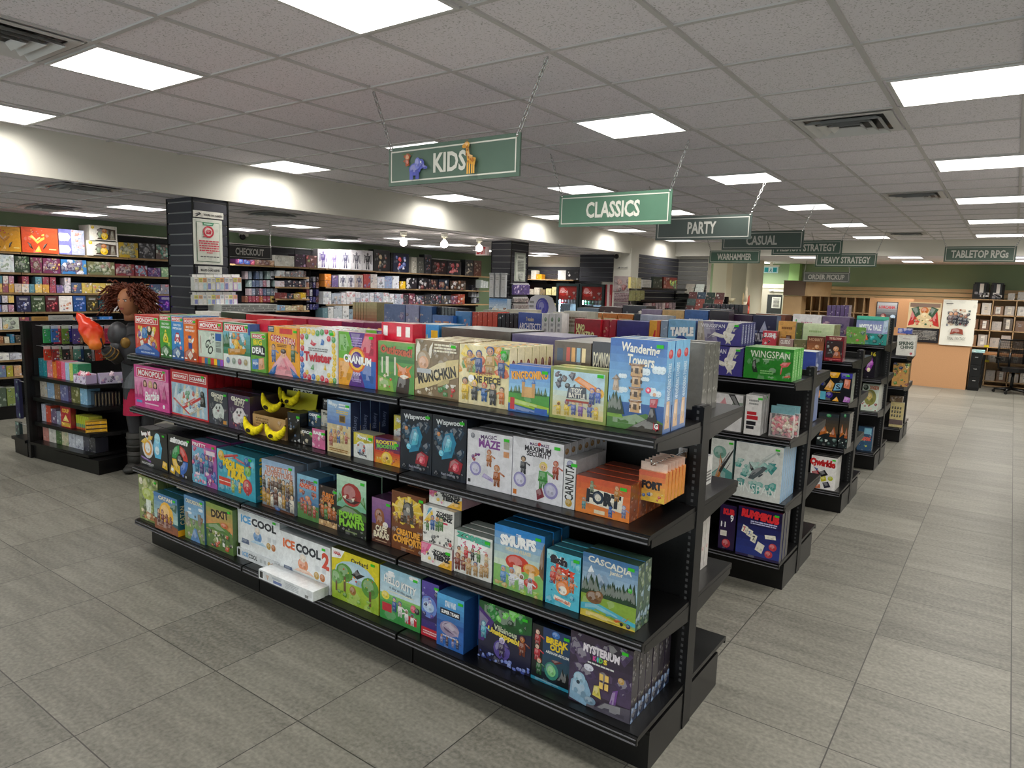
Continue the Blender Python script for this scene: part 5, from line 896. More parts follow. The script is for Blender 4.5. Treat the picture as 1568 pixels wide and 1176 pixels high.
# ---------------- second shelf run ----------------
Y2 = 4.21
def fantail(A): A.r(0,0,1,1,'a89a70').grad(.5,1,'a86a52','c0b488').blob(.1,.1,.9,.45,'3a3a2a e8e0c0',6,2,.1)
for i in range(6): pbox(540+4.2*i, 544+4.2*i if i < 5 else 577, 463, 486, Y2, .2, '7d7658', 'b88a6a', fantail, 'narrow straw-coloured box on the second shelf run, '+ordn(i)+' from the checkout side', z=1.306, group='straw-coloured boxes', name='slim_game_box')
seg = [(588,620,466,'5a6a9a',art_of('6a7aa8','8a6a9a 9a8ab0 5a6a9a c8a0a8',None,'fff',14,3),1,'dusky blue and violet game box on the second shelf run'),
       (621,641,467,'8a8ab0',art_of('9a9ac0','c87a5a e8e0d8 7a5a5a',None,'fff',9,4),1,'pale violet game box with a red roof on the second shelf run'),
       (643,661,469,'2a4a7a',art_of('2f5a9a','3a6ab0 e8c89a b85a4a',None,'fff',8,5),1,'deep blue game box beside the dark spines on the second shelf run'),
       (697,720,477,'4a7ab0',art_of('4a8ac8','e8a04a 7ab0d8 d87a3a',None,'fff',9,6),1,'blue and orange game box on the second shelf run'),
       (793,829.5,479,'d8d8d8',lambda A:A.r(0,0,1,1,'2a3f88').grad(.3,1,'2a3a80','3a58a8').t('ARCHITECTS',.05,.6,.95,.76,'e8e8f0',.02).t('7 wonders',.34,.8,.66,.9,'d8c890').p([(.4,.3),(.5,.42),(.6,.3)],'d8a87a'),1,'royal blue architects game box on the second shelf run'),
       (1023,1065,490,'5a7ab0',lambda A:A.r(0,0,1,1,'7ab0d8').t('TAPPLE',.08,.68,.94,.86,'fff',.08,3,'1a3a7a').e(.5,.36,.4,'2a4a9a',.34).e(.5,.36,.26,'8ac0e8',.22).e(.5,.36,.14,'1a2a5a',.12),2,'light blue word game box with a ring of keys on the second shelf run')]
for a, e, pt, c, ar, n, lb in seg: pbox(a, e, pt, 505, Y2, .07, c, mix(c,'fff',.5), ar, lb, n, 1.306)
for i in range(7): pbox(666+5*i, 670.5+5*i, 470+.4*i, 484, Y2+.06, .16, '23272e', '5a5e66', spine_of('22262c','3a4048',3,i), 'slim dark game box on the second shelf run, '+ordn(i)+' from the deep blue box', z=1.306, group='slim dark boxes', name='slim_game_box')
pbox(662, 694, 483, 500, Y2-.06, .05, '2a5aa0', '5a8ac0', lambda A:A.r(0,0,1,1,'3a6ab8').t('ZENITH',.1,.62,.9,.82,'d88a4a',.03).p([(0,0),(1,0),(1,.3),(.6,.5),(0,.3)],'d8c07a'), 'low blue and sand game box before the slim dark boxes', z=1.306)
for i in range(5): pbox(723+7.8*i, 730.3+7.8*i, 478, 491, Y2+.02, .16, 'c84a3a', 'e0c8c0', spine_of('d0503c','e87a5a b83a2a',4,i), 'narrow red game box on the second shelf run, '+ordn(i)+' from the blue and orange box', z=1.46, group='narrow red boxes', name='slim_game_box')
for i in range(5): pbox(762+6.2*i, 767.6+6.2*i, 480, 491, Y2+.02, .16, '22242a', '8a8e96', spine_of('20232a','e0e0e0 3a3a44',3,i), 'narrow black game box on the second shelf run, '+ordn(i)+' from the narrow red ones', z=1.46, group='narrow black boxes', name='slim_game_box')
loose(.43, .150, .17, -3.19, Y2+.02, 1.305, '6a6a4a', '8a8a80', art_of('5a5a40','7a7a5a b0a05a 3a3a2a c8b87a',None,'fff',16,4), 'long olive game box lying under the narrow red and black boxes')
for i in range(3): pbox(830+10.2*i, 839.6+10.2*i, 480, 505, Y2+.01, .1, 'dadad8', 'e6e6e6', lambda A:A.r(0,0,1,1,'d6d6d6').lines(.3,.2,.7,.8,5,'9a9aa0').e(.5,.86,.2,'6a8a6a',.05), 'white spine-out game box on the second shelf run, '+ordn(i)+' from the royal blue box', z=1.306, group='white spine-out boxes', name='slim_game_box')
pbox(862, 899, 477, 505, Y2+.16, .16, 'a8a89a', 'dedcd0', lambda A:A.r(0,0,1,1,'c8c4b4').r(0,0,1,.55,'7a9a5a').lines(.1,.65,.9,.9,3,'8a7a6a').lines(.1,.3,.9,.5,2,'b8c89a'), 'cream and green game box behind the red four-in-a-row box', z=1.306)
pbox(879, 919, 489, 512, Y2, .09, 'b8202e', 'c8485a', lambda A:A.r(0,0,1,1,'a01e2c').t('UNO',.06,.72,.4,.88,'e8e0a0',.06,-4,'2a1a1a').t('QUATRO',.06,.52,.78,.72,'e8e0a0',.06,-4,'2a1a1a').lines(.06,.34,.7,.46,2,'f0d0d0'), 'dark red card-drop game box with yellow letters on the second shelf run', n=1, z=1.306)
for i in range(2): pbox(922+10.5*i, 932+10.5*i, 490, 512, Y2+.03, .12, 'b0202e', 'c85a60', spine_of('a81e30','c83a44 c8a05a',6,i), ['first','second'][i]+' crimson spine-out game box past the yellow-lettered one', z=1.306)
pbox(944, 993, 492, 512, Y2, .08, '3a2a78', '6a6aa0', lambda A:A.r(0,0,1,1,'2f2a78').t('CONNECT',.12,.3,.98,.54,'fff',.05), 'indigo game box with white lettering on the second shelf run', n=3, z=1.306)
pbox(993.5, 1010, 491, 512, Y2+.01, .08, 'e07a2a', 'e0b090', lambda A:A.r(0,0,1,1,'e8a82a').t('4',.15,.2,.7,.8,'c8202c',.06).r(.72,0,1,1,'d8602a').p([(0,0),(.3,0),(.2,.5)],'f0d84a'), 'yellow and orange game box with a red number on the second shelf run', n=3, z=1.306)
pbox(980, 1022, 483, 492, Y2+.2, .15, '8a92a0', 'ccd2d8', lambda A:A.r(0,0,1,1,'9aa2b0').t('PUZZLE',.2,.6,.8,.86,'e8e8e8',.04,0,'3a4a6a'), 'silver grey game box behind the yellow and orange one', z=1.306)
pbox(1011, 1022, 491, 512, Y2, .1, '7a8aa0', 'c0ccd8', spine_of('8a9ab0','3a5a8a c8d0d8',6), 'narrow grey-blue game box beside the ring-of-keys box', n=2, z=1.306)
def c_wing(A):
    A.r(0,0,1,1,'453f88').p([(0,0),(.5,0),(.36,1),(0,1)],'8a82a0').p([(0,0),(.2,0),(.12,1),(0,1)],'b0a698').t('WINGSPAN',.08,.74,.62,.9,'e8e6ee',.01).lines(.2,.66,.5,.7,1,'d8d0e0')
    A.p([(.2,.2),(.4,.55),(.6,.45),(.7,.36),(.56,.32),(.34,.42)],'e6e2d6').p([(.62,.5),(.7,.98),(1,1),(.84,.86),(.76,.5)],'e6e2d6').p([(.62,.52),(.76,.54),(.86,.5),(.8,.24),(.68,.16),(.6,.36)],'f0ece0').e(.64,.52,.05,'f0ece0',.1).p([(.68,.2),(.66,.04),(.72,.16),(.78,.04),(.76,.22)],'e0dccc').blob(.64,.26,.8,.46,'d8cfae f4f0e6',8,3,.03)
s_wing = lambda A: A.r(0,0,1,1,'30306e').vt('WINGSPAN',.5,.5,.8,.4,'d8d8ea')
pbox(1066, 1134.5, 493, 530, Y2, .05, '30306e', 'd8d8d4', c_wing, 'purple game box with a white owl, upper one of a pair', n=5, z=1.489, sa=s_wing, stick=True)
pbox(1068, 1137, 530, 566, Y2-.005, .05, '30306e', '4a4a8a', c_wing, 'purple game box with a white owl, lower one of a pair', n=3, z=1.306, sa=s_wing, stick=True)
pbox(1138, 1213.5, 533, 572, Y2-.01, .055, '4a9a44', 'b8e0a0', lambda A:A.r(0,0,1,1,'2f8a2e').blob(0,0,1,.9,'348f32 2a8028 3f9a3a',12,3,.2).t('WINGSPAN',.12,.68,.93,.9,'eef4e0',.01).lines(.38,.62,.62,.65,1,'d8ecc8').p([(.18,.56),(.24,.62),(.26,.4),(.3,.2),(.2,.2),(.17,.36)],'2a3a2a').p([(.74,.5),(.8,.58),(.96,.6),(.9,.46),(.8,.42)],'e86a6a').p([(.76,.2),(.78,.2),(.8,.44),(.77,.44)],'d85a5a').p([(.86,.1),(.98,.14),(.94,.2),(.84,.14)],'d86a4a').lines(.35,.16,.62,.3,2,'8ac87a'), 'bright green game box with a hummingbird and flamingo', n=4, z=1.306, sa=lambda A:A.r(0,0,1,1,'57b04a').vt('WINGSPAN',.5,.5,.8,.4,'d8f0c8'), stick=True)
# lower shelves of the second run, aisle end
pbox(1085, 1136, 603, 641, Y2+.02, .06, 'c8c8c4', 'dcdcd8', lambda A:A.r(0,0,1,1,'e0dede').p([(0,.3),(.45,.9),(.6,.5),(.5,.2),(0,.1)],'d89aa0').e(.3,.6,.12,'2a2228').e(.34,.5,.08,'f0e8e8').r(.7,.5,1,.8,'8a9a8a').p([(.55,1),(.75,1),(1,.6),(1,.4)],'3a3a3a'), 'white game box with a pink and black pony', z=.961)
pbox(1139.5, 1165.5, 605, 643, Y2, .05, 'd0d0d0', 'e4e4e2', lambda A:A.r(0,0,1,1,'e6e4e2').r(.12,.5,.7,.58,'c8303a').r(.12,.38,.8,.48,'c8303a').r(.12,.24,.7,.34,'2a2a30').r(.12,.14,.6,.22,'2a2a30').lines(.2,.74,.8,.9,2,'999'), 'white game box with red and black printed bars', n=3, z=.961, stick=True)
bg = at(1197, 637, Y=Y2+.05)
for i in range(2):
    t = empty('zip_bag', (bg.x+.012*i, Y2+.05+.07*i, .962), label=['front','rear'][i]+' clear zip bag of pink and cream pieces on the second run', cat='bag', group='zip bags')
    R = random.Random(3+i); b = MB()
    for k in range(90): b.ball((R.uniform(-.055,.055), R.uniform(.012,.034), R.uniform(.012,.12)), R.uniform(.008,.013), c=R.choice('e88a9a e86a7a f4ecd8 f0e8c8 e8a0a8 f8f0e4'.split()), n=6, m=4)
    o = b.build('bag_filling', M['plastic'], t); o['kind'] = 'stuff'
    b = MB(); b.box(-.068, .068, 0, .045, 0, .14, 'e8eef0'); b.build('bag_film', M['film'], t)
    b = MB(); b.box(-.068, .068, .018, .026, .14, .185, '7aa8b0'); b.build('bag_header', M['wrap'], t)
pbox(1085, 1120, 672, 738, Y2+.01, .05, '8ab0a8', 'a8b8b8', lambda A:A.r(0,0,1,1,'d8dcd6').p([(0,0),(1,0),(1,.4),(.5,.5),(0,.3)],'5a9a94').e(.4,.75,.3,'7aa89a',.12).p([(.2,.1),(.5,.5),(.4,.75),(.6,.5),(.3,.05)],'b8783a').p([(.4,.4),(1,.85),(1,.8),(.5,.36)],'3a3a3a'), 'pale teal game box with a wading bird on the second run', n=3, z=.566, stick=True)
pbox(1121, 1194.5, 680, 764, Y2, .04, '8ab8d8', '8ab0d0', lambda A:A.r(0,0,1,1,'d8dcd8').blob(0,.1,.9,.7,'4a9a94 5aaaa0 8ac0b8 3a8a88 a8ccc4',26,3,.13).t('FINSPAN',.06,.1,.9,.26,'e8f0ec',.0,-2).p([(.3,.36),(.38,.5),(.6,.62),(.7,.6),(.6,.5),(.42,.36)],'5a6468').p([(.36,.5),(.3,.66),(.42,.54)],'2a3438').p([(.5,.6),(.9,.9),(.88,.92),(.5,.64)],'b8c4c0').e(.9,.88,.03,'8a9a94'), 'teal watercolour game box with a flying fish', n=7, z=.566, sa=spine_of('8ab4d8','a8c8e8 6a98c0',5), stick=True)
def c_rum(A): A.r(0,0,1,1,'241a4a').grad(.05,.95,'2a3a8a','1f1538').t('RUMMIKUB',.08,.78,.94,.95,'e8323a',.08,-3,'3a0a14').lines(.3,.68,.9,.76,2,'c8c8e8').p([(.1,.5),(.22,.46),(.26,.6),(.14,.64)],'f0ecd8').p([(.22,.44),(.34,.4),(.38,.54),(.26,.58)],'f0ecd8').p([(.32,.34),(.44,.3),(.48,.46),(.36,.5)],'f0ecd8').p([(.44,.18),(.6,.12),(.66,.3),(.5,.36)],'f0ecd8').p([(.66,.44),(.9,.46),(.88,.54),(.64,.52)],'f0ecd8').e(.84,.3,.09,'c83a44').e(.76,.14,.09,'c83a44').t('7',.14,.5,.2,.6,'c8323a').t('7',.27,.45,.32,.53,'2a5ab0').t('7',.37,.35,.43,.45,'222')
pbox(1098, 1123.5, 773, 843, Y2+.02, .05, '1c1430', '4a3a5a', lambda A:A.r(0,0,1,1,'2a1a44').t('KUB',.2,.78,.9,.92,'e8323a',.08).t('11',.1,.5,.4,.62,'fff').t('9',.66,.64,.86,.8,'fff').r(.1,.3,.5,.42,'e8e4d8').e(.5,.14,.26,'c83a44',.1), 'dark violet tile game box, partly hidden by the nearest shelf', n=3, z=.2)
pbox(1124.5, 1193, 780, 858, Y2-.01, .06, '16101e', '5a1f34', c_rum, 'dark blue tile game box with red lettering on the second run', n=3, z=.2, stick=True)
loose(.2, .26, .25, -1.12, 4.80, .966, '4a5aa8', 'c8ccd8', None, 'blue game boxes behind the second end post', sa=spine_of('4a68a8','c8d0e0 2a3a7a',5)); loose(.14, .13, .2, -1.09, 4.86, 1.311, '3a4a98', 'd8dae2', None, 'navy game box at the back of the second run, top shelf', sa=spine_of('3a4a90','c8d0e8 5a6ab0',5))
# ---------------- third run ----------------
Y3 = 6.13
pal = '8a3a2a c8a05a 3a5a8a 5a7a4a e8e0d0 2a2a34 a86a3a'
top3 = [(-4.8,.3,.26,'a8a89a'),(-4.48,.26,.28,'c8c4b4'),(-4.2,.3,.24,'8ab0b8'),(-3.88,.28,.275,'d8d2c0')]
for i, (x, w, h, c) in enumerate(top3): loose(w, h, .3, x+w/2, Y3, 1.29, c, 'd8d6cc', art_of(c, pal, None, 'fff', 9, i+3), 'pale game box on top of the third run, '+ordn(i)+' from its far end', group='pale boxes on the third run')  # whitish top colour paints in the light falling on the upper faces
for a, e, pt, c, lb in ((899,921,479,'e8dcc0','cream and orange game box on the third run, nearest the far end'),(922,944,480,'d89a4a','orange and cream game box on the third run, middle of three'),(945,969,481,'e0a85a','orange and cream game box on the third run, last of three')): pbox(a, e, pt, 500, Y3, .25, c, 'e2ded0', lambda A,c=c: A.r(0,0,1,1,'d8823a').r(.08,.1,.92,.84,'e8d8b0').e(.5,.5,.26,'8a9a9a' if c == 'e8dcc0' else 'c8703a',.2).blob(.2,.3,.8,.7,'c8503a e8c06a 5a4a3a',6,3,.1), lb, z=1.291)
pbox(970, 980, 481, 500, Y3, .2, '3a4250', '8a9098', art_of('39414f','5a6470'), 'slate grey game box beside the orange and cream ones', z=1.291)
pbox(981, 1012, 474, 500, Y3, .2, '8a7a98', 'd0ccd4', art_of('9a8aa8','c8a0b0 7a6a98 e0d0d8'), 'mauve game box on the third run', z=1.291)
pbox(1013, 1046, 475, 500, Y3, .2, 'd8a86a', 'e8dcc4', art_of('e0b87a','c87a4a e8d8b0 d89a5a'), 'apricot game box on the third run', z=1.291)
pbox(1047, 1083, 475, 500, Y3, .2, '3a62a8', 'b8c8dc', lambda A:A.r(0,0,1,1,'3f6ab0').t('NEMESIS',.1,.34,.9,.6,'e8b06a',.04,6).lines(.2,.72,.8,.8,1,'c8d8f0'), 'cobalt blue game box with an orange title on the third run', z=1.291)
pbox(1085, 1115, 476, 500, Y3, .15, '3a2a34', '9a8e90', lambda A:A.r(0,0,1,1,'2a2430').p([(0,.8),(.4,.4),(.3,.2),(0,.4)],'d8602a').blob(.5,.1,1,.6,'3a6ab0 6a9ad8 1a2a4a',7,3,.12), 'dark game box with orange and blue flares on the third run', z=1.291)
pbox(1116, 1151, 482, 500, Y3+.19, .14, '3a2a4a', 'a8a0b0', lambda A:A.r(0,0,1,1,'3a2440').blob(0,0,1,.6,'5a3a6a 2a1a34 8a4a6a',9,3,.14).t('TALISMAN',.16,.3,.84,.52,'e8d8e0',.03).p([(.3,.55),(.5,.85),(.7,.55)],'b8a0c8'), 'plum fantasy game box on the third run, first of a pair', z=1.291)
pbox(1152, 1189, 483, 500, Y3+.19, .14, '23284a', '9a9eb4', lambda A:A.r(0,0,1,1,'232a4e').blob(0,0,1,.6,'3a4a7a 1a1f3a 5a6a9a',9,4,.14).t('TALISMAN',.14,.3,.82,.52,'e0e0ea',.03).p([(.3,.55),(.5,.85),(.66,.55)],'a8b0d0'), 'midnight blue fantasy game box on the third run, second of a pair', z=1.291)
pbox(1166, 1188, 507, 534, Y3, .045, '7a2a3a', 'e0d4cc', lambda A:A.r(0,0,1,1,'d84a5a').blob(0,0,1,.9,'e8d8d8 3a2a2a c8324a f0a0a8',12,3,.16).t('SUSHI',.1,.74,.9,.92,'fff',.05).e(.5,.24,.3,'f2ece6',.16), 'small red and white sushi game box on the third run', z=1.291, n=4)
pbox(1190, 1217, 492, 520, Y3+.1, .05, 'b8843a', 'e0c8a0', lambda A:A.r(0,0,1,1,'e0a85a').r(.2,.1,.8,.55,'b8782a').p([(.45,.2),(.85,.3),(.8,.6),(.5,.6)],'5a2a1e').lines(.2,.74,.8,.86,1,'8a5a2a'), 'honey-coloured game box with a brown board on the third run', z=1.291)
pbox(1218, 1227, 494, 522, Y3+.1, .05, '4a5a2a', 'c8ccb0', art_of('55682f','c8c03a 2a3a2a e0d84a'), 'narrow olive game box on the third run', z=1.291)
pbox(1228, 1276, 497, 522, Y3+.05, .06, '8a9a6a', 'dce8c8', lambda A:A.r(0,0,1,1,'b8d0a0').grad(.4,1,'b0c898','cfe0b4').e(.25,.4,.1,'7a9aa0').e(.36,.4,.07,'c8d8c0').p([(.6,.3),(.8,.5),(.95,.46),(.8,.24)],'8a6a5a').lines(.2,.74,.6,.84,1,'9ab87a'), 'pale green game box with a small bird on the third run', z=1.291, n=4, sa=spine_of('6a7448','8a946a 4a5430',6))
pbox(1191, 1213, 519, 545, Y3-.06, .06, '9a7a74', 'e0d8d0', lambda A:A.r(0,0,1,1,'a88a84').t('CLUEDO',.1,.72,.8,.94,'f0e8e0',.05).e(.5,.2,.3,'b83a3a',.3).e(.5,.2,.2,'a88a84',.2), 'dusty rose mystery game box on the third run', z=1.291)
pbox(1214, 1233, 520, 545, Y3-.05, .06, '6a6a4a', 'd8d4c8', art_of('77744f','8a6a4a 5a6a3a a89a6a'), 'olive brown game box beside the dusty rose one', z=1.291)
pbox(1233, 1259.5, 515, 554, Y3-.07, .05, '6a3a28', 'c8b8a8', lambda A:A.r(0,0,1,1,'8a5234').grad(.4,1,'a86a44','6a4030').t('HOBBIT',.1,.8,.9,.92,'c8a080').e(.6,.56,.13,'d8a070').p([(.45,.1),(.8,.1),(.76,.44),(.5,.44)],'5a3424').blob(.05,.2,.45,.5,'c8824a b86a34 d8a060',7,3,.12), 'brown game box with a curly-haired figure on the third run', z=1.291)
pbox(1260.5, 1290, 515, 556, Y3-.08, .045, '7a2a34', 'd8c8b8', lambda A:A.r(0,0,1,1,'7a1e2a').t('THE FELLOWSHIP',.2,.86,.84,.96,'e8c8b0',.03).r(.06,.14,.94,.82,'3a2a2a').e(.6,.5,.15,'d89a6a').p([(.45,.14),(.9,.14),(.8,.4),(.55,.4)],'a85a34').blob(.1,.3,.4,.76,'6a7a7a 8a9a98 4a5a5a',8,3,.1).lines(.1,.05,.9,.1,1,'d86a6a'), 'maroon game box with a portrait on the third run', z=1.291, n=5, sa=spine_of('7a3a44','a87a7a 5a2430 c8a0a0',8))
def c_bunt(A):
    A.r(0,0,1,1,'15161c').p([(.3,1),(.42,.8),(.6,.82),(.66,1)],'f2b01e').p([(.05,.6),(.22,.72),(.2,.5)],'2a3a9a').p([(.24,.38),(.4,.74),(.52,.6),(.46,.34)],'d8a04a').p([(.5,.36),(.56,.62),(.76,.66),(.7,.4)],'6aa8c8').t('S',.57,.42,.69,.6,'1a2a3a',.03,8).p([(.78,.5),(.8,.8),(.96,.78),(.94,.46)],'d87a5a').p([(.02,.05),(.12,.34),(.22,.08)],'e89a4a').r(.14,.02,.3,.3,'5ab0c8').e(.4,.2,.1,'3a2a8a').p([(.5,.0),(.62,.16),(.68,.0)],'f2b03a').p([(.8,.0),(.84,.2),(1,.16),(.98,0)],'b87ac8').p([(.66,1),(.7,.8),(1,.84),(1,1)],'3a3aa0').p([(.05,1),(.2,.86),(.28,1)],'6ab8d0').lines(.3,.3,.7,.33,1,'c8a03a')
pbox(1247, 1302, 570, 615, Y3-.02, .13, '14151c', '2a2a30', c_bunt, 'black game box scattered with coloured bunting shapes', z=.961, sa=spine_of('5a6a60','8a9a94 a8863a 3a6a7a',6), stick=True)
dk = lambda A:A.r(0,0,1,1,'22282a').grad(.4,1,'5a4a34','2a3238').e(.5,.94,.12,'3a9a5a',.05).p([(.1,.3),(.3,.7),(.5,.4)],'b8682a').p([(.6,.3),(.8,.62),(.95,.3)],'a85a2a').e(.5,.42,.05,'f0b06a').e(.66,.4,.05,'f0b06a').blob(0,.02,1,.25,'5a7a74 d8e0dc 3a5a54 8aa8a0',12,3,.12)
pbox(1249, 1281, 633, 684, Y3, .08, '2a2a28', '3a3c3c', dk, 'wide dark treasure game box on the third run', z=.576, n=2)
pbox(1282, 1297, 633, 685, Y3-.01, .08, '3a3834', '44443f', dk, 'narrow dark treasure game box on the third run', z=.576, n=2, sa=spine_of('44423c','5a5a54 8a8a84',6))
pbox(1238, 1278, 699, 751, Y3+.02, .06, 'c8c8c4', '5a5a5a', lambda A:A.r(0,0,1,1,'e6e4e2').t('Qwirkle',-.05,.66,.96,.92,'c8282a',.08,-3).p([(.05,.5),(.3,.56),(.4,.42),(.15,.36)],'a8202a').p([(.3,.5),(.55,.6),(.7,.46),(.45,.36)],'1c1c22').p([(.4,.36),(.6,.42),(.66,.28),(.46,.22)],'c8c020').e(.8,.36,.1,'b8c030').p([(.5,.2),(.72,.26),(.84,.1),(.6,.04)],'23233a').p([(.2,.1),(.42,.14),(.44,.02),(.22,0)],'c86a3a').p([(.1,.66),(.3,.6),(.24,.54)],'2a3a8a'), 'white tile game box with a red title on the third run', z=.2, n=3, sa=spine_of('d0d0cc','b8b8b4',4), stick=True)
# ---------------- fourth and fifth runs ----------------
Y4, Y5 = 8.04, 9.88
for i in range(8):
    x = -4.7+i*.335; c = '6a7a8a 4a3a3a 2a2a34 8a8a7a 5a3a5a 3a4a5a c8c0b0 7a4a3a 3a3a3a'.split()[i]
    loose(.32, .235+.03*(i % 3), .3, x+.15, Y4, 1.331, c, mix(c,'fff',.55), art_of(c, pal, None, 'fff', 8, i+7), cname(c)+' game box on top of the fourth run, '+ordn(i)+' from its far end', group='boxes on the fourth run')  # tops mixed toward white, as brightly lit faces
pbox(1213, 1257, 482, 500, Y4-.05, .2, 'dcdad8', 'e8e8e6', lambda A:A.r(0,0,1,1,'e4e2e4').t('SPLENDOR',.3,.5,.7,.72,'c86a8a',.03).e(.9,.6,.07,'4a4a5a').r(.1,.6,.14,.8,'4ac04a'), 'long white game box on the fourth run', z=1.331)
pbox(1258, 1300, 485, 502, Y4-.05, .25, '4a3a5a', 'b0a8b8', art_of('6a5a7a','c88a98 8a7aa0 3a3a5a d8b0b8'), 'violet starry game box on the fourth run', z=1.331)
pbox(1294, 1324, 501, 527, Y4-.1, .05, '7a8a4a', 'c0d098', art_of('6a9a4a','3a5a6a 8ab85a c83a5a e8e0c0',None,'fff',12,3), 'leafy green game box on the fourth run', z=1.331)
pbox(1308, 1357, 484.5, 529, Y4-.04, .12, '3a7a78', '9ad0c0', lambda A:A.r(0,0,1,1,'2f8a84').grad(.4,.85,'9a9ac8','7a8ab8').t('MYSTIC VALE',.1,.5,.8,.72,'e8eef4',.05).blob(.2,0,.9,.4,'1a3a3a 3ab8c0 2a5a5a 5ad0d0',12,3,.12).p([(.3,.15),(.36,.36),(.42,.15)],'e8703a').r(0,.9,1,1,'4ab89a').p([(.84,.4),(1,.5),(1,.9),(.86,.86)],'a8c0d8'), 'large teal fantasy game box on the fourth run', z=1.331, sa=spine_of('4a6a68','7a9a98 2a3a3a',6))
pbox(1322, 1339, 537, 577, Y4, .05, '131318', '222', lambda A:A.r(0,0,1,1,'17131e').t('16',.5,.8,.95,.96,'f0e04a',.05).p([(.1,.3),(.6,.8),(.8,.5),(.4,.2)],'8a3a9a').e(.4,.3,.16,'e8e0b0',.08).e(.6,.56,.18,'b85ac0',.08), 'black game box with a purple creature on the fourth run', z=.981, n=7)
pbox(1317, 1343.5, 588, 630, Y4+.02, .045, 'b8bab4', 'd0d0cc', lambda A:A.r(0,0,1,1,'cfdccf').e(.5,.5,.36,'8a8a4a',.3).e(.45,.55,.16,'d8c070',.14).t('DUNGEON',.44,.8,.96,.95,'b8542a',.05).blob(0,0,1,.3,'8a2a3a a83a4a e8d0c0 6a3a2a',12,3,.1).e(.2,.86,.16,'2a3a2a',.1), 'white and green adventure game box on the fourth run', z=.631, n=6, sa=spine_of('b0b2ac','d8d8d4 8a8c88',7))
pbox(1311, 1334, 653, 692, Y4+.02, .1, '3a4a5a', '2a2e34', lambda A:A.r(0,0,1,1,'3a5a7a').blob(0,0,1,.7,'2a3a5a d86a7a c8d04a 8ab0d0 3a8a8a',16,3,.12).r(.4,.7,.9,.95,'8ac8e0').t('PANDEMIC',.2,.42,.9,.58,'e86a5a',.06), 'blue game box with a red title at the bottom of the fourth run', z=.2)
for i in range(7):
    x = -4.6+i*.36; c = '5a3a6a 3a3a44 8a5a3a 4a5a6a 2a2a2e 6a4a4a c8a05a 4a3a5a'.split()[i]
    loose(.34, .24+.03*(i % 2), .28, x+.17, Y5+.05, 1.111, c, mix(c,'fff',.5), art_of(c, pal, None, 'fff', 7, i+5), 'game box on top of the farthest run, '+ordn(i)+' from its far end', group='boxes on the farthest run')  # top face paled by painted-in light, like the fourth run
for i in range(9): pbox(1075+7*i, 1081.5+7*i, 465+.2*i, 480, Y5+.1, .22, '2a2a30', 'd8d8d6', spine_of('26262c','b8b8b8 4a4a54 8a3a4a',4,i), 'slim dark spine-out game box on the farthest run, '+ordn(i)+' from the rack of comics', z=1.391, group='slim spines on the farthest run', name='slim_game_box')
for i in range(5): pbox(1265+6.8*i, 1271.3+6.8*i, 467.5, 490, Y5+.2, .2, '54406a', 'a89ab0', spine_of('54406e','7a6a94 3a2a4a c8b8d8',5,i), 'purple spine-out game box on the farthest run, '+ordn(i)+' from the cubby end', z=1.111, group='purple spines', name='slim_game_box')
pbox(1371, 1399.5, 513.5, 546, Y5, .07, 'd4d4ce', 'e0e0dc', lambda A:A.r(0,0,1,1,'dcdcd4').t('SPRING',.1,.52,.9,.7,'4a5a50',.05,3).t('CHING',.2,.34,.92,.5,'4a5a50',.05,3).lines(.3,.8,.7,.86,1,'b8a8a8').e(.82,.12,.07,'c83a4a'), 'white game box with grey lettering at the aisle end of the farthest run', z=1.111, n=3)
pbox(1374, 1396, 503, 512, Y5+.03, .14, '4a5aa0', '8a9ac8', spine_of('4a5aa8','c8c8e0',4), 'small blue game box lying on the white lettered one', z=1.384)
pbox(1364, 1389, 556, 596, Y5, .06, '4a3a2a', '5a4a34', lambda A:A.r(0,0,1,1,'c89a5a').blob(0,0,1,1,'8a3a2a e8b04a 5a8a3a c85a3a 3a2a3a e8d8a0',22,3,.14).blob(0,.7,1,1,'7aa84a 3a5a2a 2a3a6a',8,4,.14), 'orange and green fantasy game box on the farthest run', z=.721, n=3)
pbox(1360, 1381, 616, 656, Y5, .06, 'a89a6a', 'd8d0b8', lambda A:[A.r(0,0,1,1,'d0c08a')]+[A.p([(.1+.2*i,.4+.16*j),(.22+.2*i,.42+.16*j),(.2+.2*i,.52+.16*j),(.1+.2*i,.5+.16*j)],'3a3424') for i in range(4) for j in range(3)]+[A.r(0,.1,1,.3,'6a5a5a')], 'cream game box patterned with dark windows on the farthest run', z=.2)
pbox(1362, 1382, 607, 616, Y5+.02, .1, '6a5a4a', '8a7a64', spine_of('6a5844','a8987a 3a2a24',6), 'brown game box lying on the cream patterned one', z=.518)
# ---------------- colour names for the many small boxes ----------------
HALF = math.pi/2
def wbox(p0, p1, pt, pb, X, d, side, art, lab, name='card_game_box', cat='game box', z=None, group=None, top=None, sa=None, mat='wrap'):
    """a box facing the shop (+X) with its front in the plane X, between photo columns p0 and p1"""
    pm = (p0+p1)/2; a = at(p0, pb, X=X).y; e = at(p1, pb, X=X).y; zb = at(pm, pb, X=X).z if z is None else z; h = at(pm, pt, X=X).z-zb; w = e-a-.006
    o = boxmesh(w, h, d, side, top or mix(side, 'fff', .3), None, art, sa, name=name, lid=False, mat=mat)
    o.location = (X, (a+e)/2, zb+.0012); o.rotation_euler.z = HALF; return tag(o, lab, cat, group)
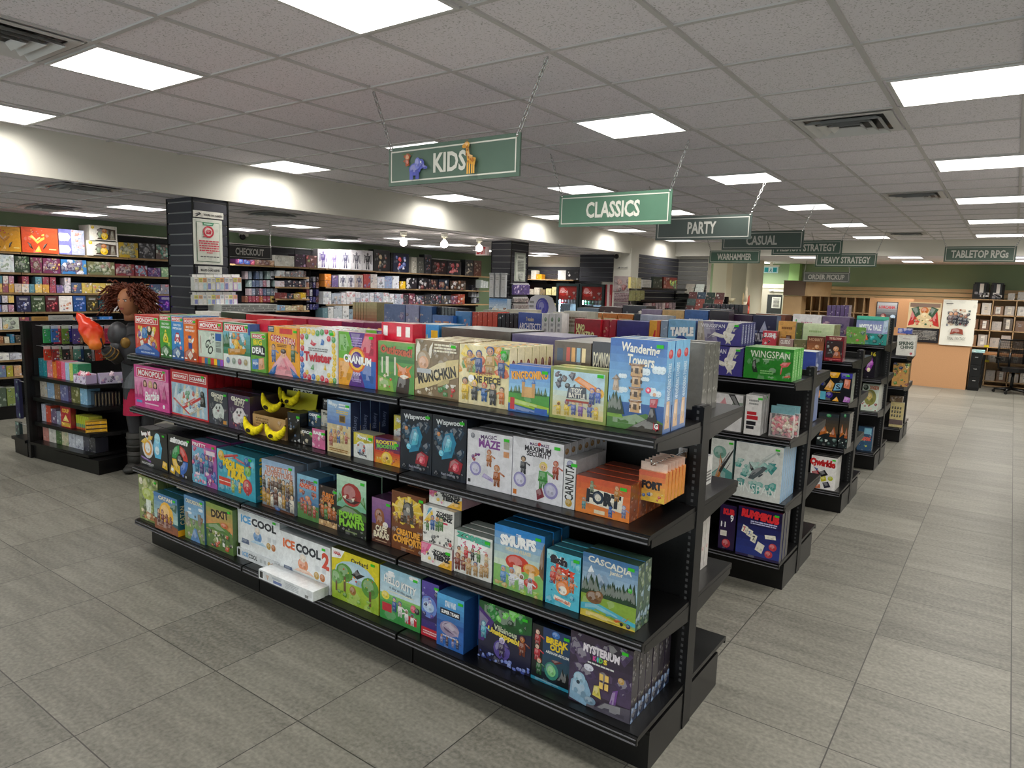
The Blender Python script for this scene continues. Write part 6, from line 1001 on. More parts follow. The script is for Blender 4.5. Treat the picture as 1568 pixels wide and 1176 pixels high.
# ---------------- west wall shelving ----------------
XS = -10.0
def wallunit(y0, y1, levels, lab, hooks=False):
    t = empty('wall_shelf', (XW+.012, y0, 0), label=lab, cat='wall shelf', group='west wall shelving'); L = y1-y0-.01
    b = MB(); b.box(0, .02, 0, L, 0, 2.36, '1a1b20'); slats(b, (.02, 0, .2), (0, 1, 0), (1, 0, 0), L, .2, 2.36, .1, '1c1d23', .012); b.build('back_panel', M['dark'], t)
    b = MB(); b.box(.02, .5, 0, L, 0, .16); b.build('base', M['black'], t)
    for z, d in levels:
        b = MB(); b.box(.035, d, 0, L, z-.022, z); s = b.build('shelf_board', M['black'], t)
        b = MB(); b.box(d, d+.008, 0, L, z-.024, z+.002); b.build('edge_strip', M['wood'], s)
        for yy in (L*.2, L*.8): b = MB(); b.box(.035, d*.8, yy, yy+.02, z-.06, z-.023); b.build('bracket', M['black'], s)
    b = MB(); b.box(.03, .05, 0, L, 2.37, 2.385); b.build('top_rail', M['chrome'], t)
    return t
LV = [(2.05,.42), (1.80,.42), (1.555,.42), (1.316,.42), (1.10,.42), (.935,.42), (.727,.42), (.518,.42)]
for i, (a, e) in enumerate(((.9, 2.2), (2.2, 3.5), (3.5, 4.8), (4.8, 6.05))): wallunit(a, e, LV, 'dark slatted wall shelf with wooden edges, '+ordn(i)+' bay from the camera end')
LM = [(2.04,.42), (1.715,.42), (1.405,.42), (1.08,.42), (.6,.42)]
wallunit(6.05, 7.15, [(2.04,.42), (.9,.42), (.5,.42)], 'dark slatted wall bay with hanging card packs, behind the checkout sign')
wallunit(7.15, 7.85, [(2.04,.42), (1.87,.42), (1.70,.42), (1.5,.42), (1.30,.42), (.8,.42)], 'narrow wall shelf bay with five close shelves')
wallunit(7.85, 8.2, [(2.04,.42), (.9,.42)], 'narrow slatted wall bay with hanging packs by the model kits')
for i, (a, e) in enumerate(((8.2, 9.8), (9.8, 11.4), (11.4, 13.0))): wallunit(a, e, LM, 'dark wall shelf stacked with model kits, '+ordn(i)+' bay from the checkout')
# top row, named boxes
def eyes(bg, sq, tail):
    return lambda A: A.r(0,0,1,1,bg).p([(.14,.42),(.22,.2),(.3,.12),(.24,.34)],'3a2a24').p([(.56,.12),(.62,.2),(.72,.42),(.6,.32)],'3a2a24').p([(.2,.62),(.28,.7),(.36,.58),(.44,.46),(.52,.58),(.62,.64),(.62,.56),(.5,.44),(.42,.36),(.3,.54)],sq).blob(.2,.68,.62,.9,sq+' c83a2a '+bg,10,3,.06).p([(.34,.04),(.46,.3),(.52,.04)],tail).lines(.74,.12,.94,.2,1,'f0d890').lines(.74,.84,.92,.92,2,mix(bg,'000',.3))
wbox(-12, 33, 347, 384, XS+.01, .3, 'c8901f', eyes('d8981e','b8782a','e0a83a'), 'mustard yellow gift box on the top wall shelf', z=2.051)
wbox(34, 90, 349, 386, XS+.01, .3, 'd8502a', eyes('e0532a','f0d05a','f2dc4a'), 'orange-red gift box with gold squiggles on the top wall shelf', z=2.051)
wbox(91, 130.5, 352, 389, XS+.01, .3, 'b8a8c0', lambda A: A.r(0,0,1,1,'7a7ac0').p([(0,.54),(.36,.54),(.46,.7),(.36,.84),(0,.84)],'eceaf2').p([(0,.06),(.36,.06),(.46,.2),(.36,.36),(0,.36)],'eceaf2').r(.48,0,1,1,'b0b4cc').blob(.48,0,1,1,'9ab0d0 c8c8d8 d8b0b0 8a9ac0 d88a7a',30,3,.08), 'lilac and white gift box on the top wall shelf', z=2.051)
fw = lambda A: A.r(0,0,1,1,'e8e4da').p([(.26,.1),(.94,.1),(.94,.78),(.4,.86),(.26,.7),(.34,.56),(.24,.44),(.36,.3)],'4a3a32').e(.54,.34,.12,'f0c81e',.24).e(.54,.66,.09,'c87a3a',.14).e(.36,.4,.06,'8a9a7a',.2).p([(.74,.14),(.9,.14),(.86,.7),(.78,.7)],'9a9484').r(.2,.0,.94,.06,'222').e(.12,.86,.06,'e8c81e')
wbox(133, 182, 369.5, 391, XS+.01, .3, 'd8d4c8', fw, 'white windowed figure box, lower of two on the top wall shelf', 'figure_box', z=2.051)
wbox(137, 180, 346, 368.5, XS+.02, .3, 'd8d4c8', fw, 'white windowed figure box, upper of two on the top wall shelf', 'figure_box', z=2.051+(at(157,369.5,X=XS+.01).z-at(157,391,X=XS+.01).z)+.014)
SHT = 'card_tin'
def tin(pal): return lambda A: A.blob(0,0,1,1,pal,26,len(pal),.14,pal.split()[0]).e(.5,.48,.3,pal.split()[0],.3).blob(.2,.2,.8,.8,pal,14,4,.1,pal.split()[0])
for a, e, t_, c, pl, lb in ((182.5,212,372,'b89a2a','8a8a6a c8a830 3a3a34 d8c050 6a6a5a','black and gold hexagonal collector box on the top wall shelf'),(213,238,373,'2a2a30','3a3a44 c8c8d0 1a1a20 8a8a94','dark round collector box on the top wall shelf'),(239,270,375,'5a4a4a','2a7a6a b84a4a d8d8d0 5a3a3a','teal and red collector box on the top wall shelf')): wbox(a, e, t_, 394, XS+.01, .25, c, tin(pl), lb, SHT, 'collector box', z=2.051)
# second row of windowed collector boxes
r2 = [(-10,22.5,'d8e0e4','e8eef0 8ab0c8 6a8a5a 5a4a6a'),(23,46,'2a3a2a','3a4a3a 6aa84a 8a8a7a 2a2a2a b8c8a8'),(47,65.5,'6a2a4a','5a4a3a c8a8a0 8a3a5a 6a6a4a'),(66,93,'6a2a4a','4a2a4a b88a98 7a3a6a c8b0a0 e0c04a'),(93.5,133,'3a7ab8','5a4a6a 8a7a9a e8e8f0 3a5a7a a0a050'),(134,176,'6a6a4a','5a6a4a c87a8a 8a8a6a 3a3a34 c8c8b0'),(177,206,'7a2a34','5a3a4a b88a4a 8a3a4a d8c8c0 4a4a54'),(207,226,'7a2a3a','5a7a9a 8aa0b8 b82a3a d0d8e0'),(226.5,246,'4a2f6a','5a3a7a c83a4a 3a2a5a 8a7aa8'),(247,272,'8ab08a','9ac090 5a8a5a e0e8c8 3a5a4a')]
for i, (a, e, c, pl) in enumerate(r2): wbox(a, e, 391+.085*a*.9+ (2 if i in (8,) else 0), 415, XS+.01, .2, c, tin(pl), cname(c)+' windowed card collection box on the second wall shelf, '+ordn(i)+' along', SHT, 'collector box', z=1.801, group='card collection boxes')
RW = random.Random(11)
P1 = ['d8d0d8','b88aa0','8a3a4a','c8c0c8','6a7ab0','e0d8d0','5a8a9a','3a4a6a','a04a5a','d0a04a','7a6a9a','4a5a4a','c8b8b0','8aa0c0','e0c070','9a5a6a']
PW = 'e8e0e8 3a3a4a c84a5a 5a6ab0 e0b04a 8ab0a0 2a2a34'
nl = {}
def small(p0, p1, pt, pb, z, c, pl, kind, where, X=XS+.01, d=.15, cat='card pack', seed=1, group=None, art=None):
    nl[where] = nl.get(where, 0)+1; i = nl[where]-1
    return wbox(p0, p1, pt, pb, X, d, c, art or (lambda A: A.r(0,0,1,1,c).blob(0,0,1,1,pl,9,seed,.2,c)), cname(c)+' '+kind+', '+ordn(i)+' along '+where, kind.split()[-2]+'_'+kind.split()[-1] if len(kind.split()) > 1 else kind, cat, z, group or 'items '+where)
# third row: two-high booster stacks then boxes
x = -6
while x < 108:
    w = RW.uniform(8, 13); c = RW.choice(P1); small(x, x+w, 434+.03*x, 447.5+.014*x, 1.556, c, PW, 'booster pack', 'the third wall shelf', seed=int(x)+20)
    if RW.random() < .72: small(x+.3, x+w-.3, 422.5+.03*x, 434+.03*x, 1.659, RW.choice(P1), PW, 'booster pack', 'the upper layer of the third wall shelf', seed=int(x)+50)
    x += w+.3
while x < 266:
    w = RW.uniform(12, 22); small(x, x+w, 433+.02*(x-100), 448.5, 1.556, RW.choice(['c8b05a','d8d0c8','7a6ab0','3a5a9a','4a5a7a','b87a8a','8a8a9a','c8c8d0']), PW, 'deck box', 'the third wall shelf past the booster packs', seed=int(x), d=.2); x += w+.3
# fourth row: larger boxes
x = -6
while x < 14: 
    small(x, x+9, 467, 479, 1.317, RW.choice(P1), PW, 'booster pack', 'the fourth wall shelf', seed=int(x)+90); small(x, x+9, 453, 466, 1.429, RW.choice(P1), PW, 'booster pack', 'the upper layer of the fourth wall shelf', seed=int(x)+95); x += 9.6
big4 = [(26,48,'2a2a4a','d8d8e0 5a6ab0 8a8aa8 2a2a5a','navy trainer box with a pale wing'),(48.5,70,'3a4a34','8a9a7a 5a6a4a b8c0a8 3a7a3a','olive trainer box with a pale beast'),(70.5,90.5,'4a1a24','a02a3a 7a1f2f d84a5a 3a1a24','dark red trainer box'),(91,112,'e4dfdc','d8a07a e8e4e0 b85a3a 6a7a9a','white trainer box with an orange sketch'),(113,132.5,'1f4a8a','5a7ac8 2a3a7a 8a9ae0 1a5a9a','deep blue trainer box'),(133,151,'3a3424','d8b83a 8a7a2a 3a342a f0d85a','black and yellow trainer box'),(151.5,169,'1a3a44','2a6a5a 1f4a5a 4a8a6a 1a2a3a','dark teal trainer box'),(170,190,'dcd8d4','c8c0c0 e0dcd8 8a8a9a','pale trainer box behind the figure\'s hair'),(228,243,'b8c0c8','8a9ab0 d8dce0 5a6a8a','silver trainer box'),(243.5,266,'3a1f7a','7a2ab0 a83ac0 4a2a9a 2a1a5a','violet trainer box beside the slatted column')]
for a, e, c, pl, lb in big4:
    wbox(a, e, 453.5 if a < 200 else 453, 478.5, XS+.01, .15, c, lambda A, c=c, pl=pl: A.r(0,0,1,1,c).blob(.1,.08,.9,.62,pl,12,len(pl),.13).lines(.2,.74,.8,.9,2,mix(c,'fff',.5)), lb+' on the fourth wall shelf', 'trainer_box', z=1.317)
x = -6
for c, e in (('d8d8dc',4),('b8c0b0',30),('8a4a5a',46),('3a3a44',70),('c8a0a8',95),('5a6a8a',120),('3a3a44',150)):
    small(x, e, 486, 503, 1.101, c, PW, 'blister set', 'the fifth wall shelf', d=.2, seed=e+9); x = e+.5
wbox(153, 173, 485, 498, XS+.01, .2, '2a6ac0', lambda A: A.r(0,0,1,1,'3a7ac8').blob(.1,.1,.9,.9,'8ac0e8 2a4a9a a0a0e0',8,3,.14), 'bright blue flat box on the fifth wall shelf', z=1.101)
for i, (a, e, pt, c, pl) in enumerate(((-4,6,515,'8a5a3a','c8a070 5a3a2a'),(7,15,516,'c8c0a8','e8e0d0 8a7a5a'),(16,23,512,'3a7a9a','d8503a 3a8ab0'),(24,34,514,'3a3a34','8a6a3a c8c0b0'))): small(a, e, pt, 526, .936, c, pl, 'figure box', 'the sixth wall shelf', d=.12, cat='figure box', seed=i)
for a, e, c in ((-6,15,'e0e0d8'),(15.5,34,'c8ccd8')): small(a, e, 541, 552, .728, c, 'b8b8c0 e8e8ec 8a8a98', 'sleeve box', 'the seventh wall shelf', d=.2)
for i, (a, e, c) in enumerate(((-8,10,'6a7a9a'),(10.5,21,'a8a03a'),(22,34,'c8a07a'))): small(a, e, 560, 578, .519, c, PW, 'deck box', 'the eighth wall shelf', d=.2, seed=i+4)
for i, (a, e, c) in enumerate(((-8,11,'4a5a4a'),(11.5,30,'7a8a4a'))): small(a, e, 594, 620, .161, c, '3a5a4a b8b03a 8a9a8a 2a3a34', 'deck box', 'the bottom wall deck', d=.25, X=-9.95, seed=i+14)
# ---- middle bays ----
def hookrow(p0, p1, n, pt, pb, where, cols, seed):
    R = random.Random(seed); w = (p1-p0)/n
    for i in range(n):
        if R.random() < .08: continue
        c = R.choice(cols); small(p0+i*w+.3, p0+(i+1)*w-.5, pt, pb, None, c, 'e8e8f0 2a2a34 '+R.choice(cols), 'hanging pack', where, X=-10.12, d=.1, seed=seed+i)
CP = '8a94a8 c8ccd4 5a6a8a 7a8a9a b8a8b0 4a4a5a 9ab0b0 a87a8a'.split()
for k, (a, b_) in enumerate(((415.5,427.5),(429.5,439.5),(442,452.5),(453.5,463),(466,476))): hookrow(375, 425.5, 9, a, b_, 'the '+ordn(k)+' hook row behind the checkout', CP if k < 3 else 'b86a4a 8a5a4a c8b05a 7a8aa0 a04a5a'.split(), 30+k)
for k, (a, b_) in enumerate(((424,431),(432.5,441),(443.5,453),(454.5,463),(466,474))): hookrow(469, 489, 4, a, b_, 'the '+ordn(k)+' hook row by the model kits', '6a3a4a 3a3a4a b8b8c8 4a4a8a a87a6a'.split(), 50+k)
top = [(361,390,397.5,'5a2a5a','c84a6a 3a5aa8 7a3a7a','pink and violet box'),(391,420,398.5,'8a6a5a','c8a080 6a4a4a b8987a','tan box'),(421,451,391.5,'dcdad2','c8c8c0 e4e4dc','plain white box'),(452,468,390,'4a3a4a','b88ab0 2a2a34 8a5a8a','plum box'),(469,485.5,391.5,'6a4a4a','8a9a5a c85a5a 4a3a5a d8b0b0','multicoloured box')]
for a, e, pt, c, pl, lb in top: wbox(a, e, pt, 409, XS+.01, .2, c, lambda A, c=c, pl=pl: A.r(0,0,1,1,c).blob(0,0,1,1,pl,9,3,.2), lb+' on the top shelf over the checkout', 'hobby_box', z=2.041)
robot = lambda bg, k: (lambda A: A.r(0,0,1,1,bg).p([(.35,.05),(.46,.05),(.5,.4),(.38,.42)],k).p([(.56,.05),(.68,.05),(.64,.42),(.52,.4)],k).p([(.34,.42),(.68,.42),(.74,.74),(.28,.74)],k).p([(.14,.34),(.26,.36),(.3,.76),(.16,.8)],mix(k,bg,.3)).p([(.74,.36),(.88,.3),(.86,.8),(.72,.76)],mix(k,bg,.3)).e(.51,.82,.09,k,.08).blob(.15,.1,.85,.9,k+' '+'c8c0d8',8,3,.05))
for i, k in enumerate('5a4a8a 7a6a9a 4a4a6a 5a5a6a 33333c'.split()): wbox(486.5+17*i, 503+17*i, 381.5+.6*i, 411.5, XS+.02, .12, 'dcdae0', robot('dedce2', k), 'tall white robot model kit box, '+ordn(i)+' of five on the top shelf', 'model_kit_box', 'model kit', z=2.041, group='tall white model kits')
dkp = [(572,597,383,'1a1a20','8a4a3a c8b08a 3a3a3a 6a2a24','dark model kit box with red mechs'),(598,601.5,387,'101014','222','narrow black model kit box'),(602,626,388,'1f2438','d8d8e0 c83a3a 5a6ab0 2a2a4a','navy model kit box with a red and white figure'),(630,638,394,'b8b4a8','e0dcd0 6a6a5a','pale slim model kit box'),(638.5,649,394,'5a5a54','8a8a80 3a3a34','grey-green model kit box'),(649.5,660.5,390,'24242c','4a5a7a 8a4a4a','dark model kit box with a blue figure'),(661,684,399,'24161a','a83a34 5a2420 7a2a2a','black model kit box with a red wreck'),(684.5,706,400,'1c1a22','c83a4a e07a7a 5a2a34','black model kit box with a crimson beast'),(712,725,398,'2a2a30','e0dcd4 b8a890 4a4a50','black model kit box with an ivory robot'),(725.5,737,399,'5a2a24','a88a70 7a3a30 c8b8a8','reddish model kit box')]
for a, e, pt, c, pl, lb in dkp: wbox(a, e, pt, 420, XS+.01, .15, c, lambda A, c=c, pl=pl: A.r(0,0,1,1,c).blob(.15,.12,.85,.85,pl,14,4,.12), lb+' on the top wall shelf', 'model_kit_box', 'model kit', z=2.041)
r3 = [(497,507,430,441,'d88a3a'),(508,518,422,441,'6a5a8a'),(519,531,421,441,'d8d8dc'),(531.5,543,421,441,'d4d0d8'),(543.5,556,421,441,'b8a8a0'),(557,567,420,442,'a84a4a'),(567.5,577.5,420,442,'c8c0bc'),(578,589,424,442,'c8ccd8'),(589.5,600,423,442,'8a9ab8'),(600.5,611,423,442,'d0d4dc'),(613,621,431,443,'e0b81e'),(622,638,426,443,'24242a'),(641,655,426,444,'1e1e24'),(656,670,428,444,'2a2228'),(671.5,687,428,444,'1f2a3a'),(689,701,430,445,'3a2a22'),(701.5,713,430,445,'44302a')]
for a, e, pt, pb, c in r3: small(a, e, pt, pb, 1.716, c, 'e0e0e4 '+('c88a5a 8a3a3a 4a4a54' if H(c)[0] < .1 else 'b85a5a 4a5a9a 8a8a9a 2a2a44'), 'kit box', 'the second model kit shelf', cat='model kit', seed=int(a), art=robot(c, '4a4a6a') if 519 <= a <= 544 else None, d=.2)
small(497, 507, 419.5, 430, at(502, 430, X=XS+.01).z+.004, 'e08a3a', 'f0b06a c8602a', 'kit box', 'the second model kit shelf, stacked on top', cat='model kit')
x = 495
while x < 706:
    w = RW.uniform(7, 14); t_ = RW.uniform(446, 450)+.016*(x-494); zz = 1.406; h2 = at(x, t_, X=XS+.01).z-at(x, 464+.016*(x-494), X=XS+.01).z
    cc = RW.choice(['c8ccd8','d8d8dc','8a9ab8','a8b0c0','d0d4d8'] if x < 610 else ['c8a05a','3a3a40','a84a3a','2a3a34','6a3a4a','4a4a50','d8c8b0'])
    m = 2 if RW.random() < .55 else 1; ym = (t_+464+.016*(x-494))/2
    if m == 2:
        lo = small(x, x+w, ym, 464+.016*(x-494), zz, cc, 'e4e4ec 5a6a9a b84a5a 3a3a4a', 'kit box', 'the third model kit shelf', cat='model kit', seed=int(x), d=.2)
        small(x+.3, x+w-.3, t_, ym, lo.location.z+lo.bound_box[6][2]+.0015, RW.choice([cc, 'd8d8e0']), 'e4e4ec 5a6a9a b84a5a 3a3a4a', 'kit box', 'the upper layer of the third model kit shelf', cat='model kit', seed=int(x)+3, d=.2)
    else: small(x, x+w, t_, 464+.016*(x-494), zz, cc, 'd8d8e0 8a3a3a 2a2a34 c8a05a', 'kit box', 'the third model kit shelf', cat='model kit', seed=int(x), d=.2)
    x += w+.4
x = 494
while x < 640:
    w = RW.uniform(8, 13); small(x, x+w, RW.uniform(468, 474), 488, 1.081, RW.choice(['c8ccd0','d8dadc','8aa0b0','6a8a94','b8c0c8']), 'e4e4ec 3a5a7a 2a2a34 8ab0b8', 'kit box', 'the fourth model kit shelf', cat='model kit', seed=int(x), d=.2); x += w+.4
for k, (a, b_, z, cl) in enumerate(((414.5,425.5,1.871,'c8ccd0 8a8a90 5a4a4a'),(428.5,441.5,1.701,'3a3a4a b8a8c0 d8d0d8'),(448,458.5,1.501,'2a3a4a 7a3a3a c8b070 e0b82a'),(467,476.5,1.301,'b8986a 8ab0d0 d8d0b0'))):
    x = 428
    while x < 468: w = RW.uniform(7, 12); small(x, min(x+w, 469), a+RW.uniform(0, 2), b_, z, RW.choice(cl.split()), 'e8e4e0 2a2a34 a85a4a', 'paint set', 'shelf '+ordn(k)+' from the top of the narrow bay', cat='paint set', seed=int(x)+k, d=.15); x += w+.4
for k, (a, b_) in enumerate(((437,446),(447.5,455),(456,464))): hookrow(722, 734, 3, a, b_, 'the '+ordn(k)+' hook row past the model kits', ['b8bcc4','3a3a44'], 70+k)
for i in range(3): small(736+4*i, 739.6+4*i, 429+i, 441, None, 'c8d0d0', 'e8ecec 8aa8a0', 'hanging pack', 'the far hooks past the model kits', X=-9.9, seed=i)
# ---------------- end display with pegboard, left of the figure ----------------
t = empty('end_display', (-7.7, 2.70, 0), label='black end display with pegboard and angled shelves beside the armoured figure', cat='store shelf')
b = MB(); b.box(-.03, .03, -.02, 1.05, 0, 1.34); b.build('pegboard_panel', M['pegy'] if 'pegy' in M else M['black'], t)
pg = M['peg'].copy(); M['pegx'] = pg
for l in list(pg.node_tree.links):
    if l.to_node.type == 'COMBXYZ' and l.to_socket.name == 'X': fs = l.from_node; ts = l.to_socket; pg.node_tree.links.remove(l); pg.node_tree.links.new(fs.outputs[1], ts); break
b = MB(); b.box(.03, .034, .03, 1.02, .2, 1.32); b.build('peg_face', pg, t)
b = MB(); b.box(-.03, .035, -.045, -.02, 0, 1.345); b.build('upright', M['slot'], t)
b = MB(); b.prism([(.03,-.02),(1.13,.10),(1.07,.45),(.7,1.05),(.03,1.05)], 0, .13); b.prism([(.03,-.05),(.98,.08),(1.0,.42),(.66,1.05),(.03,1.05)], .14, .165); b.build('base', M['black'], t)
b = MB(); b.box(-.34, -.03, -.05, 1.0, 0, .14); b.box(-.36, -.03, -.07, 1.0, .14, .17); b.build('side_base', M['black'], t)
for z in (.81, .605, .36):
    b = MB(); P_ = [(.035,0),(.98,.10),(1.04,.35),(.66,1.0),(.035,1.0)]; b.prism(P_, z-.035, z); o = b.build('shelf', M['black'], t)
SX0, SX1 = -7.655, -6.74
def lgrow(z, items, lab, y=2.735, sl=.1):
    x = SX0
    for i, (w, h, c, pl) in enumerate(items):
        yy = y+sl*(x+w/2-SX0); o = boxmesh(w-.004, h, .12, c, mix(c,'fff',.4), None, (lambda A, c=c, pl=pl, i=i: A.r(0,0,1,1,c).blob(0,0,1,1,pl,9,i+2,.2,c)), None, name='deck_box', lid=False)
        o.location = (x+w/2, yy+.03, z+.0012); o.rotation_euler.z = math.radians(5.7); tag(o, cname(c)+' deck box, '+ordn(i)+' along '+lab, 'deck box', 'boxes along '+lab); x += w
lgrow(.81, [(.08,.17,'2a7a8a','3a9aa8 1f5a6a'),(.07,.17,'2a8a94','3aa0a8 c8e0e0'),(.1,.165,'d87a8a','e8d8d8 3a3a4a'),(.07,.17,'e0782a','f0a050 c85a20'),(.08,.17,'d83a44','e87a7a b82a34'),(.07,.17,'e86a94','f0b0c8 d84a7a'),(.07,.165,'a8c8e8','d8e4f0 c8a0d0'),(.06,.165,'c8d070','e0e0a0 8a9a4a'),(.09,.165,'3a9a6a','7ac09a e0e8c8')], 'the top shelf of the end display')
lgrow(.605, [(.13,.16,'b8b0a0','8ab0d0 6a5a4a d8d0c0'),(.13,.16,'8aa8c8','d8e4f0 5a7aa8 c8b890'),(.1,.155,'8a6a4a','b89a70 5a4a3a'),(.14,.155,'6a6a9a','a8a8d0 4a4a74 d0d0e0'),(.05,.15,'4a2a5a','6a3a7a'),(.15,.15,'6a6a3a','8a8a5a 4a4a2a c8c090'),(.12,.15,'8ab8d8','c8e0f0 5a8ab0')], 'the second shelf of the end display')
lgrow(.36, [(.08,.17,'b8b8c8','8a8aa8 e0e0e8'),(.09,.165,'c8503a','e8d8d0 8a2a2a'),(.1,.14,'6a5a7a','a88ab0 3a3a4a d8d8e0'),(.13,.13,'8a90a8','c8d0e0 5a5a7a')], 'the third shelf of the end display')
lgrow(.165, [(.11,.152,'c88a80','e8b0a8 a86a60'),(.13,.155,'d8d4cc','f0ece4 8a8a84'),(.1,.15,'4a6a3a','8a9a5a 2a3a24'),(.12,.148,'c8c0a0','8aa070 e8e0c8'),(.12,.15,'c0c4d0','6a6a8a e8ecf4'),(.13,.15,'c0c4d0','6a6a8a e8ecf4'),(.1,.145,'3a3a4a','5a5a6a 2a2a34'),(.1,.14,'2a2a34','4a4a54')], 'the bottom shelf of the end display')
for i in range(8):
    o = boxmesh(.05, .13, .12, '1a1a1e', '2a2a30', None, lambda A: A.r(0,0,1,1,'1c1c20').r(.35,.1,.6,.9,'8a7a5a'), None, name='deck_box', lid=False); yy = 2.865+.026*i
    o.location = (-6.715+.008*i, yy, .6065); o.rotation_euler.z = math.radians(80); o.scale = (.42, 1, 1); tag(o, 'slim black deck box on the angled edge of the end display, '+ordn(i)+' from its corner', 'deck box', 'slim black deck boxes')
loose(.17, .2, .05, -7.15, 2.78, .361, '8a1f24', 'a83a34', lambda A: A.r(0,0,1,1,'a8202a').t('COUP',.15,.7,.85,.9,'e8c04a',.05).p([(.2,.3),(.5,.62),(.8,.3)],'e8d070').r(.05,.04,.95,.24,'c8a030').blob(.05,.04,.95,.24,'e8c85a 8a5a1a',6,3,.1), 'red and gold card game box on the third shelf of the end display', rz=math.radians(6))
for i in range(7): loose(.03, .13+.002*(i%2), .12, -7.045+.0315*i, 2.83+.003*i, .36, 'c8c84a', 'd8d86a', lambda A: A.r(0,0,1,1,'b8c83a').r(0,0,1,.4,'5a9a7a').r(0,0,1,.15,'c84a3a'), 'slim lime card box, '+ordn(i)+' from the red and gold box', group='slim lime card boxes', name='card_box')
for i in range(3): loose(.18, .035, .1, -6.92, 2.80-.0*i, .36+.037*i, 'd8a01e' if True else '', 'e8b83a', lambda A: A.r(0,0,1,1,'e0a820').r(.02,0,.98,.12,'222').r(.02,.88,.98,1,'222'), 'flat yellow card box, '+['bottom','middle','top'][i]+' of its stack on the end display', name='card_box', rz=math.radians(6)) if False else None
for i in range(3):
    o = loose(.17, .034, .09, -6.74, 2.87, .36+.0365*i, 'd8a01e', 'e8b83a', lambda A: A.r(0,0,1,1,'e0a820').r(.02,0,.98,.14,'222').r(.02,.86,.98,1,'222'), 'flat yellow card box, '+['bottom','middle','top'][i]+' of its stack on the end display', name='card_box', rz=math.radians(70))
# plush toys in two printed trays on the top shelf
for k, (cx, cy, w, rz, seed, lab) in enumerate(((-6.87, 2.85, .2, .1, 3, 'printed tray of small pink and white plush toys on the end display'), (-6.74, 3.03, .22, 1.35, 5, 'second plush toy tray, round the corner of the end display'))):
    tr = empty('display_tray', (cx, cy, .8112), rz, lab, 'display tray'); b = MB()
    b.box(-w/2, w/2, -.05, -.046, 0, .07, 'd0c8dc'); b.box(-w/2, w/2, .046, .05, 0, .09, 'd0c8dc'); b.box(-w/2, -w/2+.004, -.046, .046, 0, .08, 'b8a8c8'); b.box(w/2-.004, w/2, -.046, .046, 0, .08, 'b8a8c8'); b.box(-w/2, w/2, -.046, .046, 0, .003, 'b8a8c8')
    Art(b, (-w/2, -.05, 0), (w, 0, 0), (0, 0, .07), (0, -1, 0)).blob(0,0,1,1,'8a6aa0 f0e8f0 5a4a6a d8a0b8',14,seed,.1); b.build('tray_body', M['print'], tr)
    R = random.Random(seed)
    for i in range(4 if k == 0 else 1):
        c = R.choice('f0e8ea e87a94 d85a70 9a8ad8 f4d8e0'.split()); b = MB(); b.ball((0,0,.03), .027, .024, .03, c, 10, 7); b.ball((0,-.004,.068), .023, .022, .021, c, 10, 7)
        for s in (-1, 1): b.ball((s*.016, 0, .09), .009, .006, .014, mix(c,'fff',.3), 8, 5); b.ball((s*.009, -.024, .07), .0035, c='222', n=6, m=4)
        ca = math.cos(rz); sa_ = math.sin(rz); ox = -w/2+.03+(w-.06)*(i/3 if k == 0 else .5); oy = R.uniform(-.006,.006)
        o = b.build('plush_toy', M['cloth']); o.location = (cx+ox*ca-oy*sa_, cy+ox*sa_+oy*ca, .817); o.rotation_euler.z = R.uniform(-.3,.5)
        tag(o, 'small '+cname(c)+' plush toy, '+ordn(i)+' in the '+('first' if k == 0 else 'second')+' plush tray', 'plush toy', 'plush toys')
